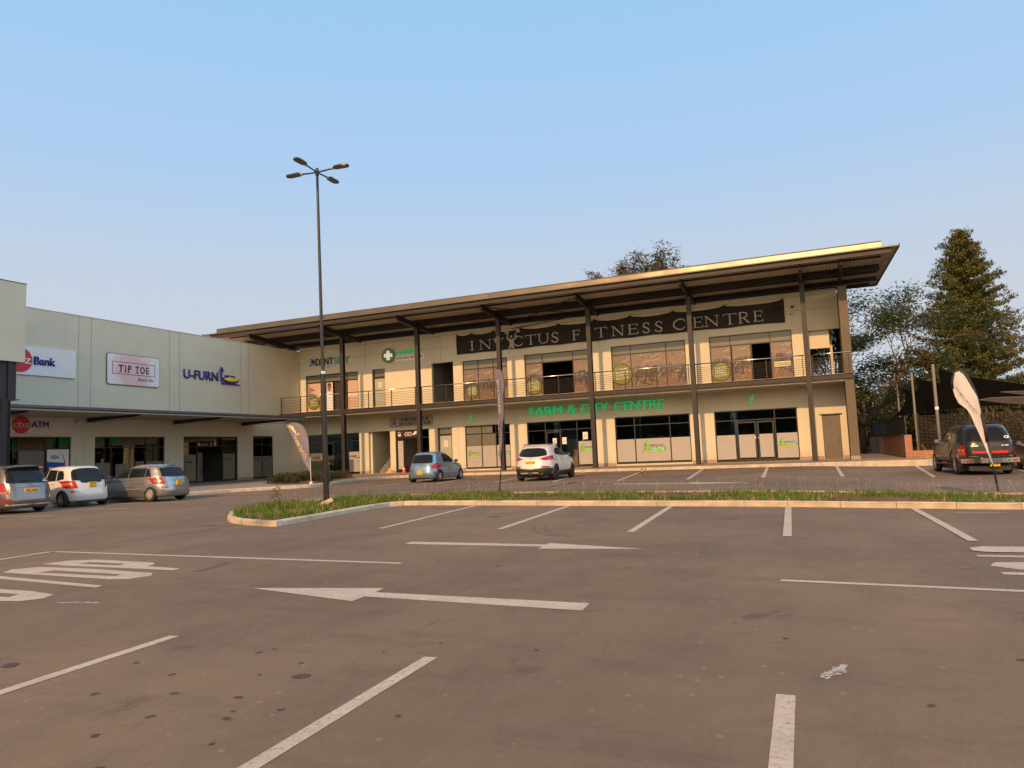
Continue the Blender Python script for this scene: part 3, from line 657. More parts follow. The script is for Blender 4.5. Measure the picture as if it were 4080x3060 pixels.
# ground floor, from the stair end to the right
G1 = glazed('window', 0, -37.38, -32.62, .17, 3.30, [-35.98, (-34.2, 2.75, 3.25), -33.68], [(-37.3, -32.65, 2.70)], [(FROSTG, -37.3, -36.05, .34, 1.87), (FROST, -33.63, -32.68, .34, 1.86)], GLASSD)
G2 = glazed('window', 0, -23.61, -20.14, .27, 3.32, [-22.35, -21.24], [(-23.6, -20.15, 2.72)], [(FROST, -23.55, -22.39, .38, 1.87), (FROST, -22.31, -21.28, .38, 1.87), (FROST, -21.2, -20.2, .38, 1.87), (FROSTG, -23.55, -22.39, 1.88, 2.68), (FROSTG, -22.31, -21.28, 1.88, 2.68), (FROSTG, -23.55, -22.39, 2.76, 3.26), (FROSTG, -22.31, -21.5, 2.76, 3.26)])
G3 = glazed('window', 0, -18.84, -13.98, .17, 3.32, [-17.53, -15.26], [(-18.8, -14.0, 2.72)], [(FROST, -15.2, -14.04, .34, 1.88)], GLASS, door=[(-17.5, -15.3)])
G4 = glazed('window', 0, -12.61, -7.75, .27, 3.32, [-11.33, -9.04], [(-12.6, -7.76, 2.75)], [(FROST, -12.55, -11.37, .40, 1.86), (FROST, -11.29, -9.08, .40, 1.86), (FROST, -9.0, -7.81, .40, 1.86)])
G5 = glazed('window', 0, -6.23, -1.40, .17, 3.32, [-5.02, -2.68], [(-6.2, -1.42, 2.72)], [(FROST, -6.17, -5.06, .34, 1.83), (FROST, -2.63, -1.46, .34, 1.83)], door=[(-5.0, -2.7)])
def door_leaf(root, x0, x1, z0, z1, Y, film=None, hx=None, glassm=GLASS):
    bm = bmesh.new(); w = .09
    box(bm, x0, x1, Y-.05, Y, z1-w, z1); box(bm, x0, x1, Y-.05, Y, z0, z0+w*1.6); box(bm, x0, x0+w, Y-.05, Y, z0+w*1.6, z1-w); box(bm, x1-w, x1, Y-.05, Y, z0+w*1.6, z1-w)
    d = par(obj('door', bm, STEEL2), SHOP)
    if glassm:
        o = BX('pane', glassm, None, (x0+w, x1-w, Y-.03, Y-.02, z0+w*1.6, z1-w)); par2(o, d)
    if film: o = BX('film', film, None, (x0+w+.01, x1-w-.01, Y-.045, Y-.035, z0+.24, film_top)); par2(o, d)
    if hx is not None:
        bm = bmesh.new(); tube(bm, [(hx, Y-.05, 1.05), (hx, Y-.13, 1.05), (hx, Y-.13, 1.65), (hx, Y-.05, 1.65)], .014); par2(obj('handle', bm, CHROME, smooth=True), d)
    return d
film_top = 1.82
door_leaf(SHOP, -4.94, -3.79, .18, 2.62, 47.52, FROST, -3.86); door_leaf(SHOP, -3.73, -2.75, .18, 2.62, 47.52, FROST, -3.66)
film_top = 0
door_leaf(SHOP, -17.48, -16.4, .18, 2.62, 47.52)
door_leaf(SHOP, -35.95, -35.05, .18, 2.62, 47.52, None, -35.12, GLASSD)
# grey service door, narrow glazed doors
PB('door', M('brown_grey_door', (.12, .105, .08), .5), (-.02, .92, 47.44, 47.50, .17, 2.74)); 
bm = bmesh.new(); tube(bm, [(.80, 47.44, 1.15), (.80, 47.38, 1.15), (.80, 47.38, 1.5), (.80, 47.44, 1.5)], .012); par(obj('handle', bm, CHROME), SHOP)
PB('door_hood', STEEL2, (-.16, 1.06, 47.28, 47.40, 2.80, 2.83))
PALEDOOR = M('pale_green_door', (.34, .36, .28), .5)
d2 = PB('door', PALEDOOR, (-25.70, -24.76, 47.50, 47.53, .18, 2.72)); PB('door_frame', STEEL2, (-25.84, -25.70, 47.46, 47.55, .17, 3.3), (-24.76, -24.68, 47.46, 47.55, .17, 3.3), (-25.7, -24.76, 47.46, 47.55, 2.74, 2.83)); PB('film', FROSTG, (-25.69, -24.77, 47.5, 47.52, 2.85, 3.28))
d3 = PB('door', PALEDOOR, (-31.16, -30.26, 47.50, 47.53, FZ, 7.30)); PB('door_frame', STEEL2, (-31.32, -31.16, 47.46, 47.55, FZ, 8.02), (-30.26, -30.2, 47.46, 47.55, FZ, 8.02), (-31.16, -30.26, 47.46, 47.55, 7.32, 7.42)); PB('film', FROSTG, (-31.15, -30.27, 47.5, 47.52, 7.45, 8.0))
# safety shop front: half-open door leaf, dark header board
PB('shop_frame', STEEL2, (-29.41, -29.33, 47.46, 47.52, .17, 3.28), (-26.63, -26.56, 47.46, 47.52, .17, 3.28), (-29.33, -26.63, 47.46, 47.52, 2.66, 2.72), (-28.62, -28.55, 47.46, 47.52, .17, 2.66))
PB('header_board', M('dark_plum_board', (.045, .015, .018), .5), (-29.32, -27.45, 47.42, 47.45, 2.76, 3.27))
door_leaf(SHOP, -29.30, -28.66, .18, 2.6, 47.44, None, None, None)
PB('banner_panel', M('grey_poster', (.40, .38, .34), .5), (-29.20, -28.76, 47.40, 47.41, .42, 2.5))
# stair recess: walls, steps, handrail
PB('wall', PLASTER, (-31.79, -31.6, WY+WT+.001, 52, .15, 4.55), (-30.0, -29.88, WY+WT+.001, 52, .15, 4.55), (-31.6, -30.0, 51.9, 52, .15, 4.55))
for k in range(14):
    a = -30.82+.23*k*.8
for k in range(6):
    bm = bmesh.new(); box(bm, -30.74+.20*k, -30.001, 47.75, 48.9, .15+.20*k, .15+.20*(k+1)); par(obj('step', bm, M('stone_step', (.48, .34, .20), .7)), SHOP)
for k in range(6):
    bm = bmesh.new(); box(bm, -31.0+.20*k, -30.79+.20*k, 47.66, 47.75, .15+.20*max(0, k-1), .15+.20*(k+1)+.08)
    par(obj('stair_stringer', bm, DARKIN), SHOP)
bm = bmesh.new(); tube(bm, [(-30.65, 47.6, 1.5), (-29.9, 47.6, 2.35)], .025); par(obj('handrail', bm, STEEL), SHOP)
# upstairs glazing with printed film
POST = poster_mat(); DARKG = M('dark_void', (.010, .009, .009), .9)
PALE = M('pale_pink_film', (.50, .36, .29), .45)
U1 = glazed('window', 0, -37.52, -32.61, FZ+.01, 8.0, [-36.1, (-34.15, 7.4, 8.0), -33.66], [(-37.5, -32.62, 7.40)], [(FROSTG, -37.46, -36.13, 7.45, 7.95), (FROSTG, -36.07, -34.18, 7.45, 7.95), (FROSTG, -34.1, -32.66, 7.45, 7.95), (PALE, -37.46, -36.13, 5.1, 7.36), (PALE, -33.62, -32.66, 5.1, 7.36)], None)
U2 = glazed('window', 0, -23.64, -20.14, 5.1, 8.0, [-22.44, -21.25], [(-23.6, -20.15, 7.38)], [(FROSTG, a, b, 7.42, 7.95) for a, b in ((-23.58, -22.47), (-22.41, -21.28), (-21.22, -20.19))]+[(POST, a, b, 5.2, 7.35) for a, b in ((-23.58, -22.47), (-22.41, -21.28), (-21.22, -20.19))], None)
U3 = glazed('window', 0, -18.82, -13.96, FZ+.01, 8.03, [-17.53, -15.31], [(-18.8, -13.98, 7.39)], [(FROSTG, a, b, 7.43, 7.98) for a, b in ((-18.76, -17.56), (-17.5, -15.34), (-15.28, -14.02))]+[(POST, a, b, 5.1, 7.36) for a, b in ((-18.76, -17.56), (-15.28, -14.02))], None)
U4 = glazed('window', 0, -12.61, -7.75, 5.1, 8.03, [-11.33, -9.01], [(-12.6, -7.76, 7.44)], [(FROSTG, a, b, 7.48, 7.98) for a, b in ((-12.55, -11.36), (-11.3, -9.04), (-8.98, -7.81))]+[(POST, a, b, 5.2, 7.41) for a, b in ((-12.55, -11.36), (-11.3, -9.04), (-8.98, -7.81))], None)
U5 = glazed('window', 0, -6.24, -1.37, FZ+.01, 8.04, [-4.98, (-3.74, FZ, 7.4), -2.62], [(-6.2, -1.38, 7.40)], [(FROSTG, a, b, 7.44, 7.99) for a, b in ((-6.18, -5.01), (-4.95, -2.65), (-2.59, -1.43))]+[(POST, a, b, 5.1, 7.36) for a, b in ((-6.18, -5.01), (-4.90, -3.80), (-2.59, -1.43))], None)
PRD = M('print_dark', (.035, .026, .022), .35); PRL = M('print_light', (.50, .40, .33), .35)
def machines(frame, spans, seed):
    '''gym machines printed on the film: slanting frames, discs and lamps'''
    r_ = random.Random(seed)
    for (x0, x1) in spans:
        for mt_, n_ in ((PRD, int(9*(x1-x0))), (PRL, int(4*(x1-x0)))):
            bm = bmesh.new(); yy = 47.485
            for _ in range(n_):
                d = r_.random(); h = .25+.75*d; zb = 6.35-1.15*d**1.3*r_.uniform(.7, 1); x = r_.uniform(x0+.08, x1-.08); w = .5*h; yy -= .0002
                def cl(q): return (max(x0+.02, min(x1-.02, q[0])), 0, max(5.15, min(7.3, q[1])))
                k = r_.choice((0, 1, 2, 3)) if mt_ is PRD else r_.choice((3, 4))
                st = {0: [[(0, 0), (w*.6, h), (w*.9, h*.9)], [(w*.2, h*.3), (w, 0)]], 1: [[(0, 0), (0, h), (w, h*.95), (w, 0)], [(0, h*.4), (w, h*.35)]], 2: [[(0, h*.2), (w*1.3, 0)], [(w*.3, h*.15), (w*.5, h*.9)]], 3: [[(0, 0), (w*.4, h*.5)], [(w*.4, h*.5), (w, h*.4)]], 4: [[(0, 1.0), (w*1.6, 1.12)]]}[k]
                for pl_ in st:
                    pts = [cl((x+a, zb+b)) for a, b in pl_]
                    for i in range(len(pts)-1):
                        if (Vector(pts[i])-Vector(pts[i+1])).length < .03: continue
                        A = Vector((pts[i][0], yy, pts[i][2])); B_ = Vector((pts[i+1][0], yy, pts[i+1][2])); dd = (B_-A).normalized(); nn = Vector((-dd.z, 0, dd.x))*(.012+.022*h if mt_ is PRD else .012)
                        bm.faces.new([bm.verts.new(q) for q in (A+nn, B_+nn, B_-nn, A-nn)])
            o = obj('printed_picture', bm, mt_, frame); o['kind'] = 'stuff'; o.matrix_parent_inverse = Matrix()
machines(U2, [(-23.58, -22.47), (-22.41, -21.28), (-21.22, -20.19)], 1); machines(U3, [(-18.76, -17.56), (-15.28, -14.02)], 2); machines(U4, [(-12.55, -11.36), (-11.3, -9.04), (-8.98, -7.81)], 3); machines(U5, [(-6.18, -5.01), (-4.90, -3.80), (-2.59, -1.43)], 4)
bm = bmesh.new()
for a, b in ((-37.46, -32.66), (-23.58, -20.19), (-18.76, -14.02), (-12.55, -7.81), (-6.18, -1.43)): box(bm, a-.05, b+.05, 47.62, 57.9, FZ, FZ+.01)
box(bm, -38.1, -.5, 57.8, 57.9, FZ, 9.9)
par(obj('interior', bm, DARKIN), SHOP)
for x_ in (-38.1, -32.0, -29.6, -26.5, -24.2): PB('partition', DARKIN, (x_, x_+.1, 47.65, 57.75, FZ+.012, 9.89))
PB('curtain', M('dark_curtain', (.035, .03, .026), .9, 0, .5, 25), (-34.9, -33.72, 47.56, 47.60, FZ+.02, 7.38))
# ground floor interior with ceiling lights and stock
PB('interior', M('shop_floor', (.15, .15, .14), .5), (-24, 1.25, 47.66, 57.9, .14, .16)); PB('interior', DARKIN, (-38.1, 1.28, 57.7, 57.9, .15, 4.5), (-24.2, -24.0, 47.65, 57.7, .15, 4.5), (-32.2, -32.1, 47.65, 57.7, .15, 4.5), (-38.1, 1.28, 47.66, 57.7, 3.62, 3.66))
TUBE = M('lit_tube_lamp', (.85, .93, 1.0), .5, emit=7.0)
for (x, y) in ((-18.4, 50), (-16.9, 52), (-14.9, 50), (-12.0, 51), (-10.3, 50), (-10.2, 52), (-8.6, 51), (-8.2, 53), (-5.6, 50), (-4.9, 52), (-3.6, 50), (-2.9, 52)):
    par(BX('ceiling_lamp', TUBE, None, (x-.55, x+.55, y-.09, y+.09, 3.54, 3.6)), SHOP)
STOCK = M('stock_goods', (.12, .085, .06), .7, 0, .6, 3)
rk = random.Random(9)
for a, b in ((-18.3, -14.2), (-12.4, -8.0), (-6.0, -1.6)):
    x = a
    while x < b:
        w = rk.uniform(.5, 1.1); h = rk.uniform(.7, 1.75); par(BX('stock_pile', STOCK, None, (x, min(x+w, b), 48.9, 49.6, .17, h)), SHOP); x += w+rk.uniform(.1, .8)
        par(BX('shelf', DARKIN, None, (x-.4, x+.4, 52.5, 52.9, .17, rk.uniform(1.6, 2.2))), SHOP)
for x in (-17.8, -11.9, -5.4, -14.6, -8.2): par(BX('inner_column', M('inner_white', (.30, .31, .30), .8), None, (x-.2, x+.2, 50.6, 51.0, .16, 3.62)), SHOP)

# ------------------------------------------------------------------ left single-pitch block
LEFT = thing('shop_building', 'plain beige parapet shop block with a flat steel canopy, seen on the left', 'building', (-38.15, 30, 0))
l_holes = [(23.5, 28.05, .16, 3.19), (29.5, 34.32, .16, 3.20), (35.81, 40.60, .16, 3.23), (42.12, 44.24, .16, 3.28)]
bm = bmesh.new(); wall_cells(bm, 8, 47.39, .14, 10.0, l_holes, lambda u, d, z: (LX-d*.24, u, z)); par(obj('wall', bm, PLASTER), LEFT)
par(BX('parapet_coping', PLASTER, None, (-38.42, -38.12, 8, 47.38, 10.0, 10.03)), LEFT)
par(BX('roof', ROOFM, None, (-60, -38.4, 8, 60, 9.2, 9.3)), LEFT)
par(BX('back_wall', PLASTER, None, (-60.2, -60, 8, 60, .1, 9.9), (-60, -38.4, 47.7, 47.9, 0.1, 9.98)), LEFT)
bm = bmesh.new()
for y in (28.42, 29.19, 34.68, 35.47, 40.93, 41.71): box(bm, LX+.001, LX+.006, y, y+.018, 4.5, 10.0)
par(obj('wall_joint', bm, MC['joint_shadow_gap']), LEFT)
for (a, b, c, d) in l_holes[:3]:
    for y0, y1 in ((a-.62, a-.02), (b+.02, b+.62)): par(BX('pilaster_trim', PLASTER, None, (LX+.002, LX+.024, y0, y1, .17, 3.24)), LEFT)
for a, b in ((28.05, 29.5), (34.32, 35.81), (40.6, 42.12), (44.24, 47.3)): par(BX('plinth', MC['stone_plinth'], None, (LX+.026, LX+.034, a+.02, b-.02, .15, .34)), LEFT)
def lglazed(y0, y1, z0, z1, mull, tr, films, X=-38.25, fr=.055, glassm=GLASSD, skip=()):
    bm = bmesh.new()
    box(bm, X-.05, X+.04, y0, y1, z1-fr, z1); box(bm, X-.05, X+.04, y0, y1, z0, z0+fr*1.6); box(bm, X-.05, X+.04, y0, y0+fr, z0+fr*1.6, z1-fr); box(bm, X-.05, X+.04, y1-fr, y1, z0+fr*1.6, z1-fr)
    for m in mull: box(bm, X-.048, X+.038, m-fr/2, m+fr/2, z0+fr*1.6, z1-fr)
    for (a, b, z) in tr: box(bm, X-.046, X+.036, a+.001, b-.001, z-fr/2, z+fr/2)
    f = par(obj('window', bm, STEEL2), LEFT)
    gy = sorted([y0]+list(mull)+[y1])
    for i in range(len(gy)-1):
        zt = tr[0][2]
        par2(BX('pane', glassm, None, (X-.01, X, gy[i]+.02, gy[i+1]-.02, zt+.02, z1-.05)), f)
        if not any(s[0] < (gy[i]+gy[i+1])/2 < s[1] for s in skip): par2(BX('pane', glassm, None, (X-.01, X, gy[i]+.02, gy[i+1]-.02, z0+.08, zt-.02)), f)
    for (mat, a, b, c, d) in films: par2(BX('film', mat, None, (X+.012, X+.02, a, b, c, d)), f)
    return f
L1 = lglazed(23.5, 28.05, .17, 3.18, [25.2, 26.66], [(23.5, 28.0, 2.57)], [(FROSTG, 25.25, 26.6, .4, 2.45)])
L2 = lglazed(29.5, 34.32, .17, 3.19, [30.6, 32.98], [(29.55, 34.3, 2.57)], [(FROSTG, 29.6, 30.55, .3, 1.7), (FROSTG, 33.03, 34.27, .3, 1.7), (FROSTG, 30.9, 31.7, .3, 1.6)])
L3 = lglazed(35.81, 40.6, .17, 3.22, [37.0, 39.2], [(35.85, 40.55, 2.57)], [(FROSTG, 35.95, 36.9, .3, 2.05), (FROSTG, 39.3, 40.4, .3, 2.05)], skip=((37, 39.2),))
L4 = lglazed(42.12, 44.24, .17, 3.27, [43.15], [(42.15, 44.2, 2.68)], [(FROSTG, 42.2, 43.1, .3, 1.8), (FROSTG, 43.2, 44.2, .3, 1.8)])
par(BX('interior', DARKIN, None, (-46, -45.9, 9, 47.3, .15, 4), (-46, -38.45, 9, 47.3, 3.5, 3.54), (-45.9, -38.45, 28.6, 28.7, .15, 3.5), (-45.9, -38.45, 35.0, 35.1, .15, 3.5), (-45.9, -38.45, 41.2, 41.3, .15, 3.5)), LEFT)
bm = bmesh.new()
for y0, y1, x0, x1, h in ((37.2, 38.2, -39.9, -39.4, .95), (38.4, 38.9, -40.4, -39.7, 2.2), (30.4, 31.4, -41, -40, 1.1), (33.4, 34.2, -40, -39.2, 1.9), (37.4, 37.9, -41, -40.7, 1.9)): par(BX('furniture', M('inside_furniture', (.22, .19, .15), .6, 0, .4, 2), None, (x0, x1, y0, y1, .16, h)), LEFT)
# canopy along the left block
bm = bmesh.new(); box(bm, LX+.01, -33.30, 12, 41.93, 4.30, 4.42); par(obj('canopy', bm, M('slate_canopy', (.085, .09, .10), .5)), LEFT)
par(BX('canopy_trim', M('pale_strip', (.30, .27, .24), .6), None, (-33.55, -33.34, 12, 41.85, 4.18, 4.23)), LEFT)
par(BX('canopy_soffit', SOFFIT, None, (LX+.012, -33.5, 12, 41.9, 4.24, 4.296)), LEFT)
for y in (22.9, 29.0, 35.0, 41.0):
    bm = bmesh.new(); prism(bm, [(-33.9, y-.04, 4.23), (-38.1, y-.04, 4.23), (-38.1, y-.04, 4.02), (-34.4, y-.04, 4.12)], (0, 1, 0), .1)
    box(bm, -38.1, -34.4, y-.08, y+.08, 4.0, 4.015); par(obj('canopy_bracket', bm, STEEL), LEFT)
# entrance portal in front of the left block
PORT = thing('entrance_portal', 'tall beige entrance fascia on a dark steel column at the left edge', 'portal', (-33, 20, 0))
par(BX('fascia', PLASTER, None, (-38.1, -33.0, 6, 22.0, 6.30, 9.88)), PORT); par(BX('coping', STEEL, None, (-38.12, -32.98, 6, 22.02, 9.882, 9.91)), PORT)
par(BX('header_beam', STEEL, None, (-33.5, -33.2, 6, 21.75, 4.62, 6.29), (-33.6, -33.1, 6, 21.85, 4.58, 4.62), (-33.25, -33.12, 21.35, 21.5, 4.62, 6.29)), PORT)
par(BX('column', STEEL, None, (-33.25, -33.0, 20.98, 21.0, .15, 4.58), (-33.25, -33.0, 21.38, 21.4, .15, 4.58), (-33.14, -33.10, 21.0, 21.38, .15, 4.58), (-33.25, -33.0, 20.6, 20.62, .15, 4.58)), PORT)
# chunky downlights / cameras fixed on the walls
def cctv(label, loc, rz=0, arm=.0, dome=False):
    t = thing('security_camera', label, 'camera', loc, rz, 'security cameras on the walls')
    if dome:
        bm = bmesh.new(); lathe(bm, [(.0, .0), (.0, .05), (.10, .09), (.16, .11), (.17, .06)], 16, 'Z'); obj('housing', bm, WHITE, t, True)
        bm = bmesh.new(); lathe(bm, [(-.12, .0), (-.10, .06), (-.03, .10), (-.002, .10)], 16, 'Z'); obj('lens', bm, BLACKM, t, True)
        bm = bmesh.new(); beam(bm, (0, .0, .17), (0, .28, .30), .05, .05); obj('bracket', bm, WHITE, t)
    else:
        bm = bmesh.new(); lathe(bm, [(-.13, 0), (-.13, .045), (.13, .05), (.13, .0)], 14, 'X'); obj('housing', bm, WHITE, t, True)
        bm = bmesh.new(); lathe(bm, [(.131, 0), (.131, .035), (.15, .03), (.15, 0)], 14, 'X'); obj('lens', bm, BLACKM, t, True)
        bm = bmesh.new(); beam(bm, (-.05, .0, 0), (-.05, .14+arm, .02), .03, .03); obj('bracket', bm, WHITE, t)
    return t
cctv('white dome camera high on the wall right of the long black banner', (-1.2, 47.1, 9.42), dome=True)
cctv('small white floodlight-shaped camera just below the dome camera', (-1.27, 47.24, 9.0), 2.2)
cctv('white camera on a long bracket near the inner corner above the balcony', (-38.9+1.9, 46.4, 9.05), pi, .8)
cctv('small camera under the slab left of the last bay doors', (-1.0, 47.2, 4.35), 2.4)
cctv('small camera on the left wall beside the red ATM sign', (-37.98, 28.35, 4.0), -pi/2)
cctv('tiny camera at the outer corner of the right-hand end wall', (1.9, 45.9, 4.2), -pi/2)

# ------------------------------------------------------------------ signs on the walls (each a thing of its own)
def sign(name, label, cat='sign', loc=(0, 0, 0), group=None): return thing(name, label, cat, loc, 0, group)
def att(o, s):
    o.parent = s; o.matrix_parent_inverse = Matrix.Translation(-Vector(s.location)); return o
def wall_pts(pts, Y): return type(pts)([(x, Y, z) for x, z in pts])
def left_pts(pts, X): return type(pts)([(X, y, z) for y, z in pts])
def pw(name, mat, s, pts, Y, t=.04): return att(poly(name, mat, None, wall_pts(pts, Y), (0, -1, 0), t), s)
def pl(name, mat, s, pts, X, t=.04): return att(poly(name, mat, None, left_pts(pts, X), (1, 0, 0), t), s)
def circ(cx, cz, r, n=36, rz=None): rz = rz or r; return [(cx+r*cos(2*pi*k/n), cz+rz*sin(2*pi*k/n)) for k in range(n)]
def seg(pts, w):   # outline of a thick polyline in 2D
    P = [Vector(p) for p in pts]; L = []; R = []
    for i, p in enumerate(P):
        d = (P[min(i+1, len(P)-1)]-P[max(0, i-1)]).normalized(); n = Vector((-d.y, d.x))
        ww = w[i] if isinstance(w, (list, tuple)) else w
        L.append(p+n*ww/2); R.append(p-n*ww/2)
    return Seg([tuple(q) for q in L+R[::-1]])
Yw = WY-.01
# FARM & CITY CENTRE letters
s = sign('shop_sign', 'raised green FARM & CITY CENTRE letters on the lower beige wall', loc=(-14, Yw, 4))
G3D = M('green_letter', (.0, .40, .12), .3, emit=.35)  # slight glow put into the green to brighten the letters
for wd, x0, x1 in (('FARM', -18.57, -16.19), ('&', -15.82, -15.17), ('CITY', -14.89, -12.96), ('CENTRE', -12.59, -9.30)):
    att(T('lettering', wd, G3D, None, x0, x1-.03, 3.73, 4.34, Yw-.03, depth=.09), s); att(T('lettering', wd, G3D, None, x0+.03, x1, 3.725, 4.335, Yw-.028, depth=.085), s)
att(BX('rail', M('sign_rail', (.30, .26, .20), .6), None, (-18.5, -9.4, Yw-.025, Yw-.004, 3.86, 3.885), (-18.5, -9.4, Yw-.025, Yw-.004, 4.18, 4.205)), s)
def fc_logo(s, x, z, h, Y, mg=None, my=None, t=.05):
    """the slanted f over c emblem, green over yellow"""
    mg = mg or G3D; my = my or YEL; k = h
    for (m, dx, dz, yy) in ((my, .035*k, -.07*k, Y), (mg, 0, 0, Y-.018)):
        pts = [(x+.62*k+dx, z+1.0*k+dz), (x+.50*k+dx, z+.98*k+dz), (x+.38*k+dx, z+.85*k+dz), (x+.33*k+dx, z+.62*k+dz), (x+.28*k+dx, z+.3*k+dz), (x+.17*k+dx, z+.08*k+dz), (x+.0*k+dx, z+.02*k+dz)]
        att(poly('emblem', m, None, wall_pts(seg(pts, [.03*k, .08*k, .11*k, .12*k, .11*k, .08*k, .02*k]), yy), (0, -1, 0), t), s)
        att(poly('emblem', m, None, wall_pts(seg([(x+.12*k+dx, z+.62*k+dz), (x+.6*k+dx, z+.67*k+dz)], .09*k), yy-.004), (0, -1, 0), t), s)
        cc = [(x+.48*k+.17*k*cos(a)+dx, z+.36*k+.16*k*sin(a)+dz) for a in [radians(q) for q in range(50, 320, 22)]]
        att(poly('emblem', m, None, wall_pts(seg(cc, .08*k), yy-.007), (0, -1, 0), t), s)
s = sign('emblem_sign', 'small green and yellow fc emblem on the wall beneath the long black banner', loc=(-23.1, Yw, 3.8)); fc_logo(s, -23.30, 3.50, .64, Yw)
s = sign('emblem_sign', 'small green and yellow fc emblem above the double glass doors', loc=(-3.9, Yw, 3.8)); fc_logo(s, -4.15, 3.60, .64, Yw)
def window_logo(label, x, z, w, Y=47.46):
    s = sign('window_sticker', label, 'sticker', (x, Y, z), 'green shop stickers on the frosted windows'); h = w*.40
    fc_logo(s, x-.02, z-.05, h*1.25, Y, GREEN, YEL, .003)
    att(BX('panel', YEL, None, (x+w*.30, x+w, Y-.012, Y-.009, z-.03, z+h*.2)), s); att(BX('panel', GREEN, None, (x+w*.30, x+w, Y-.018, Y-.013, z+.01, z+h*.46)), s)
    att(T('lettering', 'CENTRE', WHITE, None, x+w*.34, x+w*.96, z+.045, z+h*.40, Y-.019, depth=.003), s)
    att(T('lettering', 'FARM & CITY', BLK, None, x+w*.33, x+w*.93, z+h*.56, z+h*.74, Y-.012, depth=.003), s)
window_logo('green fc CENTRE sticker on the leftmost frosted window panel', -23.45, 1.15, .95)
window_logo('green fc CENTRE sticker on the frosted panel behind the tall flag and column', -21.15, 1.15, .9)
window_logo('green fc CENTRE sticker on the frosted panel right of the white car', -15.12, 1.22, 1.0)
window_logo('largest green fc CENTRE sticker, centred on the wide frosted window', -10.9, 1.02, 1.5)
window_logo('green fc CENTRE sticker on the frosted panel right of the double doors', -2.58, 1.02, 1.05)
# long black gym banner with strap marks
s = sign('gym_banner', 'long creased black INVICTUS FITNESS CENTRE banner high on the upper wall', 'banner', (-13, Yw, 9.2))
rb = random.Random(11); ties = [-22.8, -21.1, -19.0, -16.2, -13.6, -11.2, -8.4, -5.2, -1.75, -24.0]
bm = bmesh.new(); NX, NZ = 260, 18; G = []
dts = [(rb.uniform(-24, -1.7), rb.uniform(8.6, 9.9), rb.uniform(.25, .9), rb.uniform(-.05, .05)) for _ in range(70)]
for j in range(NZ+1):
    r_ = []
    for i in range(NX+1):
        x = -24.02+(22.36)*i/NX; v = j/NZ; sag = min(abs(x-t_) for t_ in ties)
        z = 8.50+1.40*v
        if j == NZ or v > .6: z -= .10*min(1, sag/.9)*(v-.6)/.4 - .07*math.exp(-(sag/.12)**2)*(v-.6)/.4
        if v < .3: z += .05*min(1, sag/1.2)*(.3-v)/.3
        y = Yw-.05+.02*sin(x*4+v*3)*v
        for (dx, dz, rr, am) in dts:
            q = ((x-dx)**2+(z-dz)**2*2)/rr**2
            if q < 6: y += am*math.exp(-q)
        y -= .05*math.exp(-(sag/.10)**2)*v**2
        r_.append(bm.verts.new((x, min(max(y, Yw-.10), Yw-.014), z)))
    G.append(r_)
for j in range(NZ):
    for i in range(NX): bm.faces.new((G[j][i], G[j][i+1], G[j+1][i+1], G[j+1][i]))
ext = bmesh.ops.extrude_face_region(bm, geom=bm.faces[:])
for v in ext['geom']:
    if isinstance(v, bmesh.types.BMVert): v.co.y += .004
att(obj('banner_cloth', bm, M('black_vinyl', (.014, .012, .012), .5, 0, .25, 1.2, .18), smooth=True, ang=60), s)
bm = bmesh.new()
for t_ in ties[:9]: beam(bm, (t_, Yw-.03, 9.86), (t_+.05, Yw-.03, 10.03), .03, .03)
for t_ in (-20.5, -15.9, -11.1, -7.9): beam(bm, (t_, Yw-.03, 8.55), (t_, Yw-.03, 8.38), .03, .03)
att(obj('strap', bm, BLK), s)
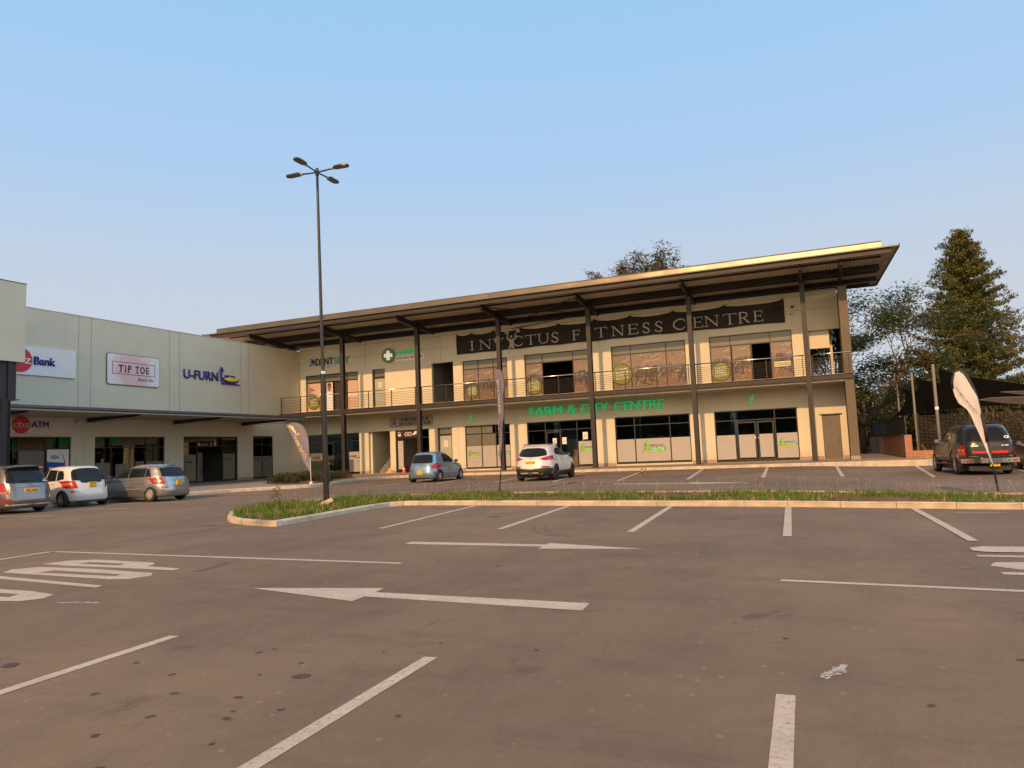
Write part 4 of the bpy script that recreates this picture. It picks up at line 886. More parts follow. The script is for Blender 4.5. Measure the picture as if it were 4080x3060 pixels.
def roman(ch, x0, w, z0, h, Y, s):
    """serif capitals built from thick and thin strokes"""
    t = h*.135; u = h*.06; sf = h*.20; q = []
    def st(pts, ww): q.append(seg([(x0+a*w, z0+b*h) for a, b in pts], ww))
    def ser(a, b, ww=None): ww = ww or sf; q.append([(x0+a*w-ww, z0+b*h-u*.5), (x0+a*w+ww, z0+b*h-u*.5), (x0+a*w+ww, z0+b*h+u*.5), (x0+a*w-ww, z0+b*h+u*.5)])
    def curve(pts, ww, n=5):
        P = smooth_pts([(x0+a*w, z0+b*h) for a, b in pts], n); L = len(P)
        wl = [ww[0]+(ww[1]-ww[0])*sin(pi*i/(L-1))**1 for i in range(L)]; q.append(seg([tuple(p) for p in P], wl))
    if ch == 'I': st([(.5, 0), (.5, 1)], t); ser(.5, .03); ser(.5, .97)
    if ch == 'N': st([(.12, 0), (.12, 1)], u); st([(.10, 1), (.88, 0)], t*.95); st([(.88, 0), (.88, 1)], u); ser(.12, .03); ser(.88, .97); ser(.06, .97, sf*.6)
    if ch == 'V': st([(.08, 1), (.52, 0)], t); st([(.50, 0), (.92, 1)], u); ser(.1, .97); ser(.9, .97)
    if ch == 'C': curve([(.92, .80), (.72, .97), (.45, .97), (.15, .75), (.08, .5), (.15, .25), (.45, .03), (.75, .04), (.95, .24)], (u, t)); st([(.93, .70), (.93, .98)], u)
    if ch == 'T': st([(.5, 0), (.5, 1)], t); st([(.02, .97), (.98, .97)], u); ser(.5, .03); st([(.04, .99), (.04, .78)], u); st([(.96, .99), (.96, .78)], u)
    if ch == 'U': curve([(.16, 1), (.16, .35), (.28, .08), (.5, .02), (.74, .08), (.86, .35), (.86, 1)], (t*.8, t*.5), 6); ser(.16, .97); ser(.86, .97, sf*.8)
    if ch == 'S': curve([(.84, .80), (.66, .96), (.38, .96), (.18, .78), (.28, .60), (.62, .44), (.84, .26), (.66, .04), (.34, .03), (.12, .22)], (u, t*.95)); st([(.85, .72), (.85, .98)], u); st([(.12, .02), (.12, .28)], u)
    if ch == 'F' or ch == 'E':
        st([(.2, 0), (.2, 1)], t); ser(.2, .03, sf*.9); st([(.05, .97), (.9, .97)], u); st([(.2, .53), (.75, .53)], u); st([(.9, .99), (.9, .76)], u); st([(.75, .62), (.75, .44)], u)
        if ch == 'E': st([(.05, .03), (.95, .03)], u); st([(.95, .0), (.95, .25)], u)
    if ch == 'R': st([(.2, 0), (.2, 1)], t); ser(.2, .03, sf*.9); curve([(.05, .97), (.5, .98), (.80, .88), (.80, .62), (.5, .49), (.2, .49)], (u, t*.8)); st([(.48, .5), (.98, .02)], t*.85); ser(1.0, .03, sf*.5)
    bm = bmesh.new()
    for k, pts in enumerate(q): prism(bm, type(pts)([(a, Y-.002*k, b) for a, b in pts]), (0, -1, 0), .006)
    att(obj('letter', bm, SILV), s)
YB = Yw-.115
for ch, x0, x1 in [('I', -23.05, -22.45), ('N', -22.15, -21.25), ('V', -21.05, -20.3), ('C', -19.62, -18.80), ('T', -18.66, -17.80), ('U', -17.72, -16.86), ('S', -16.74, -16.15), ('F', -15.20, -14.62), ('I', -14.35, -13.75), ('T', -13.62, -12.75), ('N', -12.45, -11.62), ('E', -11.38, -10.86+.2), ('S', -10.42, -9.86), ('S', -9.60, -9.04),
                   ('C', -8.42, -7.60), ('E', -7.15, -6.5), ('N', -6.42, -5.55), ('T', -5.30, -4.45), ('R', -4.38, -3.75), ('E', -3.48, -2.9)]:
    roman(ch, x0, x1-x0, 8.70, .68, YB, s)
fig = [(-19.95, 9.60), (-20.03, 9.42), (-20.02, 9.25), (-19.86, 9.12), (-19.80, 8.98), (-19.84, 8.78), (-19.95, 8.58), (-19.80, 8.56), (-19.68, 8.66), (-19.58, 8.56), (-19.44, 8.58), (-19.54, 8.80), (-19.58, 8.98), (-19.50, 9.12), (-19.32, 9.26), (-19.27, 9.45), (-19.40, 9.64), (-19.45, 9.56), (-19.38, 9.42), (-19.44, 9.30), (-19.60, 9.23), (-19.80, 9.24), (-19.92, 9.32), (-19.93, 9.44), (-19.88, 9.58)]
bm = bmesh.new(); prism(bm, [(a, YB, b) for a, b in fig], (0, -1, 0), .008); prism(bm, [(a, YB-.001, b) for a, b in circ(-19.68, 9.40, .085, 16)], (0, -1, 0), .008)
for (cx, cz) in ((-20.0, 9.72), (-19.15, 9.76)): prism(bm, [(cx-.16, YB, cz-.09), (cx+.05, YB, cz-.13), (cx+.17, YB, cz), (cx+.06, YB, cz+.13), (cx-.15, YB, cz+.11)], (0, -1, 0), .008)
att(obj('emblem', bm, SILV), s)
# dental sign
s = sign('shop_sign', 'DENTSKY DENTAL CARE sign in dark and pale blue raised letters', loc=(-35, Yw, 9))
att(poly('emblem', NAVY, None, wall_pts([(-37.08, 9.30), (-36.85, 9.30), (-36.62, 9.13), (-36.62, 8.93), (-36.86, 8.97), (-37.0, 9.05), (-36.80, 9.14)], Yw), (0, -1, 0), .08), s)
att(poly('emblem', CYAN, None, wall_pts([(-37.08, 8.72), (-37.08, 8.92), (-36.88, 8.92), (-36.63, 8.90), (-36.62, 8.82), (-36.85, 8.78)], Yw-.01), (0, -1, 0), .08), s)
att(T('lettering', 'DENT', BLK, None, -36.50, -34.85, 8.74, 9.29, Yw-.02, depth=.07), s); att(T('lettering', 'SKY', CYAN, None, -34.80, -33.30, 8.70, 9.27, Yw-.02, depth=.07), s)
pw('panel', WHITE, s, [(-35.62, 8.44), (-33.62, 8.44), (-33.62, 8.70), (-35.62, 8.70)], Yw, .05); att(T('lettering', 'DENTAL CARE', M('blue_letters', (.05, .07, .42), .4), None, -35.55, -33.68, 8.49, 8.65, Yw-.052, depth=.01), s)
# doctor sign
s = sign('shop_sign', 'round olive cross sign with madokero in green and a white DOCTOR GP CLINIC strip', loc=(-28.5, Yw, 9))
pw('disc', OLIVE, s, circ(-29.80, 8.97, .58, 40), Yw, .08)
a = .14; b = .36
pw('cross', M('lit_white_cross', (.78, .78, .82), .4, emit=.25), s, [(-29.8-a, 8.97-b), (-29.8+a, 8.97-b), (-29.8+a, 8.97-a), (-29.8+b, 8.97-a), (-29.8+b, 8.97+a), (-29.8+a, 8.97+a), (-29.8+a, 8.97+b), (-29.8-a, 8.97+b), (-29.8-a, 8.97+a), (-29.8-b, 8.97+a), (-29.8-b, 8.97-a), (-29.8-a, 8.97-a)], Yw-.081, .03)
att(T('lettering', 'madokero', M('mint_green', (.02, .42, .14), .35, emit=.25), None, -29.18, -26.94, 9.01, 9.34, Yw-.02, depth=.06, bold=.02), s)
pw('panel', WHITE, s, rrect(-29.24, -26.70, 8.47, 8.83, .17), Yw, .06); att(T('lettering', 'DOCTOR | GP CLINIC', BLK, None, -29.12, -26.84, 8.55, 8.76, Yw-.062, depth=.01, bold=.015), s)
# safety shop sign
s = sign('shop_sign', 'grey rounded THE SAFETY & SECURITY SHOP board over the open shop door', loc=(-28, Yw, 3.9))
pw('panel', M('taupe_board', (.34, .29, .24), .4), s, rrect(-29.86, -26.18, 3.54, 4.26, .08), Yw, .09)
att(T('lettering', 'THE SAFETY &', BLK, None, -28.90, -26.50, 3.95, 4.15, Yw-.09, depth=.04), s); att(T('lettering', 'SECURITY SHOP', BLK, None, -29.0, -26.32, 3.64, 3.85, Yw-.09, depth=.04), s)
pw('emblem', NAVY, s, [(-29.70, 3.60), (-29.12, 3.60), (-29.22, 3.72), (-29.33, 3.76), (-29.33, 3.95), (-29.48, 3.95), (-29.48, 3.76), (-29.60, 3.72)], Yw-.09, .03); pw('emblem', M('dull_gold', (.35, .22, .10), .5), s, circ(-29.40, 4.06, .10, 20), Yw-.09, .03)
pw('emblem', WHITE, s, [(-29.75, 3.68), (-29.42, 3.62), (-29.10, 3.72), (-29.38, 3.70)], Yw-.122, .01)
# white pictograms on the plum header: padlock, handcuffs, camera
s = sign('door_header_pictograms', 'white padlock, handcuff and camera pictograms over the security shop door', 'pictograms', (-28.4, 47.41, 3))
for cx in (-29.05,): 
    pw('pictogram', WHITE, s, rrect(cx-.12, cx+.10, 2.84, 3.00, .03), 47.418, .01); pw('pictogram', WHITE, s, seg([(cx-.1, 3.0), (cx-.10, 3.12), (cx-.02, 3.17), (cx+.06, 3.12), (cx+.06, 3.02)], .04), 47.416, .01)
for cx in (-28.48, -28.18): pw('pictogram', WHITE, s, seg([(cx+.12*cos(q*pi/8), 2.98+.12*sin(q*pi/8)) for q in range(17)], .045), 47.418, .01)
pw('pictogram', WHITE, s, [(-27.92, 2.88), (-27.62, 2.98), (-27.58, 3.16), (-27.74, 3.18), (-27.84, 3.04), (-27.95, 3.0)], 47.418, .01)
# stickers NEW ...
def badge(label, x, z, r, words, Y=47.46):
    s = sign('round_sticker', label, 'sticker', (x, Y, z), 'olive NEW stickers on upstairs windows')
    pw('disc', BLK, s, circ(x, z, r*1.07, 36), Y, .003); pw('disc', OLIVE, s, circ(x, z, r, 36), Y-.004, .003)
    n = len(words)
    for i, wd in enumerate(words):
        zz = z+r*.62-(i+1)*(r*1.15/n); hw = r*.62
        att(text('lettering', wd, WHITE, None, (x-hw, Y-.008, zz+.02-.03), (2*hw, 0, .10*r), (0, 0, r*1.0/n*.8), .003), s)
badge('round olive NEW sticker on the pale pink dental window', -36.84, 5.84, .52, ['NEW', 'DENTAL', 'SOON'])
badge('round olive NEW sticker behind the tall grey flag', -22.95, 5.78, .46, ['NEW', 'GYM', 'COMING', 'SOON'])
badge('round olive NEW sticker left of the wide black upstairs opening', -18.2, 5.80, .55, ['NEW', 'GYM', 'COMING', 'SOON'])
badge('largest round olive NEW GYM sticker on the widest gym photo', -11.98, 6.15, .66, ['NEW', 'GYM', 'COMING', 'SOON'])
badge('round olive NEW SHOP sticker on the last upstairs window', -5.65, 5.80, .56, ['NEW', 'SHOP', 'COMING', 'SOON'])
s = sign('window_sticker', 'small white madokero sticker on the last gym window panel', 'sticker', (-2.0, 47.46, 6))
pw('panel', M('pale_olive', (.55, .56, .38), .5), s, rrect(-2.48, -1.52, 5.85, 6.18, .08), 47.46, .003); att(T('lettering', '+ madokero', OLIVE, None, -2.42, -1.58, 5.95, 6.10, 47.456, depth=.003), s)
s = sign('window_sticker', 'white DENTSKY sticker low on the right pink dental window panel', 'sticker', (-33.1, 47.46, 6.3))
pw('panel', WHITE, s, rrect(-33.58, -32.72, 6.1, 6.42, .05), 47.46, .003); att(T('lettering', 'DENTSKY', RED, None, -33.5, -32.8, 6.2, 6.34, 47.456, depth=.003), s)
def notice(label, x, z, w=.27, h=.38, Y=47.49, red=True):
    s = sign('paper_notice', label, 'notice', (x, Y, z), 'paper notices taped to doors and windows')
    pw('paper', WHITE, s, [(x, z), (x+w, z), (x+w, z+h), (x, z+h)], Y, .004)
    if red: pw('symbol', RED, s, circ(x+w/2, z+h*.62, w*.26, 20), Y-.005, .002); pw('symbol', WHITE, s, circ(x+w/2, z+h*.62, w*.15, 20), Y-.008, .002)
    bm = bmesh.new()
    for k in range(3): box(bm, x+w*.2, x+w*.8, Y-.008, Y-.0045, z+h*(.10+.09*k if red else .3+.16*k), z+h*(.135+.09*k if red else .34+.16*k))
    att(obj('printed_lines', bm, RED if red else BLK), s)
notice('white notice with a red no-entry ring on the narrow upstairs door', -30.83, 6.64)
notice('white notice with a red no-entry ring on the pale ground floor door', -25.38, 1.92, .30, .44)
notice('left of two white papers in the window above the white car', -17.0, 1.74, .28, .42, 47.42, False); notice('right of two white papers in the window above the white car', -16.32, 1.74, .30, .45, 47.42, False)
notice('single white paper left of the column, above the frosted panel sticker', -14.85, 2.0, .34, .48, 47.42, False)
# dental window print: dark bars + portrait panel
s = sign('window_print', 'black bar pattern printed on the left dental window', 'window print', (-37, 47.46, 6.9))
bm = bmesh.new()
for k, wd in enumerate((.14, .22, .55, .75, .35, .62, .30, .18)): box(bm, -37.44, -37.44+wd, 47.45, 47.462, 7.25-k*.15, 7.30-k*.15)
att(obj('bars', bm, BLK), s)
s = thing('portrait_poster', 'life-size printed portrait of a smiling person in a white coat beside the dark curtain', 'poster', (-35.3, 47.5, FZ))
pw('panel', M('poster_white', (.56, .45, .40), .5), s, [(-35.62, FZ+.06), (-35.02, FZ+.06), (-35.02, 7.34), (-35.62, 7.34)], 47.5, .012)
SKINP = M('printed_skin', (.20, .075, .035), .5)
pw('printed_head', SKINP, s, circ(-35.36, 7.0, .17, 28, .26), 47.485, .004); pw('printed_hair', BLK, s, [(-35.53, 7.05), (-35.52, 7.24), (-35.36, 7.31), (-35.20, 7.24), (-35.19, 7.05), (-35.25, 7.16), (-35.47, 7.16)], 47.479, .004)
pw('printed_beard', BLK, s, [(-35.50, 6.90), (-35.40, 6.72), (-35.32, 6.72), (-35.22, 6.90), (-35.27, 6.82), (-35.45, 6.82)], 47.479, .004); pw('printed_smile', WHITE, s, [(-35.43, 6.90), (-35.29, 6.90), (-35.32, 6.86), (-35.40, 6.86)], 47.474, .003)
for ex in (-35.43, -35.29): pw('printed_eye', BLK, s, circ(ex, 7.03, .018, 10), 47.479, .003)
pw('printed_coat', WHITE, s, [(-35.62, 6.05), (-35.60, 6.50), (-35.44, 6.66), (-35.36, 6.55), (-35.28, 6.66), (-35.10, 6.52), (-35.04, 6.2), (-35.04, 5.15), (-35.62, 5.15)], 47.485, .004); pw('printed_collar', SKINP, s, [(-35.42, 6.74), (-35.30, 6.74), (-35.36, 6.56)], 47.479, .003)
# fury/u-furn marks on glass
def ufurn_mark(label, x0, z, w, Y=47.45, left=False, tt=.003, big=False, group=None):
    s = sign('shop_sticker' if not big else 'shop_sign', label, 'sticker' if not big else 'sign', (0, 0, 0), group)
    hh = w*.17
    if left:
        Xp = x0[0]; y0 = x0[1]
        att(TL('lettering', 'U-FURN', NAVY, None, y0, y0+w*.60, z, z+hh*.72, Xp, depth=tt, bold=.02), s); P = lambda pts, m, d: att(poly('emblem', m, None, left_pts([(y0+a*w, z+b*w) for a, b in pts], Xp+d), (1, 0, 0), tt), s)
    else:
        att(T('lettering', 'U-FURN', NAVY, None, x0, x0+w*.60, z, z+hh, Y, depth=tt), s); P = lambda pts, m, d: att(poly('emblem', m, None, wall_pts([(x0+a*w, z+b*w) for a, b in pts], Y-d), (0, -1, 0), tt), s)
    P([(.665, -.035), (1.02, -.035), (.985, -.018), (.70, -.018), (.668, .0)], NAVY, tt*.5)
    P(seg([(.672, .058), (.69, .022), (.74, -.002), (.86, -.006), (.94, .012), (.985, .052)], [.012, .026, .03, .03, .028, .012]), NAVY, tt*1.2)
    P([(.705, .042), (.72, .025), (.77, .014), (.83, .010), (.90, .018), (.945, .036), (.955, .046), (.90, .062), (.83, .068), (.76, .062)], YEL, tt*2.4)
    P([(.72, .066), (.80, .073), (.80, .098), (.72, .095)], NAVY, tt); P([(.83, .073), (.91, .066), (.91, .09), (.83, .098)], NAVY, tt)
    P([(.635, -.0), (.655, -.0), (.655, .125), (.635, .125)], NAVY, tt*1.5); P([(.61, .13), (.68, .13), (.66, .20), (.63, .20)], NAVY, tt*2)
    return s
ufurn_mark('big raised navy U-FURNI letters with a yellow sofa boat on the left wall', (LX+.01, 35.78), 7.02, 4.95, left=True, tt=.06, big=True)
ufurn_mark('small U-FURNI sticker on the frosted pane right of the first column', -33.62, 1.45, .95, 47.45, group='small U-FURNI stickers on shop glass')
ufurn_mark('small U-FURNI sticker on the grey pane just left of the lamp pole', -37.0, 1.45, .95, 47.45, group='small U-FURNI stickers on shop glass')
ufurn_mark('small U-FURNI sticker on the left pane of the pair by the far door', (-38.2, 42.3), 1.5, .8, left=True, group='small U-FURNI stickers on shop glass')
ufurn_mark('small U-FURNI sticker on the right pane of the pair by the far door', (-38.2, 43.3), 1.5, .8, left=True, group='small U-FURNI stickers on shop glass')
ufurn_mark('small U-FURNI sticker on the open shopfront leaf at left', (-38.2, 36.0), 1.5, .85, left=True, group='small U-FURNI stickers on shop glass')
ufurn_mark('small U-FURNI sticker on the shopfront leaf right of the opening', (-38.2, 39.4), 1.6, .9, left=True, group='small U-FURNI stickers on shop glass')
# bank signs, beauty bar sign
s = sign('bank_sign', 'white cbz Bank board with a red disc, half hidden by the entrance portal', loc=(LX, 26, 7))
pl('board', WHITE, s, [(22.4, 6.42), (28.2, 6.42), (28.2, 7.93), (22.4, 7.93)], LX+.002, .10); pl('disc', RED, s, circ(25.1, 7.17, .64, 40), LX+.103, .03)
att(TL('lettering', 'cbz', WHITE, None, 24.52, 25.66, 6.98, 7.42, LX+.134, depth=.02), s); att(TL('lettering', 'Bank', NAVY, None, 25.82, 27.0, 6.98, 7.42, LX+.103, depth=.06, bold=.02), s)
s = sign('atm_sign', 'cream cbz ATM board with a large red disc below the canopy', loc=(LX, 26, 4))
pl('board', M('cream_board', (.62, .55, .47), .4), s, [(22.2, 3.33), (28.15, 3.33), (28.15, 4.16), (22.2, 4.16)], LX+.002, .09); pl('board', MC['cream_board'], s, [(22.2, 4.161), (28.15, 4.161), (28.15, 4.235), (22.2, 4.235)], LX+.002, .09)
pl('disc', RED, s, circ(25.22, 3.80, .46, 40), LX+.094, .03)
att(TL('lettering', 'cbz', MC['cream_board'], None, 24.80, 25.64, 3.66, 3.99, LX+.125, depth=.02), s); att(TL('lettering', 'ATM', NAVY, None, 25.76, 26.68, 3.67, 3.98, LX+.094, depth=.06), s)
s = sign('shop_sign', 'white rounded TIP TOE Beauty Bar board with a pink watercolour smudge', loc=(LX, 32, 7))
def wc():
    m, t, p = new_mat('watercolour_board'); v = coords(t)
    g = t.nodes.new('ShaderNodeNewGeometry'); sp = t.nodes.new('ShaderNodeVectorMath'); sp.operation = 'DISTANCE'; t.links.new(g.outputs['Position'], sp.inputs[0]); sp.inputs[1].default_value = (LX+.1, 31.9, 7.15)
    n = noise(t, v, 1.6, 6, .75); ad = t.nodes.new('ShaderNodeMath'); ad.operation = 'MULTIPLY_ADD'; ad.inputs[1].default_value = -1.9; t.links.new(n, ad.inputs[0]); t.links.new(sp.outputs['Value'], ad.inputs[2])
    c = ramp(t, ad.outputs[0], [(.0, (.72, .48, .50)), (.3, (.74, .62, .63)), (.55, (.75, .74, .75))]); t.links.new(c, p.inputs['Base Color']); p.inputs['Roughness'].default_value = .35; return m
pl('board', M('board_edge', (.12, .12, .12), .5), s, rrect(30.16, 33.88, 6.25, 8.12, .17), LX+.002, .06); pl('board', wc(), s, rrect(30.20, 33.84, 6.29, 8.08, .15), LX+.062, .02)
bm = bmesh.new(); X0 = LX+.083
for (a, b, c, d) in ((30.51, 33.51, 7.61, 7.64), (30.51, 33.51, 6.90, 6.93), (30.51, 30.54, 6.93, 7.61), (33.48, 33.51, 6.93, 7.61)): box(bm, X0, X0+.004, a, b, c, d)
att(obj('frame_line', bm, BLK), s)
for wd, a, b in (('TIP', 30.92, 31.82), ('TOE', 32.08, 33.05)):
    att(TL('lettering', wd, BLK, None, a, b, 7.03, 7.46, X0, depth=.006, space=1.25, bold=.022), s)
bm = bmesh.new()
for a, b in ((30.9, 31.14), (31.36, 31.48), (31.56, 31.72), (32.10, 32.36)): box(bm, X0, X0+.005, a, b, 7.02, 7.045)
att(obj('serif', bm, BLK), s)
att(TL('lettering', 'Beauty Bar', BLK, None, 32.30, 33.43, 6.52, 6.77, X0, depth=.005), s)
s = sign('card_poster', 'white VISA poster with a blue foot and a red swoosh in the bank window', 'poster', (LX, 27, 2))
pl('panel', WHITE, s, [(26.74, .9), (27.97, .9), (27.97, 2.5), (26.74, 2.5)], -38.205, .006); pl('band', M('visa_blue', (.01, .07, .38), .4), s, [(26.74, .9), (27.72, .9), (27.72, 1.78), (26.74, 1.86)], -38.198, .004)
att(TL('lettering', 'VISA', NAVY, None, 26.88, 27.40, 2.0, 2.20, -38.192, depth=.004, bold=.02, shear=.05), s)
pl('swoosh', RED, s, seg([(27.42, 2.36), (27.60, 2.18), (27.72, 1.92), (27.76, 1.60), (27.74, 1.0)], [.01, .045, .06, .06, .05]), -38.193, .003)
pl('panel', WHITE, s, [(26.86, 1.42), (27.10, 1.42), (27.10, 1.56), (26.86, 1.56)], -38.193, .003)

# ------------------------------------------------------------------ street furniture: lamp, flags, fence, sails
LAMPM = M('black_lamp_paint', (.016, .014, .014), .35, 0, .1, 3, .5)
def lamp_post(label, x, y, lean, group):
    t = thing('street_lamp', label, 'street lamp', (x, y, gz(x, y)+.06), 0, group)
    def at(z): return (lean*(z/10.2)**1.0, 0, z)
    bm = bmesh.new(); tube(bm, [at(0), at(3.9)], .085, .075, 16); tube(bm, [at(3.9), at(3.98)], .072, .052, 16)
    tube(bm, [at(3.98), at(7)], .050, .045, 14); tube(bm, [at(7), at(10.05)], .045, .038, 14)
    obj('pole', bm, LAMPM, t, True, 40)
    bm = bmesh.new(); tube(bm, [at(3.84), at(3.92)], .088, .088, 16); obj('collar', bm, SSTEEL, t, True, 40)
    bm = bmesh.new(); box(bm, .06, .085, -.05, .05, .6, .95); obj('access_door', bm, LAMPM, t)
    bm = bmesh.new(); tube(bm, [at(9.92), at(10.12)], .055, .055, 14); lathe(bm, [(10.12, .055), (10.16, .04), (10.18, .0)], 14, 'Z', (lean, 0, 0)); obj('cap', bm, LAMPM, t, True, 40)
    for a in (3, 93, 183, 273):
        c, s_ = cos(radians(a)), sin(radians(a)); top = Vector(at(10.03))
        def P(r, z, w=0): return top+Vector((c*r-s_*w, s_*r+c*w, z))
        bm = bmesh.new(); tube(bm, [P(.04, 0), P(.56, .03)], .024, .024, 10)
        arm = obj('lamp_arm', bm, LAMPM, t, True)
        bm = bmesh.new(); tube(bm, [P(.50, .027), P(.66, .035)], .036, .034, 10); box_pts = None
        sp = obj('spigot', bm, M('grey_cast', (.30, .26, .23), .5), arm, True)
        out = [(.58, .05), (.66, .10), (.95, .115), (1.06, .09), (1.10, .04), (1.10, -.04), (1.06, -.09), (.95, -.115), (.66, -.10), (.58, -.05)]
        bm = bmesh.new(); prism(bm, [P(r, .015, w) for r, w in out], (0, 0, 1), .05); prism(bm, [P(r, .066, w) for r, w in [(.66, .06), (.86, .06), (.86, -.06), (.66, -.06)]], (0, 0, 1), .03)
        obj('lamp_head', bm, LAMPM, arm)
        bm = bmesh.new(); prism(bm, [P(.84+(r-.84)*.86, .010, w*.82) for r, w in out], (0, 0, 1), .004)
        obj('lens', bm, M('lamp_lens', (.20, .14, .10), .3), arm)
lamp_post('tall black four-armed street lamp standing in the grass island', -13.5, 17.9, -.13, None)
lamp_post('second black four-armed street lamp, behind the viewer, whose thin shadow reaches the island tip', -12.35, -5.0, 0, None)
# ---- feather flags
def flag(label, cloth, border, polepts, cmat, base, marks=None, group='feather flags'):
    t = thing('feather_flag', label, 'flag', base, 0, group); b = Vector(base)
    bm = bmesh.new(); tube(bm, [Vector(p)-b for p in polepts[:3]], .022, .016, 10); obj('pole', bm, LAMPM if (border or 'tall narrow' in label) else M('pale_pole', (.5, .5, .48), .4), t, True)
    bm = bmesh.new(); tube(bm, [Vector(p)-b for p in polepts[2:]], .016, .008, 8); obj('curved_rod', bm, BLACKM, t, True)
    bm = bmesh.new(); f = bm.faces.new([bm.verts.new(Vector(p)-b) for p in cloth]); bmesh.ops.triangulate(bm, faces=[f])
    for _ in range(3): bmesh.ops.subdivide_edges(bm, edges=[e for e in bm.edges if e.calc_length() > .18], cuts=1, use_grid_fill=True); bmesh.ops.triangulate(bm, faces=bm.faces[:])
    n = (Vector(cloth[2])-Vector(cloth[0])).cross(Vector(cloth[5])-Vector(cloth[0])).normalized()
    for v in bm.verts: v.co += n*(.022*sin(v.co.z*5+v.co.x*9)+.012*sin(v.co.x*23+v.co.z*3))
    ext = bmesh.ops.extrude_face_region(bm, geom=bm.faces[:])
    for v in ext['geom']:
        if isinstance(v, bmesh.types.BMVert): v.co += n*.004
    cl = obj('cloth', bm, cmat, t, True, 50)
    if border:
        bm = bmesh.new(); tube(bm, [Vector(p)-b for p in border], .034, .026, 6); obj('border', bm, BLACKM, cl, True)
    return t, n
def cloth_mat(name, col, tr=.35):
    m, t, p = new_mat(name); v = coords(t); c = ramp(t, noise(t, v, 2, 3), [(.3, tuple(x*.93 for x in col)), (.7, col)])
    t.links.new(c, p.inputs['Base Color']); p.inputs['Roughness'].default_value = .75
    tl = t.nodes.new('ShaderNodeBsdfTranslucent'); t.links.new(c, tl.inputs[0]); mx = t.nodes.new('ShaderNodeMixShader'); mx.inputs[0].default_value = tr
    t.links.new(p.outputs[0], mx.inputs[1]); t.links.new(tl.outputs[0], mx.inputs[2]); t.links.new(mx.outputs[0], t.nodes['Material Output'].inputs[0]); return m
WCL = cloth_mat('white_flag_cloth', (.80, .79, .79)); GCL = cloth_mat('grey_violet_flag_cloth', (.17, .16, .21), .3); GCL2 = cloth_mat('grey_violet_flag_cloth_pale', (.28, .265, .34), .3)  # the last one is a paler tone of the grey-violet cloth
# outlines in metres, in each flag's own plane
T1, n1 = flag('white teardrop flag with reversed gym lettering in the grass at right', [(3.406, 19.300, 0.609), (3.342, 19.300, 1.160), (3.324, 19.300, 1.440), (3.290, 19.300, 1.691), (3.254, 19.300, 1.932), (3.227, 19.300, 2.162), (3.194, 19.300, 2.318), (3.149, 19.300, 2.463), (3.096, 19.300, 2.610), (3.031, 19.300, 2.736), (2.931, 19.300, 2.788), (2.841, 19.300, 2.746), (2.785, 19.300, 2.645), (2.764, 19.300, 2.536), (2.769, 19.300, 2.392), (2.806, 19.300, 2.212), (2.860, 19.300, 2.055), (3.008, 19.300, 1.903), (3.072, 19.300, 1.768), (3.130, 19.300, 1.569), (3.204, 19.300, 1.338), (3.254, 19.300, 1.164)], [(3.335, 19.300, 1.161), (3.319, 19.300, 1.441), (3.286, 19.300, 1.691), (3.250, 19.300, 1.932), (3.223, 19.300, 2.163), (3.190, 19.300, 2.318), (3.143, 19.300, 2.458), (3.089, 19.300, 2.599), (3.025, 19.300, 2.728), (2.930, 19.300, 2.780), (2.847, 19.300, 2.740), (2.793, 19.300, 2.644), (2.770, 19.300, 2.535), (2.773, 19.300, 2.391)], [(3.449, 19.300, 0.066), (3.405, 19.300, 0.602), (3.342, 19.300, 1.160), (3.331, 19.300, 1.440), (3.297, 19.300, 1.691), (3.264, 19.300, 1.931), (3.236, 19.300, 2.162), (3.203, 19.300, 2.317), (3.161, 19.300, 2.462), (3.106, 19.300, 2.615), (3.041, 19.300, 2.746), (2.932, 19.300, 2.808), (2.829, 19.300, 2.769), (2.773, 19.300, 2.668)], WCL, (3.449, 19.3, 0.066))
FLM = M('flag_print', (.10, .09, .095), .7)
flagtext_args = [('INVICTUS', T1, (3.203, 19.3, 1.766), (-0.354, 0.0, 0.587), (-0.036, 0.0, 0.113))]
flagtext_args += [('FITNESS CENTRE', T1, (3.156, 19.3, 1.769), (-0.262, 0.0, 0.471), (-0.008, 0.0, 0.039))]
T2, n2 = flag('tall narrow grey-violet flag seen nearly edge-on in front of the white frosted windows', [(-9.809, 22.245, 0.897), (-9.705, 22.144, 1.667), (-9.559, 22.002, 2.457), (-9.449, 21.896, 3.377), (-9.450, 21.897, 3.697), (-9.530, 21.974, 3.977), (-9.673, 22.113, 4.103), (-9.855, 22.288, 4.111), (-9.991, 22.421, 4.051), (-9.937, 22.369, 3.714), (-9.885, 22.318, 3.025), (-9.823, 22.257, 2.478), (-9.822, 22.257, 1.672), (-9.835, 22.269, 0.897)], None, [(-9.979, 22.408, 0.087), (-9.873, 22.306, 0.603), (-9.809, 22.245, 0.897), (-9.680, 22.119, 1.667), (-9.529, 21.974, 2.455), (-9.424, 21.872, 3.374), (-9.430, 21.878, 3.694), (-9.504, 21.949, 3.978), (-9.672, 22.111, 4.124), (-9.853, 22.287, 4.133), (-10.001, 22.430, 4.067)], GCL2, (-9.979, 22.408, 0.087))
flagtext_args += [('INVICTUS', T2, (-9.613, 22.055, 2.675), (-0.085, 0.082, 1.099), (-0.132, 0.127, -0.021))]
flagtext_args += [('FITNESS', T2, (-9.777, 22.213, 1.59), (-0.009, 0.009, 0.832), (-0.051, 0.05, -0.002))]
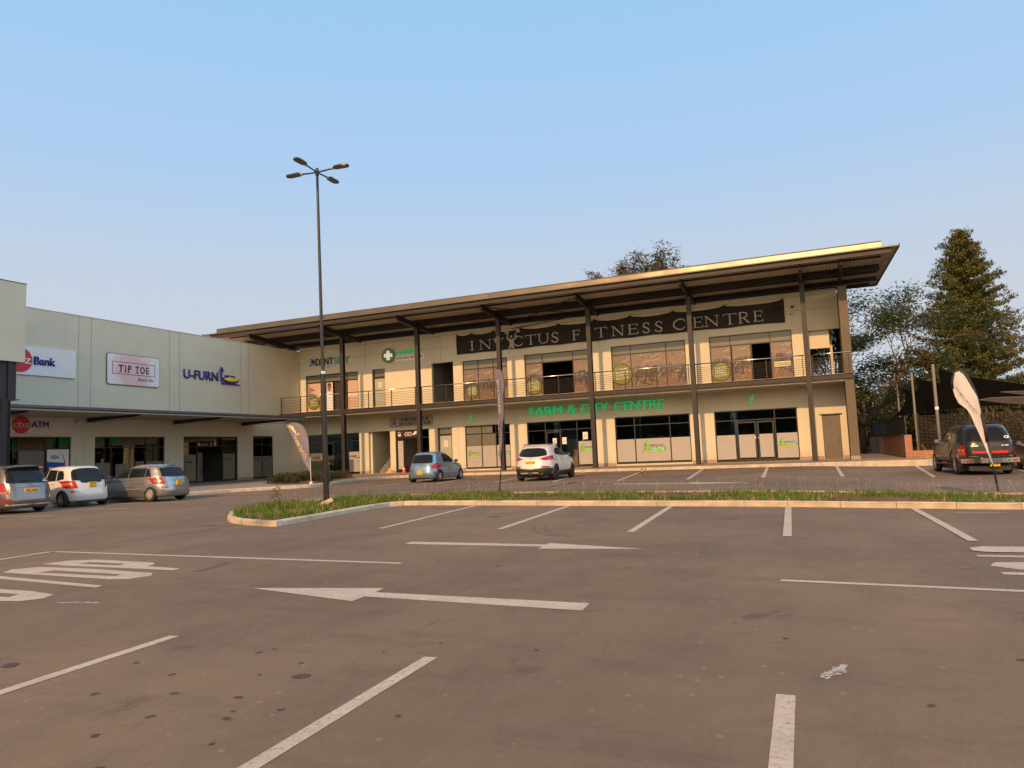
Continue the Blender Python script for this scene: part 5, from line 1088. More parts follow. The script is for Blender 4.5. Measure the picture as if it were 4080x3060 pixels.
T3, n3 = flag('grey-violet U-FURNI feather flag beside the low shrubs at the corner', [(-24.572, 31.264, 0.723), (-24.572, 31.264, 1.038), (-24.597, 31.259, 1.741), (-24.637, 31.251, 2.305), (-24.693, 31.239, 2.684), (-24.789, 31.220, 2.948), (-24.961, 31.186, 3.169), (-25.160, 31.146, 3.297), (-25.411, 31.096, 3.356), (-25.690, 31.040, 3.323), (-25.881, 31.002, 3.249), (-25.671, 31.044, 2.895), (-25.425, 31.093, 2.434), (-25.133, 31.151, 1.810), (-24.940, 31.190, 1.380), (-24.722, 31.234, 0.997)], None, [(-24.500, 31.278, 0.146), (-24.534, 31.271, 0.338), (-24.559, 31.266, 1.505), (-24.620, 31.254, 2.305), (-24.676, 31.243, 2.684), (-24.774, 31.223, 2.959), (-24.950, 31.188, 3.187), (-25.154, 31.147, 3.318), (-25.411, 31.096, 3.378), (-25.689, 31.040, 3.344), (-25.888, 31.000, 3.261)], GCL2, (-24.5, 31.278, 0.146))
UF = ('U-FURN', T3, (-24.712, 31.236, 1.546), (-0.572, -0.115, 1.071), (-0.139, -0.028, -0.065))
E_hull = [(-25.319, 31.114, 2.748), (-25.667, 31.045, 3.144), (-25.737, 31.031, 3.171), (-25.666, 31.045, 3.203), (-25.577, 31.063, 3.222), (-25.554, 31.067, 3.103), (-25.369, 31.104, 2.833), (-25.295, 31.119, 2.712)]
E_cushion = [(-25.553, 31.067, 3.162), (-25.489, 31.080, 3.182), (-25.415, 31.095, 3.108), (-25.428, 31.092, 3.037), (-25.342, 31.110, 2.950), (-25.305, 31.117, 2.854), (-25.319, 31.114, 2.748), (-25.493, 31.079, 2.958)]
E_lamp = [(-25.371, 31.104, 2.692), (-25.244, 31.129, 2.745), (-25.218, 31.134, 2.815), (-25.123, 31.153, 2.763), (-25.157, 31.147, 2.694), (-25.219, 31.134, 2.720), (-25.346, 31.109, 2.643)]
def flagtext(s_, t, mat, O, A, B, n, mirror=True, name='lettering'):
    o = text(name, s_, mat, None, Vector(O)+Vector(n)*-.03, A, B, .002, mirror=mirror); att(o, t); return o
FMAT = {id(T1): FLM, id(T2): WHITE}
for (w_, t_, O_, A_, B_) in flagtext_args: flagtext(w_, t_, FMAT[id(t_)], O_, A_, B_, (0, 1, 0) if t_ is T1 else (.7, .72, 0), mirror=False)
FYEL = M('flag_yellow_print', (.80, .60, .26), .6)
flagtext(UF[0], UF[1], FYEL, UF[2], UF[3], UF[4], (-.2, 1, 0), mirror=False)
for e_ in (E_hull, E_cushion, E_lamp): att(poly('emblem', FYEL, None, [Vector(p)+Vector((0, -.03, 0)) for p in e_], (0, -1, 0), .002), T3)
# ---- brick enclosure, fence, shade sails at right
BW = thing('brick_wall', 'low red brick wall with a dark mesh panel above, running back beside the pavement', 'wall', (4.1, 45.5, .1))
bm = bmesh.new(); prism(bm, [(4.03, 45.86, .05), (4.36, 45.86, .05), (3.72, 67, .05), (3.37, 67, .05)], (0, 0, 1), 1.30); att(obj('wall', bm, BRICK), BW)
att(BX('pier', BRICK, None, (4.03, 4.38, 45.5, 45.855, -.1, 1.385)), BW); bm = bmesh.new()
prism(bm, [(4.02, 45.85, 1.352), (4.39, 45.85, 1.352), (3.74, 67, 1.352), (3.35, 67, 1.352)], (0, 0, 1), .05); att(obj('coping', bm, M('brick_coping', (.17, .06, .035), .9)), BW)
bm = bmesh.new(); beam(bm, (4.15, 45.7, 1.90), (3.50, 66.9, 1.95), .03, .94); att(obj('mesh_panel', bm, M('dark_mesh_panel', (.028, .024, .022), .7, 0, .3, 4)), BW)
bm = bmesh.new(); beam(bm, (4.15, 45.7, 2.40), (3.50, 66.9, 2.45), .05, .05); beam(bm, (4.15, 45.69, 1.40), (4.15, 45.69, 2.42), .06, .06, (1, 0, 0)); att(obj('rail', bm, STEEL), BW)
LW = thing('brick_wall', 'knee-high red brick wall under the see-through steel fence', 'wall', (9, 45.5, 0))
att(BX('wall', BRICK, None, (4.39, 22, 45.52, 45.75, -.3, .52)), LW)
FN = thing('steel_fence', 'see-through dark steel mesh fence standing on the low brick wall', 'fence', (9, 45.6, .5))
for x in [4.72, 7.2, 9.7, 12.2, 14.7, 17.2, 19.7]:
    att(BX('post', STEEL, None, (x-.035, x+.035, 45.6, 45.67, .52, 2.5)), FN)
FWIRE = M('fence_wire', (.035, .028, .025), .6)
xs_ = [4.72, 7.2, 9.7, 12.2, 14.7, 17.2, 19.7]
for i in range(6):
    bm = bmesh.new(); z = .56
    while z < 2.44: beam(bm, (xs_[i]+.04, 45.62, z), (xs_[i+1]-.04, 45.62, z), .008, .016); z += .076
    for k in range(1, 12): beam(bm, (xs_[i]+(xs_[i+1]-xs_[i])*k/12, 45.63, .56), (xs_[i]+(xs_[i+1]-xs_[i])*k/12, 45.63, 2.44), .008, .008, (1, 0, 0))
    att(obj('mesh_panel', bm, FWIRE), FN)
GP = thing('gate_post', 'dark metal gate post on a brick foot at the far end of the enclosure', 'post', (3.2, 67.5, .15))
att(BX('post', STEEL, None, (3.08, 3.30, 67.3, 67.5, .6, 2.6)), GP); att(BX('foot', BRICK, None, (3.05, 3.36, 67.2, 67.6, .1, .6)), GP)
POSTM = M('grey_sail_post', (.20, .185, .165), .45)
for lb, x, y, z0, z1, r in (('shortest grey sail post, farthest back by the brick wall', 4.75, 55.5, .1, 4.8, .06), ('middle grey sail post just behind the brick pier', 4.92, 48.2, .1, 4.95, .065), ('tallest grey sail post with a white tag, behind the dark pickup', 5.93, 47.4, 0, 5.3, .085)):
    t = thing('sail_post', lb, 'post', (x, y, z0), 0, 'posts holding the shade sails'); bm = bmesh.new(); tube(bm, [(0, 0, 0), (0, 0, z1-z0)], r, r, 14); obj('post', bm, POSTM, t, True, 40)
    if r > .08: BX('tag', WHITE, t, (-.09, .09, -.095, -.08, 2.73, 2.90))
SAILB = M('black_shade_net', (.012, .012, .014), .85, 0, .15, 30, .2); SAILG = M('grey_shade_net', (.26, .23, .21), .85, 0, .1, 3, .2)
def sail(label, pts, g_):
    c = Vector(pts[0]); bm = bmesh.new(); f = bm.faces.new([bm.verts.new(Vector(p)-c) for p in pts]); bmesh.ops.triangulate(bm, faces=[f])
    ext = bmesh.ops.extrude_face_region(bm, geom=bm.faces[:])
    for v in ext['geom']:
        if isinstance(v, bmesh.types.BMVert): v.co += Vector((0, .012, .012))
    o = obj('shade_sail', bm, SAILG if g_ else SAILB); o.location = c; tag(o, label, 'shade sail', 'shade sails behind the fence')
sail('large black shade sail whose peak rises behind the tallest post', [(6.246, 47.985, 5.066), (6.712, 48.199, 4.901), (7.270, 48.447, 4.710), (7.934, 48.680, 4.531), (9.284, 49.072, 4.229), (10.722, 49.446, 3.942), (10.925, 50.850, 2.861), (9.670, 50.816, 2.888), (8.576, 50.817, 2.887), (7.764, 50.862, 2.852), (7.088, 50.886, 2.834), (6.480, 50.895, 2.827), (6.272, 49.959, 3.547), (6.397, 49.244, 4.097), (6.427, 48.842, 4.406), (6.347, 48.435, 4.719)], 0)
sail('middle black shade sail between the two nearer posts', [(5.277, 49.134, 4.750), (5.492, 49.307, 4.618), (5.725, 49.445, 4.511), (6.069, 49.548, 4.432), (6.298, 49.619, 4.377), (6.486, 49.626, 4.372), (6.475, 50.669, 3.570), (6.571, 51.614, 2.843), (6.029, 51.685, 2.789), (5.481, 51.767, 2.725), (5.356, 51.120, 3.223), (5.373, 50.579, 3.639), (5.352, 50.046, 4.049), (5.342, 49.524, 4.451)], 0)
sail('smallest black shade sail, farthest left behind the shortest post', [(4.662, 51.011, 4.291), (4.904, 51.167, 4.171), (5.225, 51.286, 4.080), (5.464, 51.350, 4.031), (5.515, 52.122, 3.437), (5.600, 53.005, 2.758), (5.126, 53.086, 2.696), (4.614, 53.177, 2.626), (4.304, 53.260, 2.561), (4.013, 53.399, 2.455), (4.259, 53.081, 2.699), (4.543, 52.783, 2.928), (4.719, 52.454, 3.182), (4.818, 52.067, 3.479), (4.827, 51.679, 3.778), (4.769, 51.291, 4.076)], 0)
sail('upper pale grey shade sail edge at the right border', [(9.074, 47.532, 3.514), (9.612, 47.529, 3.516), (10.282, 47.562, 3.491), (10.322, 47.838, 3.278), (9.631, 47.675, 3.404)], 1)
sail('lower pale grey shade sail edge behind the white flag', [(7.924, 47.083, 3.128), (8.474, 46.982, 3.206), (9.312, 46.992, 3.198), (10.143, 47.045, 3.157), (10.217, 47.555, 2.765), (9.369, 47.441, 2.853), (8.676, 47.279, 2.977)], 1)

# ------------------------------------------------------------------ cars
# local frame: x right, y forward (0 = rear bumper), z up
TYRE = M('tyre_rubber', (.018, .016, .015), .85, 0, .3, 6); ARCH = M('wheel_arch_lining', (.008, .008, .008), .9)
CGLASS = M('tinted_car_glass', (.012, .014, .018), .06, 0, .1, 2, .28); TRIM = M('black_car_trim', (.020, .019, .019), .5)
LAMPR = M('red_tail_lens', (.36, .010, .008), .18, 0, .2, 14, .4, coat=.2); LAMPC = M('clear_lens', (.30, .17, .13), .18, 0, .1, 12, .4, coat=.2); LAMPA = M('amber_lens', (.62, .20, .02), .12, 0, .2, 12, .6, coat=.5)
ALLOY = M('alloy_rim', (.42, .40, .38), .3, .8, .1, 6); HUBCAP = M('silver_hubcap', (.40, .38, .35), .4, .4, .1, 6); DRIM = M('dark_rim', (.05, .05, .055), .3, .7)
def paint(name, col, metal=.0, rough=.32):
    if name in MC: return MC[name]
    m, t, p = new_mat(name); v = coords(t)
    c = ramp(t, noise(t, v, 1.2, 5), [(.3, tuple(x*.95 for x in col)), (.7, col)])
    g = t.nodes.new('ShaderNodeNewGeometry'); s = t.nodes.new('ShaderNodeSeparateXYZ'); t.links.new(g.outputs['Position'], s.inputs[0])
    mr = t.nodes.new('ShaderNodeMapRange'); mr.inputs[1].default_value = .15; mr.inputs[2].default_value = .75; mr.inputs[3].default_value = .28; mr.inputs[4].default_value = .0; t.links.new(s.outputs[2], mr.inputs[0])
    dn = t.nodes.new('ShaderNodeMath'); dn.operation = 'MULTIPLY'; t.links.new(mr.outputs[0], dn.inputs[0]); t.links.new(ramp(t, noise(t, v, 4, 5, .7), [(.35, 0.), (.7, 1.)]), dn.inputs[1])
    c = mixc(t, dn.outputs[0], c, (.22, .16, .11))
    t.links.new(c, p.inputs['Base Color']); p.inputs['Metallic'].default_value = metal; p.inputs['Roughness'].default_value = rough
    p.inputs['Coat Weight'].default_value = .25 if max(col) < .05 else .7; p.inputs['Coat Roughness'].default_value = .05; MC[name] = m; return m
def interp_keys(keys, sub=5):
    out = []
    for i in range(len(keys)-1):
        p0 = keys[max(0, i-1)]; p1 = keys[i]; p2 = keys[i+1]; p3 = keys[min(len(keys)-1, i+2)]
        for k in range(sub):
            t = k/sub; r = []
            for a, b, c, d in zip(p0, p1, p2, p3):
                # monotone-limited Catmull-Rom
                m1 = (c-a)/2; m2 = (d-b)/2; dd = c-b
                if dd == 0: m1 = m2 = 0
                else:
                    if m1/dd < 0: m1 = 0
                    if m2/dd < 0: m2 = 0
                    m1 = max(-3*abs(dd), min(3*abs(dd), m1)); m2 = max(-3*abs(dd), min(3*abs(dd), m2))
                h = (2*t**3-3*t*t+1)*b+(t**3-2*t*t+t)*m1+(-2*t**3+3*t*t)*c+(t**3-t*t)*m2
                r.append(h)
            out.append(r)
    out.append(list(keys[-1])); return out
def body_mesh(keys, N=104, ftaper=.10, rtaper=.05, sub=5):
    bm = bmesh.new(); rings = []
    for (z, yr, yf, w, n) in interp_keys(keys, sub):
        a = (yf-yr)/2; yc = (yf+yr)/2; ring = []
        for k in range(N):
            # denser samples near the corners
            ph = 2*pi*k/N; cx, cy = cos(ph), sin(ph)
            u = math.atan2(cy*a, cx*w) ; cx, cy = cos(u*.5+ph*.5) if abs(u-ph) < pi else cos(ph), sin(u*.5+ph*.5) if abs(u-ph) < pi else sin(ph)
            r = (abs(cx/w)**n+abs(cy/a)**n)**(-1/n); x = r*cx; y = r*cy
            q = y/a; x *= 1-(ftaper*max(0, q)**3 if q > 0 else rtaper*(-q)**4)
            ring.append(bm.verts.new((x, yc+y, z)))
        rings.append(ring)
    for i in range(len(rings)-1):
        for k in range(N): bm.faces.new((rings[i][k], rings[i][(k+1) % N], rings[i+1][(k+1) % N], rings[i+1][k]))
    for ring, fl in ((rings[0], True), (rings[-1], False)):
        c = Vector((0, sum(v.co.y for v in ring)/N, ring[0].co.z+(.012 if not fl else 0))); cv = bm.verts.new(c)
        for k in range(N): bm.faces.new((ring[k], ring[(k+1) % N], cv) if not fl else (ring[(k+1) % N], ring[k], cv))
    bmesh.ops.recalc_face_normals(bm, faces=bm.faces); return bm
def cut_arches(bm, wheels, rad, w, mat):
    me = bpy.data.meshes.new('b'); bm.to_mesh(me); o = bpy.data.objects.new('b', me); COL.objects.link(o); tmp = []
    for (y, z) in wheels:
        for sx in (-1, 1):
            c = bmesh.new(); lathe(c, [(0, 0), (0, rad), (.5, rad), (.5, 0)], 40, 'X', (0, 0, 0)); bmesh.ops.remove_doubles(c, verts=c.verts, dist=1e-5)
            for v in c.verts: v.co = Vector((sx*(w-.30+v.co.x), y+v.co.y, z+v.co.z))
            bmesh.ops.recalc_face_normals(c, faces=c.faces)
            m2 = bpy.data.meshes.new('c'); c.to_mesh(m2); c.free(); m2.materials.append(ARCH); oc = bpy.data.objects.new('c', m2); COL.objects.link(oc); tmp.append(oc)
            md = o.modifiers.new('x', 'BOOLEAN'); md.object = oc; md.operation = 'DIFFERENCE'; md.solver = 'EXACT'; md.material_mode = 'TRANSFER'
    me.materials.append(mat); bpy.context.view_layer.update()
    r = bpy.data.meshes.new_from_object(o.evaluated_get(bpy.context.evaluated_depsgraph_get()))
    bpy.data.objects.remove(o)
    for t in tmp: bpy.data.objects.remove(t)
    return r
class Car:
    def __init__(s, name, label, keys, col, L, wheels, wr, X, Y, th, sc=1.0, wstyle='alloy', ftaper=.10, rtaper=.05, arch=None, sides=1, z=None):
        s.t = thing('parked_car', label, 'car', (X, Y, gz(X, Y) if z is None else z), th, 'cars parked in the bays'); s.t.scale = (sc,)*3
        s.mat = col; s.W = max(k[3] for k in keys)
        bm = body_mesh(keys, ftaper=ftaper, rtaper=rtaper); me = cut_arches(bm, wheels, arch or wr+.045, s.W, col); bm.free()
        for p in me.polygons: p.use_smooth = True
        me.set_sharp_from_angle(angle=radians(38)); me.name = 'body'; s.body = link('body', me, s.t)
        s.bvh = BVHTree.FromPolygons([v.co.copy() for v in me.vertices], [tuple(p.vertices) for p in me.polygons])
        for i, (y, z_) in enumerate(wheels):
            for sx in (-1, 1): s.wheel(sx, y, wr, wstyle)
        bm = bmesh.new(); box(bm, -s.W*.72, s.W*.72, .25, L-.35, .16, .34); o = obj('underbody', bm, TRIM, s.t)
    def wheel(s, sx, y, r, style):
        w = bpy.data.objects.new('wheel', None); COL.objects.link(w); w.parent = s.t; w.location = (sx*(s.W-.115), y, r); w.empty_display_size = .1
        bm = bmesh.new(); tw = .10; ri = r*.66
        lathe(bm, [(-tw, ri), (-tw, r*.93), (-tw*.8, r*.985), (-tw*.3, r), (tw*.3, r), (tw*.8, r*.985), (tw, r*.93), (tw*.98, ri)], 36, 'X'); obj('tyre', bm, TYRE, w, True, 50)
        bm = bmesh.new(); f = sx*tw*.86; m = {'alloy': ALLOY, 'cap': HUBCAP, 'dark': DRIM}[style]
        lathe(bm, [(f*.1, ri*1.0), (f*1.0, ri*1.0), (f*1.06, ri*.93), (f*.75, ri*.86), (f*.55, ri*.84)], 36, 'X')
        if style == 'cap':
            lathe(bm, [(f*.55, ri*.84), (f*1.0, ri*.80), (f*1.12, ri*.45), (f*1.0, ri*.18), (f*1.0, 0.001)], 36, 'X')
            for k in range(12):
                a = 2*pi*k/12; c_, s_ = cos(a), sin(a)
                beam(bm, (f*1.10, c_*ri*.50, s_*ri*.50), (f*1.03, c_*ri*.78, s_*ri*.78), .02, .02)
        else:
            n = 10 if style == 'alloy' else 5
            for k in range(n):
                a = 2*pi*k/n+.2; c_, s_ = cos(a), sin(a); d = .05 if style == 'dark' else 0
                for q in ((-d, d) if d else (0,)): beam(bm, (f*.95, c_*ri*.12, s_*ri*.12), (f*.98, cos(a+q)*ri*.95, sin(a+q)*ri*.95), .022, .03, (1, 0, 0))
            lathe(bm, [(f*.6, ri*.2), (f*1.1, ri*.2), (f*1.12, 0.001)], 20, 'X')
        obj('rim', bm, m, w, True, 35)
        bm = bmesh.new(); lathe(bm, [(f*.2, ri*.93), (f*.25, .001)], 24, 'X'); obj('brake_disc', bm, ARCH, w)
    def patch(s, name, outline, face, mat, off=.008, parent=None, cell=.05, smooth=True):
        """panel following the body: outline in (y,z) for sides, (x,z) for rear/front, (x,y) for top"""
        bm = bmesh.new(); ax = {'L': 0, 'R': 0, 'B': 1, 'F': 1, 'T': 2}[face]
        def P3(a, b): return {0: (0, a, b), 1: (a, 0, b), 2: (a, b, 0)}[ax]
        vs = [bm.verts.new(P3(a, b)) for a, b in outline]; bm.faces.new(vs)
        n1, n2 = {0: ((0, 1, 0), (0, 0, 1)), 1: ((1, 0, 0), (0, 0, 1)), 2: ((1, 0, 0), (0, 1, 0))}[ax]
        for n, vals in ((n1, [o[0] for o in outline]), (n2, [o[1] for o in outline])):
            lo, hi = min(vals), max(vals); k = lo+cell
            while k < hi-.004: bmesh.ops.bisect_plane(bm, geom=bm.verts[:]+bm.edges[:]+bm.faces[:], plane_co=Vector(n)*k, plane_no=n); k += cell
        d = {'L': Vector((1, 0, 0)), 'R': Vector((-1, 0, 0)), 'B': Vector((0, 1, 0)), 'F': Vector((0, -1, 0)), 'T': Vector((0, 0, -1))}[face]
        dead = []
        for v in bm.verts:
            o = v.co.copy()-d*8 if face in 'LBT' or True else v.co
            hit = s.bvh.ray_cast(o, d)
            if hit[0] is None or hit[1].dot(d) > -.04: dead.append(v)
            else: v.co = hit[0]+(hit[1]*.6-d*.4).normalized()*off
        bmesh.ops.delete(bm, geom=dead, context='VERTS')
        if not bm.faces: bm.free(); return None
        be = [e for e in bm.edges if len(e.link_faces) == 1]
        ex = bmesh.ops.extrude_edge_only(bm, edges=be)
        for v in ex['geom']:
            if isinstance(v, bmesh.types.BMVert): v.co += d*(off+.006)
        o = obj(name, bm, mat, parent or s.t, True, 50); return o
    def hit(s, a, b, face):
        ax = {'L': 0, 'R': 0, 'B': 1, 'T': 2}[face]; o = Vector({0: (0, a, b), 1: (a, 0, b), 2: (a, b, 0)}[ax])
        d = {'L': Vector((1, 0, 0)), 'R': Vector((-1, 0, 0)), 'B': Vector((0, 1, 0)), 'T': Vector((0, 0, -1))}[face]
        h = s.bvh.ray_cast(o-d*8, d); return h[0]
    def side(s, name, outline, mat, faces='LR', **k):
        return [s.patch(name, outline, f, mat, **k) for f in faces]
    def both(s, name, outline, mat, **k):   # rear items on left and right
        s.patch(name, outline, 'B', mat, **k); s.patch(name, [(-a, b) for a, b in outline][::-1], 'B', mat, **k)
    def door(s, outline, faces, handle, win=None):
        for f in faces:
            d = s.patch('door', outline, f, s.mat, off=.005, cell=.09)
            if d is None: continue
            h = s.hit(handle[0], handle[1], f)
            if h is not None:
                sg = -1 if f == 'L' else 1; bm = bmesh.new(); beam(bm, (h.x+sg*.03, handle[0]-.09, handle[1]), (h.x+sg*.03, handle[0]+.09, handle[1]+.005), .025, .025); obj('handle', bm, CHROME if s.chrome else s.mat, d)
            if win: s.patch('window', win, f, CGLASS, off=.010, parent=d, cell=.06)
    chrome = False
    def plate(s, x, z, w, h, lines, recess=None):
        y = min((s.hit(x+dx, z+dz, 'B').y for dx in (-w/2, w/2) for dz in (-h/2, h/2) if s.hit(x+dx, z+dz, 'B')), default=0)-.012
        p = BX('number_plate', PLATEY, s.t, (x-w/2, x+w/2, y-.008, y+.05, z-h/2, z+h/2)); n = len(lines)
        for i, ln in enumerate(lines):
            zz = z+h/2-(i+1)*h/n; text('lettering', ln, BLK, p, (x-w*.44, y-.0085, zz+h/n*.16), (w*.88 if len(ln) > 4 or n > 1 else w*.7, 0, 0), (0, 0, h/n*.66), .002)
    def wiper(s, x0, z0, x1, z1):
        a = s.hit(x0, z0, 'B'); b = s.hit(x1, z1, 'B')
        if a and b: bm = bmesh.new(); tube(bm, [a+Vector((0, -.035, 0)), (a+b)/2+Vector((0, -.05, .01)), b+Vector((0, -.03, 0))], .011, .008, 6); obj('wiper', bm, TRIM, s.t, True)
    def mirror(s, y, z, sx, mat=None):
        h = s.hit(y, z, 'L' if sx < 0 else 'R')
        if h is None: return
        bm = bmesh.new(); x = h.x
        pts = [(0, -.06, -.08), (.17, -.06, -.07), (.19, -.05, .03), (.16, -.05, .08), (.02, -.05, .08)]
        prism(bm, [(x+sx*(.05+a), y+b, z+c) for a, b, c in pts], (0, 1, 0), .11); beam(bm, (x-sx*.02, y+.02, z-.03), (x+sx*.10, y+.02, z-.03), .05, .05)
        bmesh.ops.bevel(bm, geom=bm.edges[:], offset=.012, segments=2, affect='EDGES'); m = obj('side_mirror', bm, mat or s.mat, s.t, True, 40)
        bm = bmesh.new(); prism(bm, [(x+sx*(.065+a*.86), y-.064, z+c*.82) for a, b, c in pts], (0, -1, 0), .003); obj('mirror_glass', bm, M('mirror_glass', (.3, .34, .38), .05, .9), m)
    def antenna(s, x, y, lean=-.12, h=.2):
        p = s.hit(x, y, 'T'); bm = bmesh.new(); tube(bm, [p, p+Vector((0, lean, h))], .008, .004, 6); obj('antenna', bm, TRIM, s.t)
    def logo(s, x, z, rx=.055, rz=.035, inner=True):
        p = s.hit(x, z, 'B')
        bm = bmesh.new(); n = 20; ring = [(x+rx*cos(2*pi*k/n), z+rz*sin(2*pi*k/n)) for k in range(n)]
        for k in range(n):
            a, b = ring[k], ring[(k+1) % n]; beam(bm, (a[0], p.y-.015, a[1]), (b[0], p.y-.015, b[1]), .008, .008, (0, 1, 0))
        if inner: beam(bm, (x, p.y-.015, z+rz), (x, p.y-.015, z-rz), .01, .007, (0, 1, 0)); beam(bm, (x-rx*.8, p.y-.015, z+rz*.3), (x+rx*.8, p.y-.015, z+rz*.3), .007, .01, (0, 1, 0))
        obj('badge', bm, CHROME, s.t)
    def bar(s, name, x0, x1, z0, z1, mat, d=.03, zc=0):
        hs = [s.hit((x0+(x1-x0)*k/8)*(1 if 0 < k < 8 else .97), (z0+z1)/2, 'B') for k in range(9)]; ys = [min(h.y, .30) if h else .25 for h in hs]
        bm = bmesh.new()
        for k in range(8):
            a = x0+(x1-x0)*k/8; b = x0+(x1-x0)*(k+1)/8
            prism(bm, [(a, ys[k]-d, z0), (b, ys[k+1]-d, z0), (b, ys[k+1]-d, z1), (a, ys[k]-d, z1)], (0, 1, 0), d+.02)
        bmesh.ops.remove_doubles(bm, verts=bm.verts, dist=1e-4); return obj(name, bm, mat, s.t, True, 40)
    def spoiler(s, w, y, z, d, mat):
        bm = bmesh.new(); pts = []
        for k in range(13):
            u = -1+2*k/12; x = w*u; yy = y+.10*u*u-.0; zz = z-.05*abs(u)**3
            pts.append(((x, yy-d, zz-.02), (x, yy-d, zz+.005), (x, yy+.16, zz+.04), (x, yy+.16, zz-.03)))
        vs = [[bm.verts.new(q) for q in p] for p in pts]
        for k in range(12):
            for j in range(4): bm.faces.new((vs[k][j], vs[k][(j+1) % 4], vs[k+1][(j+1) % 4], vs[k+1][j]))
        bm.faces.new(vs[0][::-1]); bm.faces.new(vs[-1]); obj('spoiler', bm, mat, s.t, True, 35)
def sh(pts, n=3): return [tuple(p) for p in smooth_pts(list(pts)+[pts[0]], n)[:-1]]
CARS = []
# --- light blue small hatchback
K = [(.17, .10, 3.66, .76, 6), (.24, .03, 3.73, .82, 6), (.42, .0, 3.75, .845, 5.5), (.60, .02, 3.74, .848, 5.2), (.74, .05, 3.68, .842, 5), (.84, .09, 3.50, .83, 4.8), (.93, .13, 3.12, .81, 4.6), (1.0, .17, 2.86, .785, 4.6), (1.14, .24, 2.58, .735, 4.6), (1.28, .33, 2.30, .685, 4.6), (1.40, .43, 2.0, .63, 4.4), (1.475, .55, 1.78, .58, 4), (1.51, .72, 1.60, .50, 3.6), (1.525, .95, 1.40, .36, 3)]
c = Car('y', 'small pale blue hatchback parked nose-in near the security shop', K, paint('pale_blue_paint', (.20, .33, .45), .6, .26), 3.75, [(.62, .29), (3.08, .29)], .29, -18.995, 32.838, .029, 1.01, 'cap')
c.patch('rear_window', sh([(-.56, .98), (0, .96), (.56, .98), (.54, 1.2), (.47, 1.36), (0, 1.39), (-.47, 1.36), (-.54, 1.2)], 2), 'B', CGLASS, .012)
c.patch('tailgate', [(-.60, .60), (.60, .60), (.70, .93), (.60, .955), (-.60, .955), (-.70, .93)], 'B', c.mat, .006)
c.both('tail_light', [(.56, .72), (.79, .66), (.82, .84), (.80, .97), (.70, .95), (.60, .84)], LAMPR, off=.014)
c.both('reflector', [(.66, .46), (.74, .46), (.74, .50), (.66, .50)], LAMPR)
c.side('window', [(1.04, 1.0), (1.52, .99), (1.50, 1.39), (1.30, 1.41), (1.12, 1.38)], CGLASS, off=.01)
c.door([(1.0, .30), (1.75, .26), (1.79, .96), (1.02, .97)], 'LR', (1.18, .90)); c.door([(1.80, .26), (2.72, .26), (2.80, .9), (2.72, .96), (1.84, .97)], 'LR', (1.98, .88))
c.side('window', [(1.56, .99), (2.62, .985), (2.40, 1.13), (2.08, 1.34), (1.86, 1.40), (1.56, 1.41)], CGLASS, off=.01)
c.patch('windscreen', [(-.55, 1.05), (.55, 1.05), (.48, 1.38), (-.48, 1.38)], 'F', CGLASS)
c.plate(0, .50, .28, .20, ['ALH', '9509']); c.wiper(.0, 1.0, -.28, 1.05); c.logo(0, .86); c.mirror(2.5, 1.02, 1); c.mirror(2.5, 1.02, -1); c.antenna(0, .95)
c.patch('bumper_vent', [(-.5, .24), (.5, .24), (.45, .20), (-.45, .20)], 'B', TRIM); c.side('indicator', [(3.60, .72), (3.66, .7), (3.66, .8), (3.58, .8)], LAMPC)
# --- white SUV
K = [(.22, .16, 4.50, .78, 6), (.30, .06, 4.60, .87, 6), (.46, .0, 4.68, .93, 5.4), (.62, .01, 4.69, .94, 5.2), (.80, .05, 4.66, .935, 5), (.95, .10, 4.50, .925, 4.8), (1.05, .15, 3.98, .90, 4.6), (1.12, .20, 3.55, .875, 4.6), (1.24, .30, 3.22, .82, 4.6), (1.38, .42, 2.9, .765, 4.6), (1.52, .54, 2.52, .70, 4.4), (1.60, .62, 2.22, .65, 4), (1.645, .80, 1.95, .56, 3.6), (1.66, 1.1, 1.7, .40, 3)]
c = Car('s', 'white SUV with black lower bumper parked in front of the glass shopfront', K, paint('pearl_white_paint', (.60, .60, .58), .1), 4.69, [(1.0, .36), (3.70, .36)], .36, -12.323, 31.235, .043, 1.0, 'dark', sides=1)
c.chrome = False
c.patch('rear_window', sh([(-.60, 1.13), (0, 1.08), (.60, 1.13), (.66, 1.2), (.52, 1.45), (0, 1.49), (-.52, 1.45), (-.66, 1.2)], 2), 'B', CGLASS, .012)
c.patch('tailgate', [(-.62, .72), (.62, .72), (.66, 1.02), (.5, 1.07), (0, 1.04), (-.5, 1.07), (-.66, 1.02)], 'B', c.mat, .006)
c.both('tail_light', [(.40, 1.0), (.62, .93), (.90, .95), (.90, 1.12), (.78, 1.13), (.60, 1.07)], LAMPR, off=.014)
c.patch('lower_bumper', [(-.93, .22), (.93, .22), (.93, .58), (.6, .60), (.0, .53), (-.6, .60), (-.93, .58)], 'B', TRIM, .010); c.bar('skid_plate', -.5, .35, .34, .40, M('skid_silver', (.34, .30, .26), .4, .3), .02)
c.both('reflector', [(.48, .62), (.80, .60), (.80, .66), (.50, .68)], LAMPR, off=.014)
c.side('cladding', [(.05, .22), (4.5, .22), (4.5, .40), (4.1, .42), (3.3, .42), (1.5, .42), (.6, .45), (.08, .56)], TRIM)
c.side('window', [(1.12, 1.20), (1.75, 1.14), (1.75, 1.49), (1.45, 1.47), (1.2, 1.36)], CGLASS, off=.01); c.side('window', [(1.80, 1.14), (2.55, 1.12), (2.48, 1.50), (1.80, 1.50)], CGLASS, off=.01); c.side('window', [(2.60, 1.12), (3.35, 1.10), (3.1, 1.26), (2.80, 1.42), (2.53, 1.50)], CGLASS, off=.01)
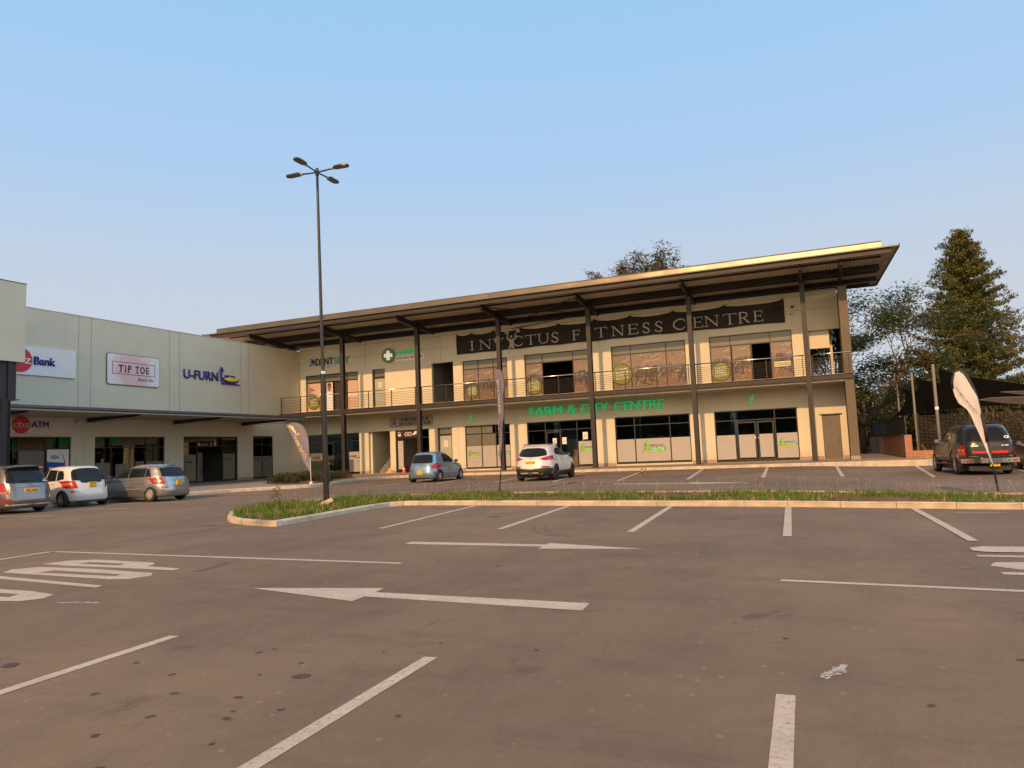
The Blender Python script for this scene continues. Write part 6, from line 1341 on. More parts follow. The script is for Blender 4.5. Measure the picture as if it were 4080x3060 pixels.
c.door([(1.45, .48), (2.42, .45), (2.52, 1.10), (1.48, 1.12)], 'LR', (1.68, 1.0)); c.door([(2.47, .45), (3.35, .45), (3.45, .95), (3.38, 1.08), (2.57, 1.10)], 'LR', (2.74, .98))
c.plate(-.02, .84, .46, .13, ['AEP 6548']); c.logo(0, .99, .07, .035, False); c.wiper(.12, 1.11, -.22, 1.10); c.mirror(3.15, 1.14, 1, TRIM); c.mirror(3.15, 1.14, -1, TRIM)
for sx in (-1, 1):
    bm = bmesh.new(); tube(bm, [(sx*.60, .85, 1.60), (sx*.59, 1.0, 1.675), (sx*.57, 1.8, 1.70), (sx*.60, 2.5, 1.66), (sx*.62, 2.65, 1.57)], .016, .016, 8); obj('roof_rail', bm, TRIM, c.t, True)
bm = bmesh.new(); 
for dx in (.42, .53): lathe(bm, [(-.02, .032), (.06, .036), (.06, .028)], 14, 'Z', (0, 0, 0))
for v in bm.verts: v.co = Vector((v.co.x+(.42 if v.index % 2 == 0 else .42), .05+v.co.z, .33+v.co.y))
bm.free(); bm = bmesh.new(); tube(bm, [(.42, .04, .33), (.42, .25, .33)], .036, .036, 12); tube(bm, [(.53, .04, .33), (.53, .25, .33)], .036, .036, 12); obj('exhaust', bm, CHROME, c.t)
bm = bmesh.new(); box(bm, -.03, .03, -.03, .2, .30, .36); box(bm, -.09, .09, -.035, .0, .28, .38); obj('tow_bar', bm, TRIM, c.t); c.spoiler(.58, .58, 1.60, .06, c.mat)
# --- dark double-cab pickup with canopy
K = [(.42, .18, 4.95, .78, 7), (.50, .10, 5.10, .86, 7), (.62, .05, 5.2, .90, 6.5), (.78, .04, 5.22, .905, 6.5), (.92, .05, 5.18, .90, 6.5), (1.05, .06, 5.0, .89, 6.5), (1.13, .08, 4.6, .875, 6.5), (1.18, .10, 4.15, .86, 6.5), (1.30, .15, 3.85, .825, 6.2), (1.48, .24, 3.5, .785, 6), (1.64, .34, 3.15, .735, 5.4), (1.75, .46, 2.85, .68, 4.8), (1.80, .62, 2.6, .60, 4.2), (1.815, .9, 2.2, .45, 3.6)]
c = Car('h', 'dark grey double-cab pickup with canopy parked at the right', K, paint('dark_grey_paint', (.018, .019, .017), .1, .28), 5.22, [(1.2, .38), (4.28, .38)], .38, 5.375, 30.63, .089, 1.0, 'alloy', arch=.47, rtaper=.02)
c.chrome = True
c.patch('rear_window', sh([(-.70, 1.22), (0, 1.20), (.70, 1.22), (.68, 1.4), (.58, 1.66), (0, 1.71), (-.58, 1.66), (-.68, 1.4)], 2), 'B', CGLASS, .012)
c.patch('tailgate', [(-.70, .66), (.70, .66), (.71, 1.12), (-.71, 1.12)], 'B', c.mat, .008)
c.both('tail_light', [(.73, .66), (.88, .66), (.88, 1.08), (.73, 1.08)], LAMPR, off=.016); c.both('indicator', [(.755, .86), (.86, .86), (.86, .94), (.755, .94)], LAMPA, off=.022); c.both('reverse_light', [(.755, .74), (.86, .74), (.86, .82), (.755, .82)], LAMPC, off=.022)
c.bar('reflector_strip', -.55, .55, .78, .85, M('red_reflective_tape', (.70, .02, .03), .3, emit=.12), .012)
c.bar('rear_bumper', -.90, .90, .44, .60, M('bumper_chrome', (.55, .53, .50), .22, .95, .06), .10); c.bar('bumper_step', -.34, .34, .43, .52, TRIM, .13)
for sx in (-1, 1): BX('reflector', LAMPR, c.t, (sx*.72-.07, sx*.72+.07, -.075, -.06, .49, .54))
BX('mud_flap', TRIM, c.t, (-.86, -.56, .72, .74, .14, .52)); BX('mud_flap', TRIM, c.t, (.56, .86, .72, .74, .14, .52))
c.plate(.12, .40, .30, .18, ['7 4']); c.logo(.02, .99, .05, .02, False); c.bar('high_brake_light', -.08, .1, 1.10, 1.13, LAMPR, .02)
c.patch('window_sticker', [(.60+.09*cos(k*pi/8)-.03, 1.33+.05*sin(k*pi/8)) for k in range(16)], 'B', M('cream_sticker', (.75, .72, .55), .5), .018, cell=.2)
c.both('badge', [(.36, 1.03), (.58, 1.03), (.58, 1.06), (.36, 1.06)], CHROME); c.bar('sill_badge', -.68, -.38, .66, .69, CHROME, .012); c.bar('sill_badge', .55, .70, .66, .69, CHROME, .012)
c.side('window', [(.50, 1.20), (1.55, 1.20), (1.52, 1.62), (.66, 1.62)], CGLASS, off=.01); c.side('window', [(1.85, 1.22), (2.62, 1.21), (2.55, 1.60), (1.95, 1.62)], CGLASS, off=.01); c.side('window', [(2.68, 1.21), (3.62, 1.20), (3.35, 1.42), (3.05, 1.56), (2.62, 1.60)], CGLASS, off=.01)
c.side('canopy_seam', [(1.66, .55), (1.70, .55), (1.70, 1.70), (1.66, 1.70)], BLACKM, off=.004); c.side('fender_flare', [(.62, .50), (.74, .50), (.80, .75), (1.0, .90), (1.25, .93), (1.48, .86), (1.62, .70), (1.66, .48), (1.78, .48), (1.74, .76), (1.55, .97), (1.25, 1.04), (.93, 1.0), (.70, .80)], c.mat, off=.03)
c.door([(1.78, .52), (2.60, .50), (2.64, 1.17), (1.80, 1.18)], 'LR', (1.98, 1.06)); c.door([(2.66, .50), (3.72, .50), (3.80, 1.05), (3.70, 1.16), (2.70, 1.17)], 'LR', (2.85, 1.05))
for sx in (-1, 1):
    bm = bmesh.new(); tube(bm, [(sx*.86, 1.75, .40), (sx*.92, 1.85, .38), (sx*.92, 3.7, .38), (sx*.86, 3.8, .40)], .04, .04, 10); obj('side_step', bm, TRIM, c.t, True)
    bm = bmesh.new(); tube(bm, [(sx*.56, .6, 1.77), (sx*.56, .66, 1.83), (sx*.55, 1.4, 1.85), (sx*.56, 1.48, 1.80)], .015, .015, 8); obj('roof_rail', bm, BLACKM, c.t, True)
c.mirror(3.45, 1.24, -1, c.mat); c.mirror(3.45, 1.24, 1, c.mat)
bm = bmesh.new(); box(bm, .03, .12, .02, .06, .98, 1.02); bm.free()
# --- white tall hatchback
K = [(.17, .12, 3.80, .74, 6), (.25, .04, 3.86, .81, 6), (.42, .0, 3.90, .845, 5.4), (.58, .02, 3.90, .848, 5.2), (.72, .05, 3.86, .842, 5), (.86, .09, 3.70, .83, 4.8), (.96, .13, 3.42, .80, 4.6), (1.08, .19, 3.02, .76, 4.6), (1.22, .28, 2.66, .71, 4.6), (1.36, .38, 2.3, .66, 4.4), (1.45, .48, 2.02, .61, 4), (1.50, .66, 1.78, .53, 3.6), (1.52, .95, 1.5, .38, 3)]
c = Car('f', 'white tall hatchback parked between the grey wagon and the silver hatchback', K, paint('white_paint', (.62, .62, .60), 0), 3.9, [(.62, .29), (3.12, .29)], .29, -25.472, 19.631, 1.44, 1.0, 'alloy')
c.patch('rear_window', sh([(-.62, .98), (-.40, .96), (-.34, .88), (.34, .88), (.40, .96), (.62, .98), (.58, 1.2), (.48, 1.38), (0, 1.43), (-.48, 1.38), (-.58, 1.2)], 2), 'B', CGLASS, .012)
c.patch('tailgate', [(-.52, .46), (.52, .46), (.66, .93), (.62, .97), (-.62, .97), (-.66, .93)], 'B', c.mat, .006)
c.both('tail_light', [(.50, .68), (.76, .70), (.84, .86), (.83, .95), (.70, .98), (.56, .96)], LAMPR, off=.014); c.both('reverse_light', [(.64, .80), (.78, .81), (.79, .87), (.66, .88)], LAMPC, off=.02); c.both('reflector', [(.60, .54), (.70, .54), (.70, .59), (.60, .59)], LAMPR)
c.side('window', [(.62, 1.04), (1.0, .98), (1.10, 1.36), (.80, 1.34), (.70, 1.22)], CGLASS, off=.01); c.side('window', [(1.06, .98), (1.72, .96), (1.72, 1.40), (1.16, 1.38)], CGLASS, off=.01); c.side('window', [(1.77, .96), (2.86, .94), (2.62, 1.12), (2.2, 1.36), (1.95, 1.40), (1.77, 1.40)], CGLASS, off=.01)
c.door([(1.0, .28), (1.80, .27), (1.84, .93), (1.05, .96)], 'LR', (1.2, .88)); c.door([(1.85, .27), (2.8, .27), (2.9, .85), (2.82, .92), (1.89, .93)], 'LR', (2.05, .86))
c.plate(.02, .80, .27, .20, ['AFA', '9067']); c.logo(.02, .955, .05, .04, False); c.wiper(.12, .96, -.3, 1.0); c.antenna(0, 1.2, -.10, .22); c.mirror(2.6, .98, -1)
c.patch('bumper_vent', [(-.6, .23), (.6, .23), (.55, .19), (-.55, .19)], 'B', TRIM)
# --- silver five-door hatchback
K = [(.17, .12, 4.08, .74, 6), (.24, .04, 4.15, .81, 6), (.42, .0, 4.18, .842, 5.4), (.58, .02, 4.175, .847, 5.2), (.72, .06, 4.12, .842, 5), (.82, .10, 3.95, .83, 4.8), (.91, .14, 3.45, .81, 4.6), (.99, .19, 3.05, .78, 4.6), (1.12, .28, 2.74, .725, 4.6), (1.26, .38, 2.42, .67, 4.6), (1.36, .46, 2.14, .625, 4.3), (1.42, .55, 1.92, .58, 4), (1.455, .75, 1.70, .50, 3.6), (1.47, 1.0, 1.5, .36, 3)]
c = Car('r', 'silver five-door hatchback nearest the bank of shopfronts, rightmost of the left row', K, paint('silver_paint', (.36, .36, .355), .75, .26), 4.18, [(.72, .30), (3.32, .30)], .30, -23.76, 22.125, 1.607, 1.0, 'cap')
c.patch('rear_window', sh([(-.60, .98), (0, .955), (.60, .98), (.55, 1.18), (.50, 1.31), (0, 1.335), (-.50, 1.31), (-.55, 1.18)], 2), 'B', CGLASS, .012)
c.patch('tailgate', [(-.56, .60), (.56, .60), (.64, .93), (.56, .955), (-.56, .955), (-.64, .93)], 'B', c.mat, .006)
c.both('tail_light', [(.60, .70), (.84, .68), (.84, .92), (.80, .96), (.62, .94)], LAMPR, off=.014); c.both('reverse_light', [(.66, .76), (.76, .76), (.76, .84), (.66, .84)], LAMPC, off=.02); c.both('reflector', [(.52, .53), (.70, .53), (.70, .575), (.52, .575)], LAMPR)
c.bar('chrome_strip', -.28, .28, .80, .825, CHROME, .02); c.plate(0, .70, .28, .17, ['ACJ', '7330']); c.logo(0, .875); c.wiper(-.05, .98, .28, 1.07); c.spoiler(.54, .50, 1.415, .05, c.mat); c.antenna(.3, 1.0, -.18, .22)
c.side('window', [(.72, .99), (1.0, .98), (1.0, 1.28), (.90, 1.29)], CGLASS, off=.01); c.side('window', [(1.04, .98), (1.84, .96), (1.84, 1.33), (1.04, 1.32)], CGLASS, off=.01); c.side('window', [(1.90, .96), (3.0, .94), (2.7, 1.12), (2.35, 1.28), (2.1, 1.33), (1.90, 1.33)], CGLASS, off=.01)
c.door([(1.12, .30), (1.92, .28), (1.96, .94), (1.12, .96)], 'LR', (1.28, .88)); c.door([(1.97, .28), (2.98, .28), (3.08, .85), (2.98, .93), (2.0, .94)], 'LR', (2.16, .86)); c.mirror(2.75, .98, -1)
c.side('rub_strip', [(1.15, .50), (3.0, .49), (3.0, .53), (1.15, .54)], M('silver_strip', (.30, .29, .27), .4, .4), off=.016)
# --- grey-brown wagon at the left edge
K = [(.17, .12, 4.44, .76, 6), (.25, .04, 4.51, .83, 6), (.42, .0, 4.55, .868, 5.6), (.60, .02, 4.545, .872, 5.4), (.75, .05, 4.5, .868, 5.2), (.87, .09, 4.3, .855, 5), (.97, .13, 3.8, .83, 4.8), (1.06, .18, 3.4, .80, 4.8), (1.20, .26, 3.06, .75, 4.8), (1.34, .36, 2.7, .70, 4.6), (1.46, .47, 2.36, .655, 4.3), (1.53, .58, 2.1, .61, 4), (1.57, .80, 1.85, .52, 3.6), (1.585, 1.1, 1.6, .38, 3)]
c = Car('w', 'grey-brown wagon cut off by the left edge of the picture', K, paint('bronze_grey_paint', (.20, .185, .18), .7, .26), 4.55, [(.95, .32), (3.70, .32)], .32, -24.615, 16.759, 1.495, 1.02, 'alloy')
c.chrome = True
c.patch('rear_window', sh([(-.66, 1.0), (0, .985), (.66, 1.0), (.60, 1.25), (.52, 1.44), (0, 1.46), (-.52, 1.44), (-.60, 1.25)], 2), 'B', CGLASS, .012)
c.patch('tailgate', [(-.52, .47), (.52, .47), (.64, .60), (.66, .97), (-.66, .97), (-.64, .60)], 'B', c.mat, .006)
c.both('tail_light', [(.66, .64), (.86, .64), (.86, .90), (.82, 1.03), (.69, 1.01)], LAMPR, off=.014); c.both('reverse_light', [(.68, .645), (.85, .645), (.85, .72), (.68, .72)], LAMPC, off=.02); c.both('reflector', [(.62, .42), (.80, .42), (.80, .47), (.62, .47)], LAMPR)
c.bar('chrome_strip', -.42, .42, .86, .885, CHROME, .03); c.bar('bumper_lip', -.72, .72, .27, .31, M('pale_bumper', (.42, .38, .33), .3, .3), .02)
c.plate(-.02, .74, .44, .13, ['AFE 4856']); c.logo(0, .93, .075, .05); c.wiper(-.38, 1.08, -.02, 1.06); c.spoiler(.60, .46, 1.55, .12, c.mat); c.antenna(0, 1.0, -.04, .06)
c.patch('plate_recess', [(-.26, .63), (.26, .63), (.30, .84), (-.30, .84)], 'B', M('recess_silver', (.35, .33, .30), .4, .3), .004)
c.side('window', [(.60, 1.03), (1.25, 1.02), (1.25, 1.43), (.82, 1.40)], CGLASS, off=.01); c.side('window', [(1.30, 1.02), (2.1, 1.01), (2.1, 1.46), (1.30, 1.45)], CGLASS, off=.01); c.side('window', [(2.15, 1.01), (3.3, .99), (2.95, 1.2), (2.5, 1.42), (2.15, 1.46)], CGLASS, off=.01)
c.door([(1.35, .30), (2.15, .28), (2.2, .98), (1.35, 1.0)], 'LR', (1.5, .92)); c.door([(2.2, .28), (3.25, .28), (3.35, .9), (3.25, .97), (2.25, .98)], 'LR', (2.4, .92))
for dx, dz in ((.55, 1.02), (.50, 1.08), (.45, 1.03)): c.patch('window_sticker', [(dx+.05*cos(k*pi/5), dz+.02*sin(k*pi/5)) for k in range(10)], 'B', WHITE, .02, cell=.2)
# --- dark maroon car cut by the right edge
K = [(.17, .12, 4.38, .74, 6), (.25, .04, 4.45, .82, 6), (.42, .0, 4.5, .86, 5.6), (.60, .02, 4.49, .865, 5.4), (.75, .05, 4.4, .86, 5.2), (.87, .09, 4.2, .85, 5), (.95, .20, 3.6, .83, 4.8), (1.02, .45, 3.3, .80, 4.8), (1.14, .75, 2.95, .73, 4.8), (1.28, 1.05, 2.6, .67, 4.6), (1.38, 1.25, 2.3, .62, 4.3), (1.44, 1.5, 2.0, .52, 3.6)]
c = Car('m', 'dark maroon saloon cut off by the right edge beside the pickup', K, paint('dark_maroon_paint', (.035, .018, .016), .3), 4.5, [(.95, .31), (3.55, .31)], .31, 8.05, 31.3, .089, 1.0, 'alloy')
c.patch('rear_window', [(-.58, 1.03), (.58, 1.03), (.50, 1.34), (-.50, 1.34)], 'B', CGLASS, .012); c.both('tail_light', [(.55, .74), (.85, .72), (.85, .92), (.60, .93)], LAMPR, off=.014)
c.patch('tailgate', [(-.52, .60), (.52, .60), (.54, .92), (-.54, .92)], 'B', c.mat, .006); c.plate(0, .70, .44, .12, [])
c.side('window', [(1.25, 1.03), (2.0, 1.02), (2.0, 1.34), (1.55, 1.33)], CGLASS, off=.01); c.side('window', [(2.05, 1.02), (3.0, 1.0), (2.7, 1.2), (2.35, 1.34), (2.05, 1.34)], CGLASS, off=.01)
c.door([(1.3, .30), (2.0, .28), (2.05, .98), (1.3, 1.0)], 'LR', (1.45, .9)); c.door([(2.05, .28), (3.0, .28), (3.1, .9), (2.1, .98)], 'LR', (2.3, .9)); c.mirror(2.9, 1.04, -1)
# --- orange traffic cone by the security shop, sandbag tray stand etc.
t = thing('traffic_cone', 'small orange traffic cone at the foot of the security shop door', 'cone', (-28.45, 46.9, .15)); bm = bmesh.new(); lathe(bm, [(.02, .16), (.04, .13), (.5, .03), (.52, .0)], 20, 'Z'); obj('cone', bm, M('cone_orange', (.75, .10, .02), .5), t, True, 40); BX('base', MC['cone_orange'], t, (-.18, .18, -.18, .18, 0, .03))
bm = bmesh.new(); lathe(bm, [(.24, .096), (.34, .072)], 20, 'Z'); obj('white_band', bm, WHITE, t, True)
for v in t.children[-1].data.vertices: v.co.x *= 1.03; v.co.y *= 1.03
t = thing('display_counter', 'wooden counter with a white hard hat just inside the security shop', 'counter', (-27.6, 47.9, .15)); BX('counter', M('light_wood', (.42, .20, .08), .5), t, (-.45, .9, -.2, .3, 0, 1.0)); BX('counter_top', TRIM, t, (-.48, .93, -.22, .32, 1.001, 1.04))
h = thing('hard_hat', 'white hard hat resting on the security shop counter', 'helmet', (-27.65, 47.85, 1.19)); bm = bmesh.new(); lathe(bm, [(0, .17), (.02, .14), (.09, .12), (.14, .07), (.155, 0)], 20, 'Z'); obj('shell', bm, WHITE, h, True)

# ------------------------------------------------------------------ plants
BARK = M('bark', (.13, .085, .055), .95, 0, .3, 6, .2, .5, 20); BARKL = M('pale_bark', (.26, .19, .13), .95, 0, .3, 6, .2)
F_CON = foliage('conifer_foliage', (.06, .075, .02), (.14, .145, .035), (.24, .215, .06), .3, 1.1)
F_FEA = foliage('feathery_foliage', (.05, .075, .025), (.11, .14, .045), (.21, .14, .055), .35, .55)
F_RST = foliage('rusty_foliage', (.07, .075, .02), (.15, .12, .035), (.28, .12, .04), .35, .9)
F_DRK = foliage('dark_bush_foliage', (.03, .038, .012), (.065, .068, .022), (.12, .10, .035), .2, .5)
F_MID = foliage('hazy_foliage', (.10, .10, .045), (.15, .14, .065), (.22, .18, .09), .3, .8)
F_SHR = foliage('shrub_foliage', (.03, .05, .015), (.07, .09, .03), (.16, .07, .055), .25, 3.)
F_SAP = foliage('sapling_foliage', (.08, .12, .02), (.16, .20, .03), (.26, .26, .05), .4, 3.)
def leaf_mesh(name, pts, size, mat, rnd, aspect=.5, flat=0., parent=None, droop=0.):
    """pts: list of (position, scale) -> one mesh of small leaf-sized faces"""
    V = []; Fc = []
    for (p, s) in pts:
        a = Vector((rnd.gauss(0, 1), rnd.gauss(0, 1), rnd.gauss(0, 1)*(1-flat)-droop)).normalized()
        b = a.cross(Vector((rnd.gauss(0, 1)*(1-flat), rnd.gauss(0, 1)*(1-flat), 1 if flat else rnd.gauss(0, 1)))).normalized()
        L = size*s*rnd.uniform(.6, 1.35); w = L*aspect; i = len(V)
        V += [p-a*L*.5, p+b*w*.5, p+a*L*.5, p-b*w*.5]; Fc.append((i, i+1, i+2, i+3))
    me = bpy.data.meshes.new(name); me.from_pydata([tuple(v) for v in V], [], Fc); me.materials.append(mat); return link(name, me, parent)
def branches(bm, start, d, L, r, depth, rnd, tips, spread=.55, up=.12, nseg=3, kids=(2, 3), bend=.25, keep=1):
    p = Vector(start); d = Vector(d).normalized(); pts = [p.copy()]
    for i in range(nseg):
        d = (d+Vector((rnd.gauss(0, bend), rnd.gauss(0, bend), rnd.gauss(0, bend)+up))*.5).normalized(); p = p+d*(L/nseg); pts.append(p.copy())
        if depth <= keep: tips.append((p.copy(), d.copy()))
    tube(bm, pts, r, r*.6, 5 if depth < 3 else 8, False)
    if depth > 0:
        for k in range(rnd.randint(*kids)):
            nd = (d+Vector((rnd.gauss(0, spread), rnd.gauss(0, spread), rnd.gauss(0, spread*.7)))).normalized()
            j = rnd.choice((-1, -1, -2)); branches(bm, pts[j], nd, L*rnd.uniform(.6, .85), r*.58, depth-1, rnd, tips, spread, up, nseg, kids, bend, keep)
def wild_tree(name, label, cat, x, y, h, trunk_h, lean, seed, fmat, n_leaf, lsize, clump, depth=4, spread=.5, up=.15, group=None, bark=BARK, r0=.22, kids=(2, 3), start_n=4, flat=.5, z0=-.05, L0=None):
    rnd = random.Random(seed); t = thing(name, label, cat, (x, y, z0), 0, group); bm = bmesh.new(); tips = []
    top = Vector((lean, 0, trunk_h)); tube(bm, [(0, 0, 0), (lean*.3, .1, trunk_h*.5), top], r0, r0*.7, 10)
    for k in range(start_n):
        a = 2*pi*k/start_n+rnd.uniform(-.3, .3); branches(bm, top, (cos(a)*.8, sin(a)*.8, rnd.uniform(.5, 1.1)), L0 or (h-trunk_h)*.42, r0*.55, depth, rnd, tips, spread, up, kids=kids)
    zs = [p.z for p, d in tips]; zmax = max(zs); f = (h-trunk_h)/(zmax-trunk_h)
    for v in bm.verts:
        if v.co.z > trunk_h: v.co.z = trunk_h+(v.co.z-trunk_h)*f
    obj('trunk', bm, bark, t, True)
    pts = []
    for _ in range(n_leaf):
        p, d = rnd.choice(tips); q = Vector((p.x, p.y, trunk_h+(p.z-trunk_h)*f)); pts.append((q+Vector((rnd.gauss(0, clump), rnd.gauss(0, clump), rnd.gauss(0, clump*.45))), 1))
    leaf_mesh('crown', pts, lsize, fmat, rnd, .42, flat, t); return t
# tall conifer at right
def conifer(label, x, y, h, seed, prof, n_b, seed_off=0, group=None):
    rnd = random.Random(seed); t = thing('conifer', label, 'tree', (x, y, -.1), 0, group); bm = bmesh.new(); tube(bm, [(0, 0, 0), (.1, 0, h*.5), (0, 0, h*.97)], .42, .05, 10)
    def rad(z):
        u = (h-z)
        for i in range(len(prof)-1):
            if prof[i][0] <= u <= prof[i+1][0]: k = (u-prof[i][0])/(prof[i+1][0]-prof[i][0]); return prof[i][1]+(prof[i+1][1]-prof[i][1])*k
        return prof[-1][1]
    pts = []; gold = 2.399
    for i in range(n_b):
        z = h*(1-(1-i/n_b)**.85*.86)-.15; R = rad(z)*rnd.uniform(.62, 1.12); a = i*gold+rnd.uniform(-.3, .3)
        e = Vector((cos(a)*R, sin(a)*R, z+R*rnd.uniform(.02, .22))); s = Vector((0, 0, z-.25*R*.3)); mid = (s+e)/2+Vector((0, 0, -.10*R))
        tube(bm, [s, mid, e], .035+.02*R/4, .012, 4, False)
        n = int(7+R*4.0)
        for j in range(n):
            u = rnd.uniform(.30, 1.02) if rnd.random() < .8 else rnd.uniform(.1, .5); c = s*(1-u)**2+mid*2*u*(1-u)+e*u*u
            c = c+Vector((rnd.gauss(0, .20), rnd.gauss(0, .20), rnd.gauss(0, .09))); rr = rnd.uniform(.16, .32)
            for _ in range(15):
                g = Vector((rnd.gauss(0, 1), rnd.gauss(0, 1), rnd.gauss(0, .7))).normalized()*rr*rnd.uniform(.5, 1.1); pts.append((c+g, 1))
    obj('trunk', bm, BARK, t, True); leaf_mesh('crown', pts, .24, F_CON, rnd, .40, .15, t, -.5); return t
conifer('tall dark conical conifer rising behind the black shade sails', 12.4, 75, 19.6, 4, [(0, .25), (1, 1.2), (2.6, 2.0), (5.4, 3.1), (8.2, 4.3), (11, 4.6), (12.5, 5.3), (14.6, 5.4), (19.5, 5.2)], 330)
wild_tree('thorn_tree', 'sparse feathery tree with rusty leaves showing past the right end of the building', 'tree', 2.6, 61, 12.4, 2.2, .2, 12, F_FEA, 52000, .27, .50, 5, .50, .06, None, BARK, .26, (2, 3), 6, .6, L0=4.0)
wild_tree('thorn_tree', 'rust-tinged tree whose crown shows above the middle of the roof', 'tree', -14.2, 66, 19.3, 9.5, 0, 21, F_RST, 15000, .26, .26, 4, .46, .16, None, BARK, .25, (2, 3), 5, .4, L0=2.9)
wild_tree('thorn_tree', 'distant tree of which two tiny tufts show above the roof left of the big crown', 'tree', -17.6, 70, 16.5, 9, 0, 33, F_DRK, 700, .26, .18, 3, .5, .14, None, BARK, .2, (2, 3), 3, .5, L0=3.2)
def bushy(label, x, y, h, R, seed, mat, n=5200, lsize=.26, name='bushy_tree', cat='tree', group='trees behind the enclosure'):
    rnd = random.Random(seed); t = thing(name, label, cat, (x, y, -.1), 0, group); bm = bmesh.new(); tips = []
    for k in range(3): branches(bm, (rnd.uniform(-.3, .3), rnd.uniform(-.3, .3), 0), (rnd.gauss(0, .25), rnd.gauss(0, .25), 1), h*.55, .12, 2, rnd, tips, .5, .1)
    obj('trunk', bm, BARK, t, True); pts = []; cl = []
    for _ in range(60):
        a = rnd.uniform(0, 2*pi); zz = rnd.uniform(.08, 1); rr = R*math.sqrt(max(.05, 1-(zz*1.0-.30)**2/.62))*rnd.uniform(.35, 1.05); cl.append((Vector((cos(a)*rr, sin(a)*rr, zz*h*.94)), rnd.uniform(.35, .95)*R*.30))
    for _ in range(n):
        c, r_ = rnd.choice(cl); g = Vector((rnd.gauss(0, 1), rnd.gauss(0, 1), rnd.gauss(0, .75))).normalized()*r_*rnd.uniform(.6, 1.15); pts.append((c+g, 1))
    leaf_mesh('crown', pts, lsize, mat, rnd, .5, .2, t); return t
bushy('pale hazy round tree between the rusty tree and the conifer', 8.4, 92, 9.2, 3.6, 41, F_MID, 6500, .30)
bushy('dark green bush low behind the end of the building', 3.2, 70, 5.4, 2.6, 42, F_DRK)
bushy('brownish bush behind the far gate post', 6.2, 72, 6.0, 2.8, 43, F_FEA)
bushy('dark bush behind the middle sail post', 8.8, 66, 4.6, 2.4, 44, F_DRK)
bushy('brown-green bush behind the tallest sail post', 11.4, 64, 4.6, 2.5, 45, F_FEA)
bushy('dark bush seen through the fence left of the pickup', 7.0, 60, 3.6, 2.0, 48, F_DRK)
bushy('olive bush behind the pickup roof', 14.2, 63, 5.0, 2.8, 46, F_CON)
bushy('olive bush behind the white flag head', 17.2, 66, 5.6, 3.0, 47, F_CON)
bushy('rusty tree just inside the right edge behind the sails', 21.2, 72, 8.0, 3.2, 49, F_FEA)
bushy('dark bush through the fence behind the pickup bonnet', 10.2, 57, 3.2, 2.0, 50, F_DRK); bushy('dark bush through the fence at the right border', 14.0, 56, 3.2, 2.3, 51, F_DRK); bushy('low olive bush behind the fence corner', 5.4, 64, 4.0, 2.0, 53, F_CON)
for i, (x, y, h) in enumerate([(-.5, 78, 6.0), (27, 80, 9), (34, 86, 10), (1.5, 84, 7.5)]):
    bushy(['green tree glimpsed through the open upstairs landing', 'background tree beyond the right edge, nearer one', 'background tree beyond the right edge, farther one', 'tree low on the skyline beside the far gate post'][i], x, y, h, h*.42, 60+i, F_FEA if i % 2 == 0 else F_DRK, 4200, .32)
t_ = thing('bare_tree_line', 'brown-green belt of distant undergrowth closing the view behind the trees', 'undergrowth'); bpy.data.objects.remove(t_)
rnd = random.Random(77); pts = []
for _ in range(9000):
    x = rnd.uniform(-2, 60); y = rnd.uniform(88, 104); pts.append((Vector((x, y, rnd.uniform(0, 1)**1.3*(3.6+1.4*sin(x*.7)+.8*sin(x*1.9)))), 1))
ug = leaf_mesh('undergrowth', pts, .9, F_DRK, rnd, .6, .1); ug['kind'] = 'stuff'; ug['label'] = 'brown-green belt of distant undergrowth behind the trees'; ug['category'] = 'undergrowth'
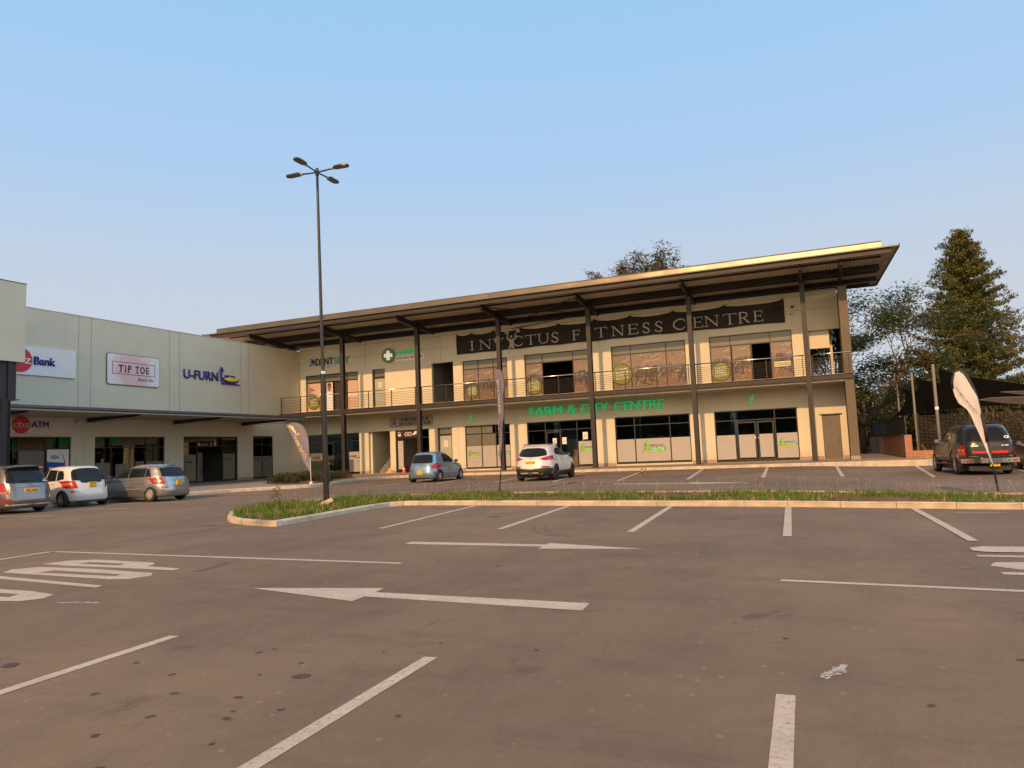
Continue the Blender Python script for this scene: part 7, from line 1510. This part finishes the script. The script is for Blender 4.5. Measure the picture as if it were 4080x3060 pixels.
# ---- grass on the island
def inside(px, py, poly_):
    c = False; j = len(poly_)-1
    for i in range(len(poly_)):
        xi, yi = poly_[i]; xj, yj = poly_[j]
        if (yi > py) != (yj > py) and px < (xj-xi)*(py-yi)/(yj-yi)+xi: c = not c
        j = i
    return c
GRASS = foliage('grass_blades', (.07, .13, .02), (.13, .22, .03), (.25, .29, .06), .35, 1.6)
DRY = M('dry_grass', (.30, .21, .10), .8, 0, .3, 5)
isl = isl_front+isl_back; cx_ = sum(p[0] for p in isl)/len(isl)
rnd = random.Random(5)
def blades(n_t, mat, hmin, hmax, per, name, R=.13, zone=None):
    V = []; Fc = []; n = 0
    while n < n_t:
        x = rnd.uniform(-15.5, 6); y = rnd.uniform(12.6, 21.5)
        q = (x+.0, y)
        if not inside(x, y, isl): continue
        if min((Vector(p)-Vector(q)).length for p in isl_front[:16]+[(a, 17.0-(a+4)*.14) for a in (-6, -4, 0, 2, 4, 6)]) < .22: continue
        # keep inside the kerb: test offset points
        if not all(inside(x+dx, y+dy, isl) for dx, dy in ((.24, 0), (-.24, 0), (0, .26), (0, -.26))): continue
        d = sin(x*1.7+y*.9)*.5+sin(x*.6-y*1.6)*.5
        if rnd.random() > .50+.62*d+(.25 if x < -9 else 0): continue
        n += 1; z = gz(x, y)+.08; hs = rnd.uniform(.7, 1.15)*(1.15 if x < -9 else .9)
        for _ in range(per):
            bx = x+rnd.gauss(0, R*.5); by = y+rnd.gauss(0, R*.5); h = rnd.uniform(hmin, hmax)*hs; a = rnd.uniform(0, 2*pi); w = rnd.uniform(.006, .012); ln = rnd.uniform(.1, .55)*h; dx, dy = cos(a)*ln, sin(a)*ln; s, c_ = -sin(a)*w, cos(a)*w; i = len(V)
            V += [(bx-s, by-c_, z), (bx+s, by+c_, z), (bx+dx*.35+s*.8, by+dy*.35+c_*.8, z+h*.6), (bx+dx*.35-s*.8, by+dy*.35-c_*.8, z+h*.6), (bx+dx, by+dy, z+h)]
            Fc += [(i, i+1, i+2, i+3), (i+3, i+2, i+4)]
    me = bpy.data.meshes.new(name); me.from_pydata(V, [], Fc); me.materials.append(mat); o = link(name, me); o['kind'] = 'stuff'; return o
g = blades(2100, GRASS, .04, .16, 12, 'grass', .20); g['label'] = 'patchy green grass growing along the kerbed island'; g['category'] = 'grass'
g = blades(350, DRY, .04, .16, 10, 'dry_grass'); g['label'] = 'straw-coloured dead grass between the green tufts'; g['category'] = 'grass'
# thin seed heads standing above the grass at the back of the island
V = []; Fc = []
for _ in range(150):
    x = rnd.uniform(-15, 5); y = (19.9-.19*(x+4)+rnd.uniform(-.5, .3)) if x > -12.5 else rnd.uniform(16, 20)
    if not inside(x, y, isl): continue
    h = rnd.uniform(.2, .42); z = gz(x, y)+.08; lx = rnd.gauss(0, .05); w = .0012; i = len(V)
    V += [(x-w, y, z), (x+w, y, z), (x+lx+w, y, z+h), (x+lx-w, y, z+h)]; Fc.append((i, i+1, i+2, i+3))
    for k in range(3):
        a = rnd.uniform(-1, 1)*.028; i = len(V); V += [(x+lx, y, z+h-.02), (x+lx+a, y, z+h+rnd.uniform(.0, .02)), (x+lx+a*.9, y+.002, z+h+rnd.uniform(.015, .03))]; Fc.append((i, i+1, i+2))
me = bpy.data.meshes.new('seed_heads'); me.from_pydata(V, [], Fc); me.materials.append(M('seed_straw', (.42, .30, .18), .8)); o = link('seed_heads', me); o['kind'] = 'stuff'; o['label'] = 'thin straw seed heads standing along the back of the island'; o['category'] = 'grass'
# loose soil clods on the island
V = []; Fc = []
for _ in range(900):
    x = rnd.uniform(-15.5, 6); y = rnd.uniform(12.6, 21.5)
    if not all(inside(x+dx, y+dy, isl) for dx, dy in ((.2, 0), (-.2, 0), (0, .22), (0, -.22))): continue
    r = rnd.uniform(.012, .04); z = gz(x, y)+.095; i = len(V); V += [(x-r, y-r*.7, z), (x+r*.9, y-r*.5, z), (x+r*.6, y+r, z), (x-r*.8, y+r*.6, z), (x+rnd.gauss(0, r*.3), y, z+r)]
    Fc += [(i, i+1, i+4), (i+1, i+2, i+4), (i+2, i+3, i+4), (i+3, i, i+4)]
me = bpy.data.meshes.new('soil_clods'); me.from_pydata(V, [], Fc); me.materials.append(SOIL); o = link('soil_clods', me); o['kind'] = 'stuff'; o['label'] = 'crumbly red-brown soil clods between grass tufts'; o['category'] = 'soil'
def sapling(label, x, y, h, seed, n=90, ls=.055, mat=F_SAP, z0=None, crown_from=.3, wide=.10):
    rnd = random.Random(seed); t = thing('sapling', label, 'sapling', (x, y, (gz(x, y)+.08) if z0 is None else z0), 0, None); bm = bmesh.new(); tips = []
    tube(bm, [(0, 0, 0), (rnd.gauss(0, .03), 0, h*.5), (rnd.gauss(0, .05), 0, h)], .010, .004, 5); obj('stem', bm, BARKL, t); pts = []
    for _ in range(n):
        u = rnd.uniform(crown_from, 1.03); pts.append((Vector((rnd.gauss(0, wide*(1.1-u*.5)), rnd.gauss(0, wide*(1.1-u*.5)), u*h)), 1))
    leaf_mesh('leaves', pts, ls, mat, rnd, .5, .2, t)
sapling('leafy yellow-green sapling near the left tip of the island', -13.6, 15.9, .62, 1, 150, .06)
sapling('leggy young plant on the island in front of the pale blue car', -9.9, 19.9, .62, 2, 26, .07, crown_from=.85, wide=.16)
sapling('leggy young plant on the island below the wide frosted window', -4.35, 18.9, .72, 3, 30, .06, crown_from=.7, wide=.06)
sapling('bright green seedling on the island at the right border', 4.05, 18.9, .42, 4, 60, .06)
sapling('small bright sapling right of the grey-violet flag in the corner bed', -24.15, 32.3, 1.35, 6, 190, .10, z0=.15, crown_from=.68, wide=.20)
# corner bed: low shrubs
bed = [(-30.6, 34.6), (-27.6, 32.0), (-25.7, 31.4), (-24.7, 31.8), (-25.2, 33.4), (-26.4, 36.4), (-27.6, 39.6), (-28.9, 40.6), (-30.2, 38)]
bm = bmesh.new(); vs = [bm.verts.new((x, y, .165)) for x, y in bed]; bm.faces.new(vs); bmesh.ops.triangulate(bm, faces=bm.faces[:])
for f in bm.faces:
    if f.normal.z < 0: f.normal_flip()
struct(obj('flower_bed_soil', bm, SOIL))
rnd = random.Random(8); proto = None; k = 0
while k < 26:
    x = rnd.uniform(-30.5, -24.7); y = rnd.uniform(31.5, 40.5)
    if not inside(x, y, bed): continue
    k += 1
    if proto is None:
        proto = thing('shrub', 'low green shrub with reddish tips, one of many crowding the corner bed', 'shrub', (x, y, .165), 0, 'low shrubs in the corner bed'); pts = []
        for _ in range(420):
            a = rnd.uniform(0, 2*pi); r = math.sqrt(rnd.random())*.5; pts.append((Vector((cos(a)*r, sin(a)*r, rnd.uniform(.02, .50)*(1-.5*r))), 1))
        leaf_mesh('foliage', pts, .11, F_SHR, rnd, .45, .2, proto); bm = bmesh.new()
        for _ in range(7): a = rnd.uniform(0, 2*pi); beam(bm, (0, 0, 0), (cos(a)*.3, sin(a)*.3, .45), .012, .012)
        obj('stem', bm, BARK, proto)
    else:
        c = proto.copy(); COL.objects.link(c); c.location = (x, y, .165); c.rotation_euler = (0, 0, rnd.uniform(0, 6)); c.scale = (rnd.uniform(.8, 1.2),)*3
        for ch in proto.children[:2]: d = ch.copy(); COL.objects.link(d); d.parent = c
# broken kerb block lying on the grass near the lamp, white flag base
bm = bmesh.new(); box(bm, -.27, .27, -.07, .07, -.05, .06); bmesh.ops.bevel(bm, geom=bm.edges[:], offset=.012, segments=1, affect='EDGES')
o = obj('kerb_block', bm, KERB); o.location = (-12.85, 16.9, .16); o.rotation_euler = (.1, -.38, .5); tag(o, 'loose broken kerb block lying in the grass by the lamp post', 'concrete block')
o = BX('flag_base', WHITE, None, (-24.42, -24.28, 31.0, 31.12, .15, .27)); tag(o, 'small white block at the foot of the corner flag', 'block')

# added belt of unseen trees behind the viewer, blocking low sky from walls and glass
rnd = random.Random(91); pts = []
for _ in range(22000):
    x = rnd.uniform(-110, 110); y = rnd.uniform(-62, -48); pts.append((Vector((x, y, rnd.uniform(0, 1)**.8*(11+3*sin(x*.13)+2*sin(x*.41)))), 1))
tb = leaf_mesh('sky_block_trees', pts, 2.6, F_DRK, rnd, .6, .1); tb['kind'] = 'stuff'; tb['label'] = 'added belt of unseen dark trees behind the viewer that blocks low sky light'; tb['category'] = 'trees'
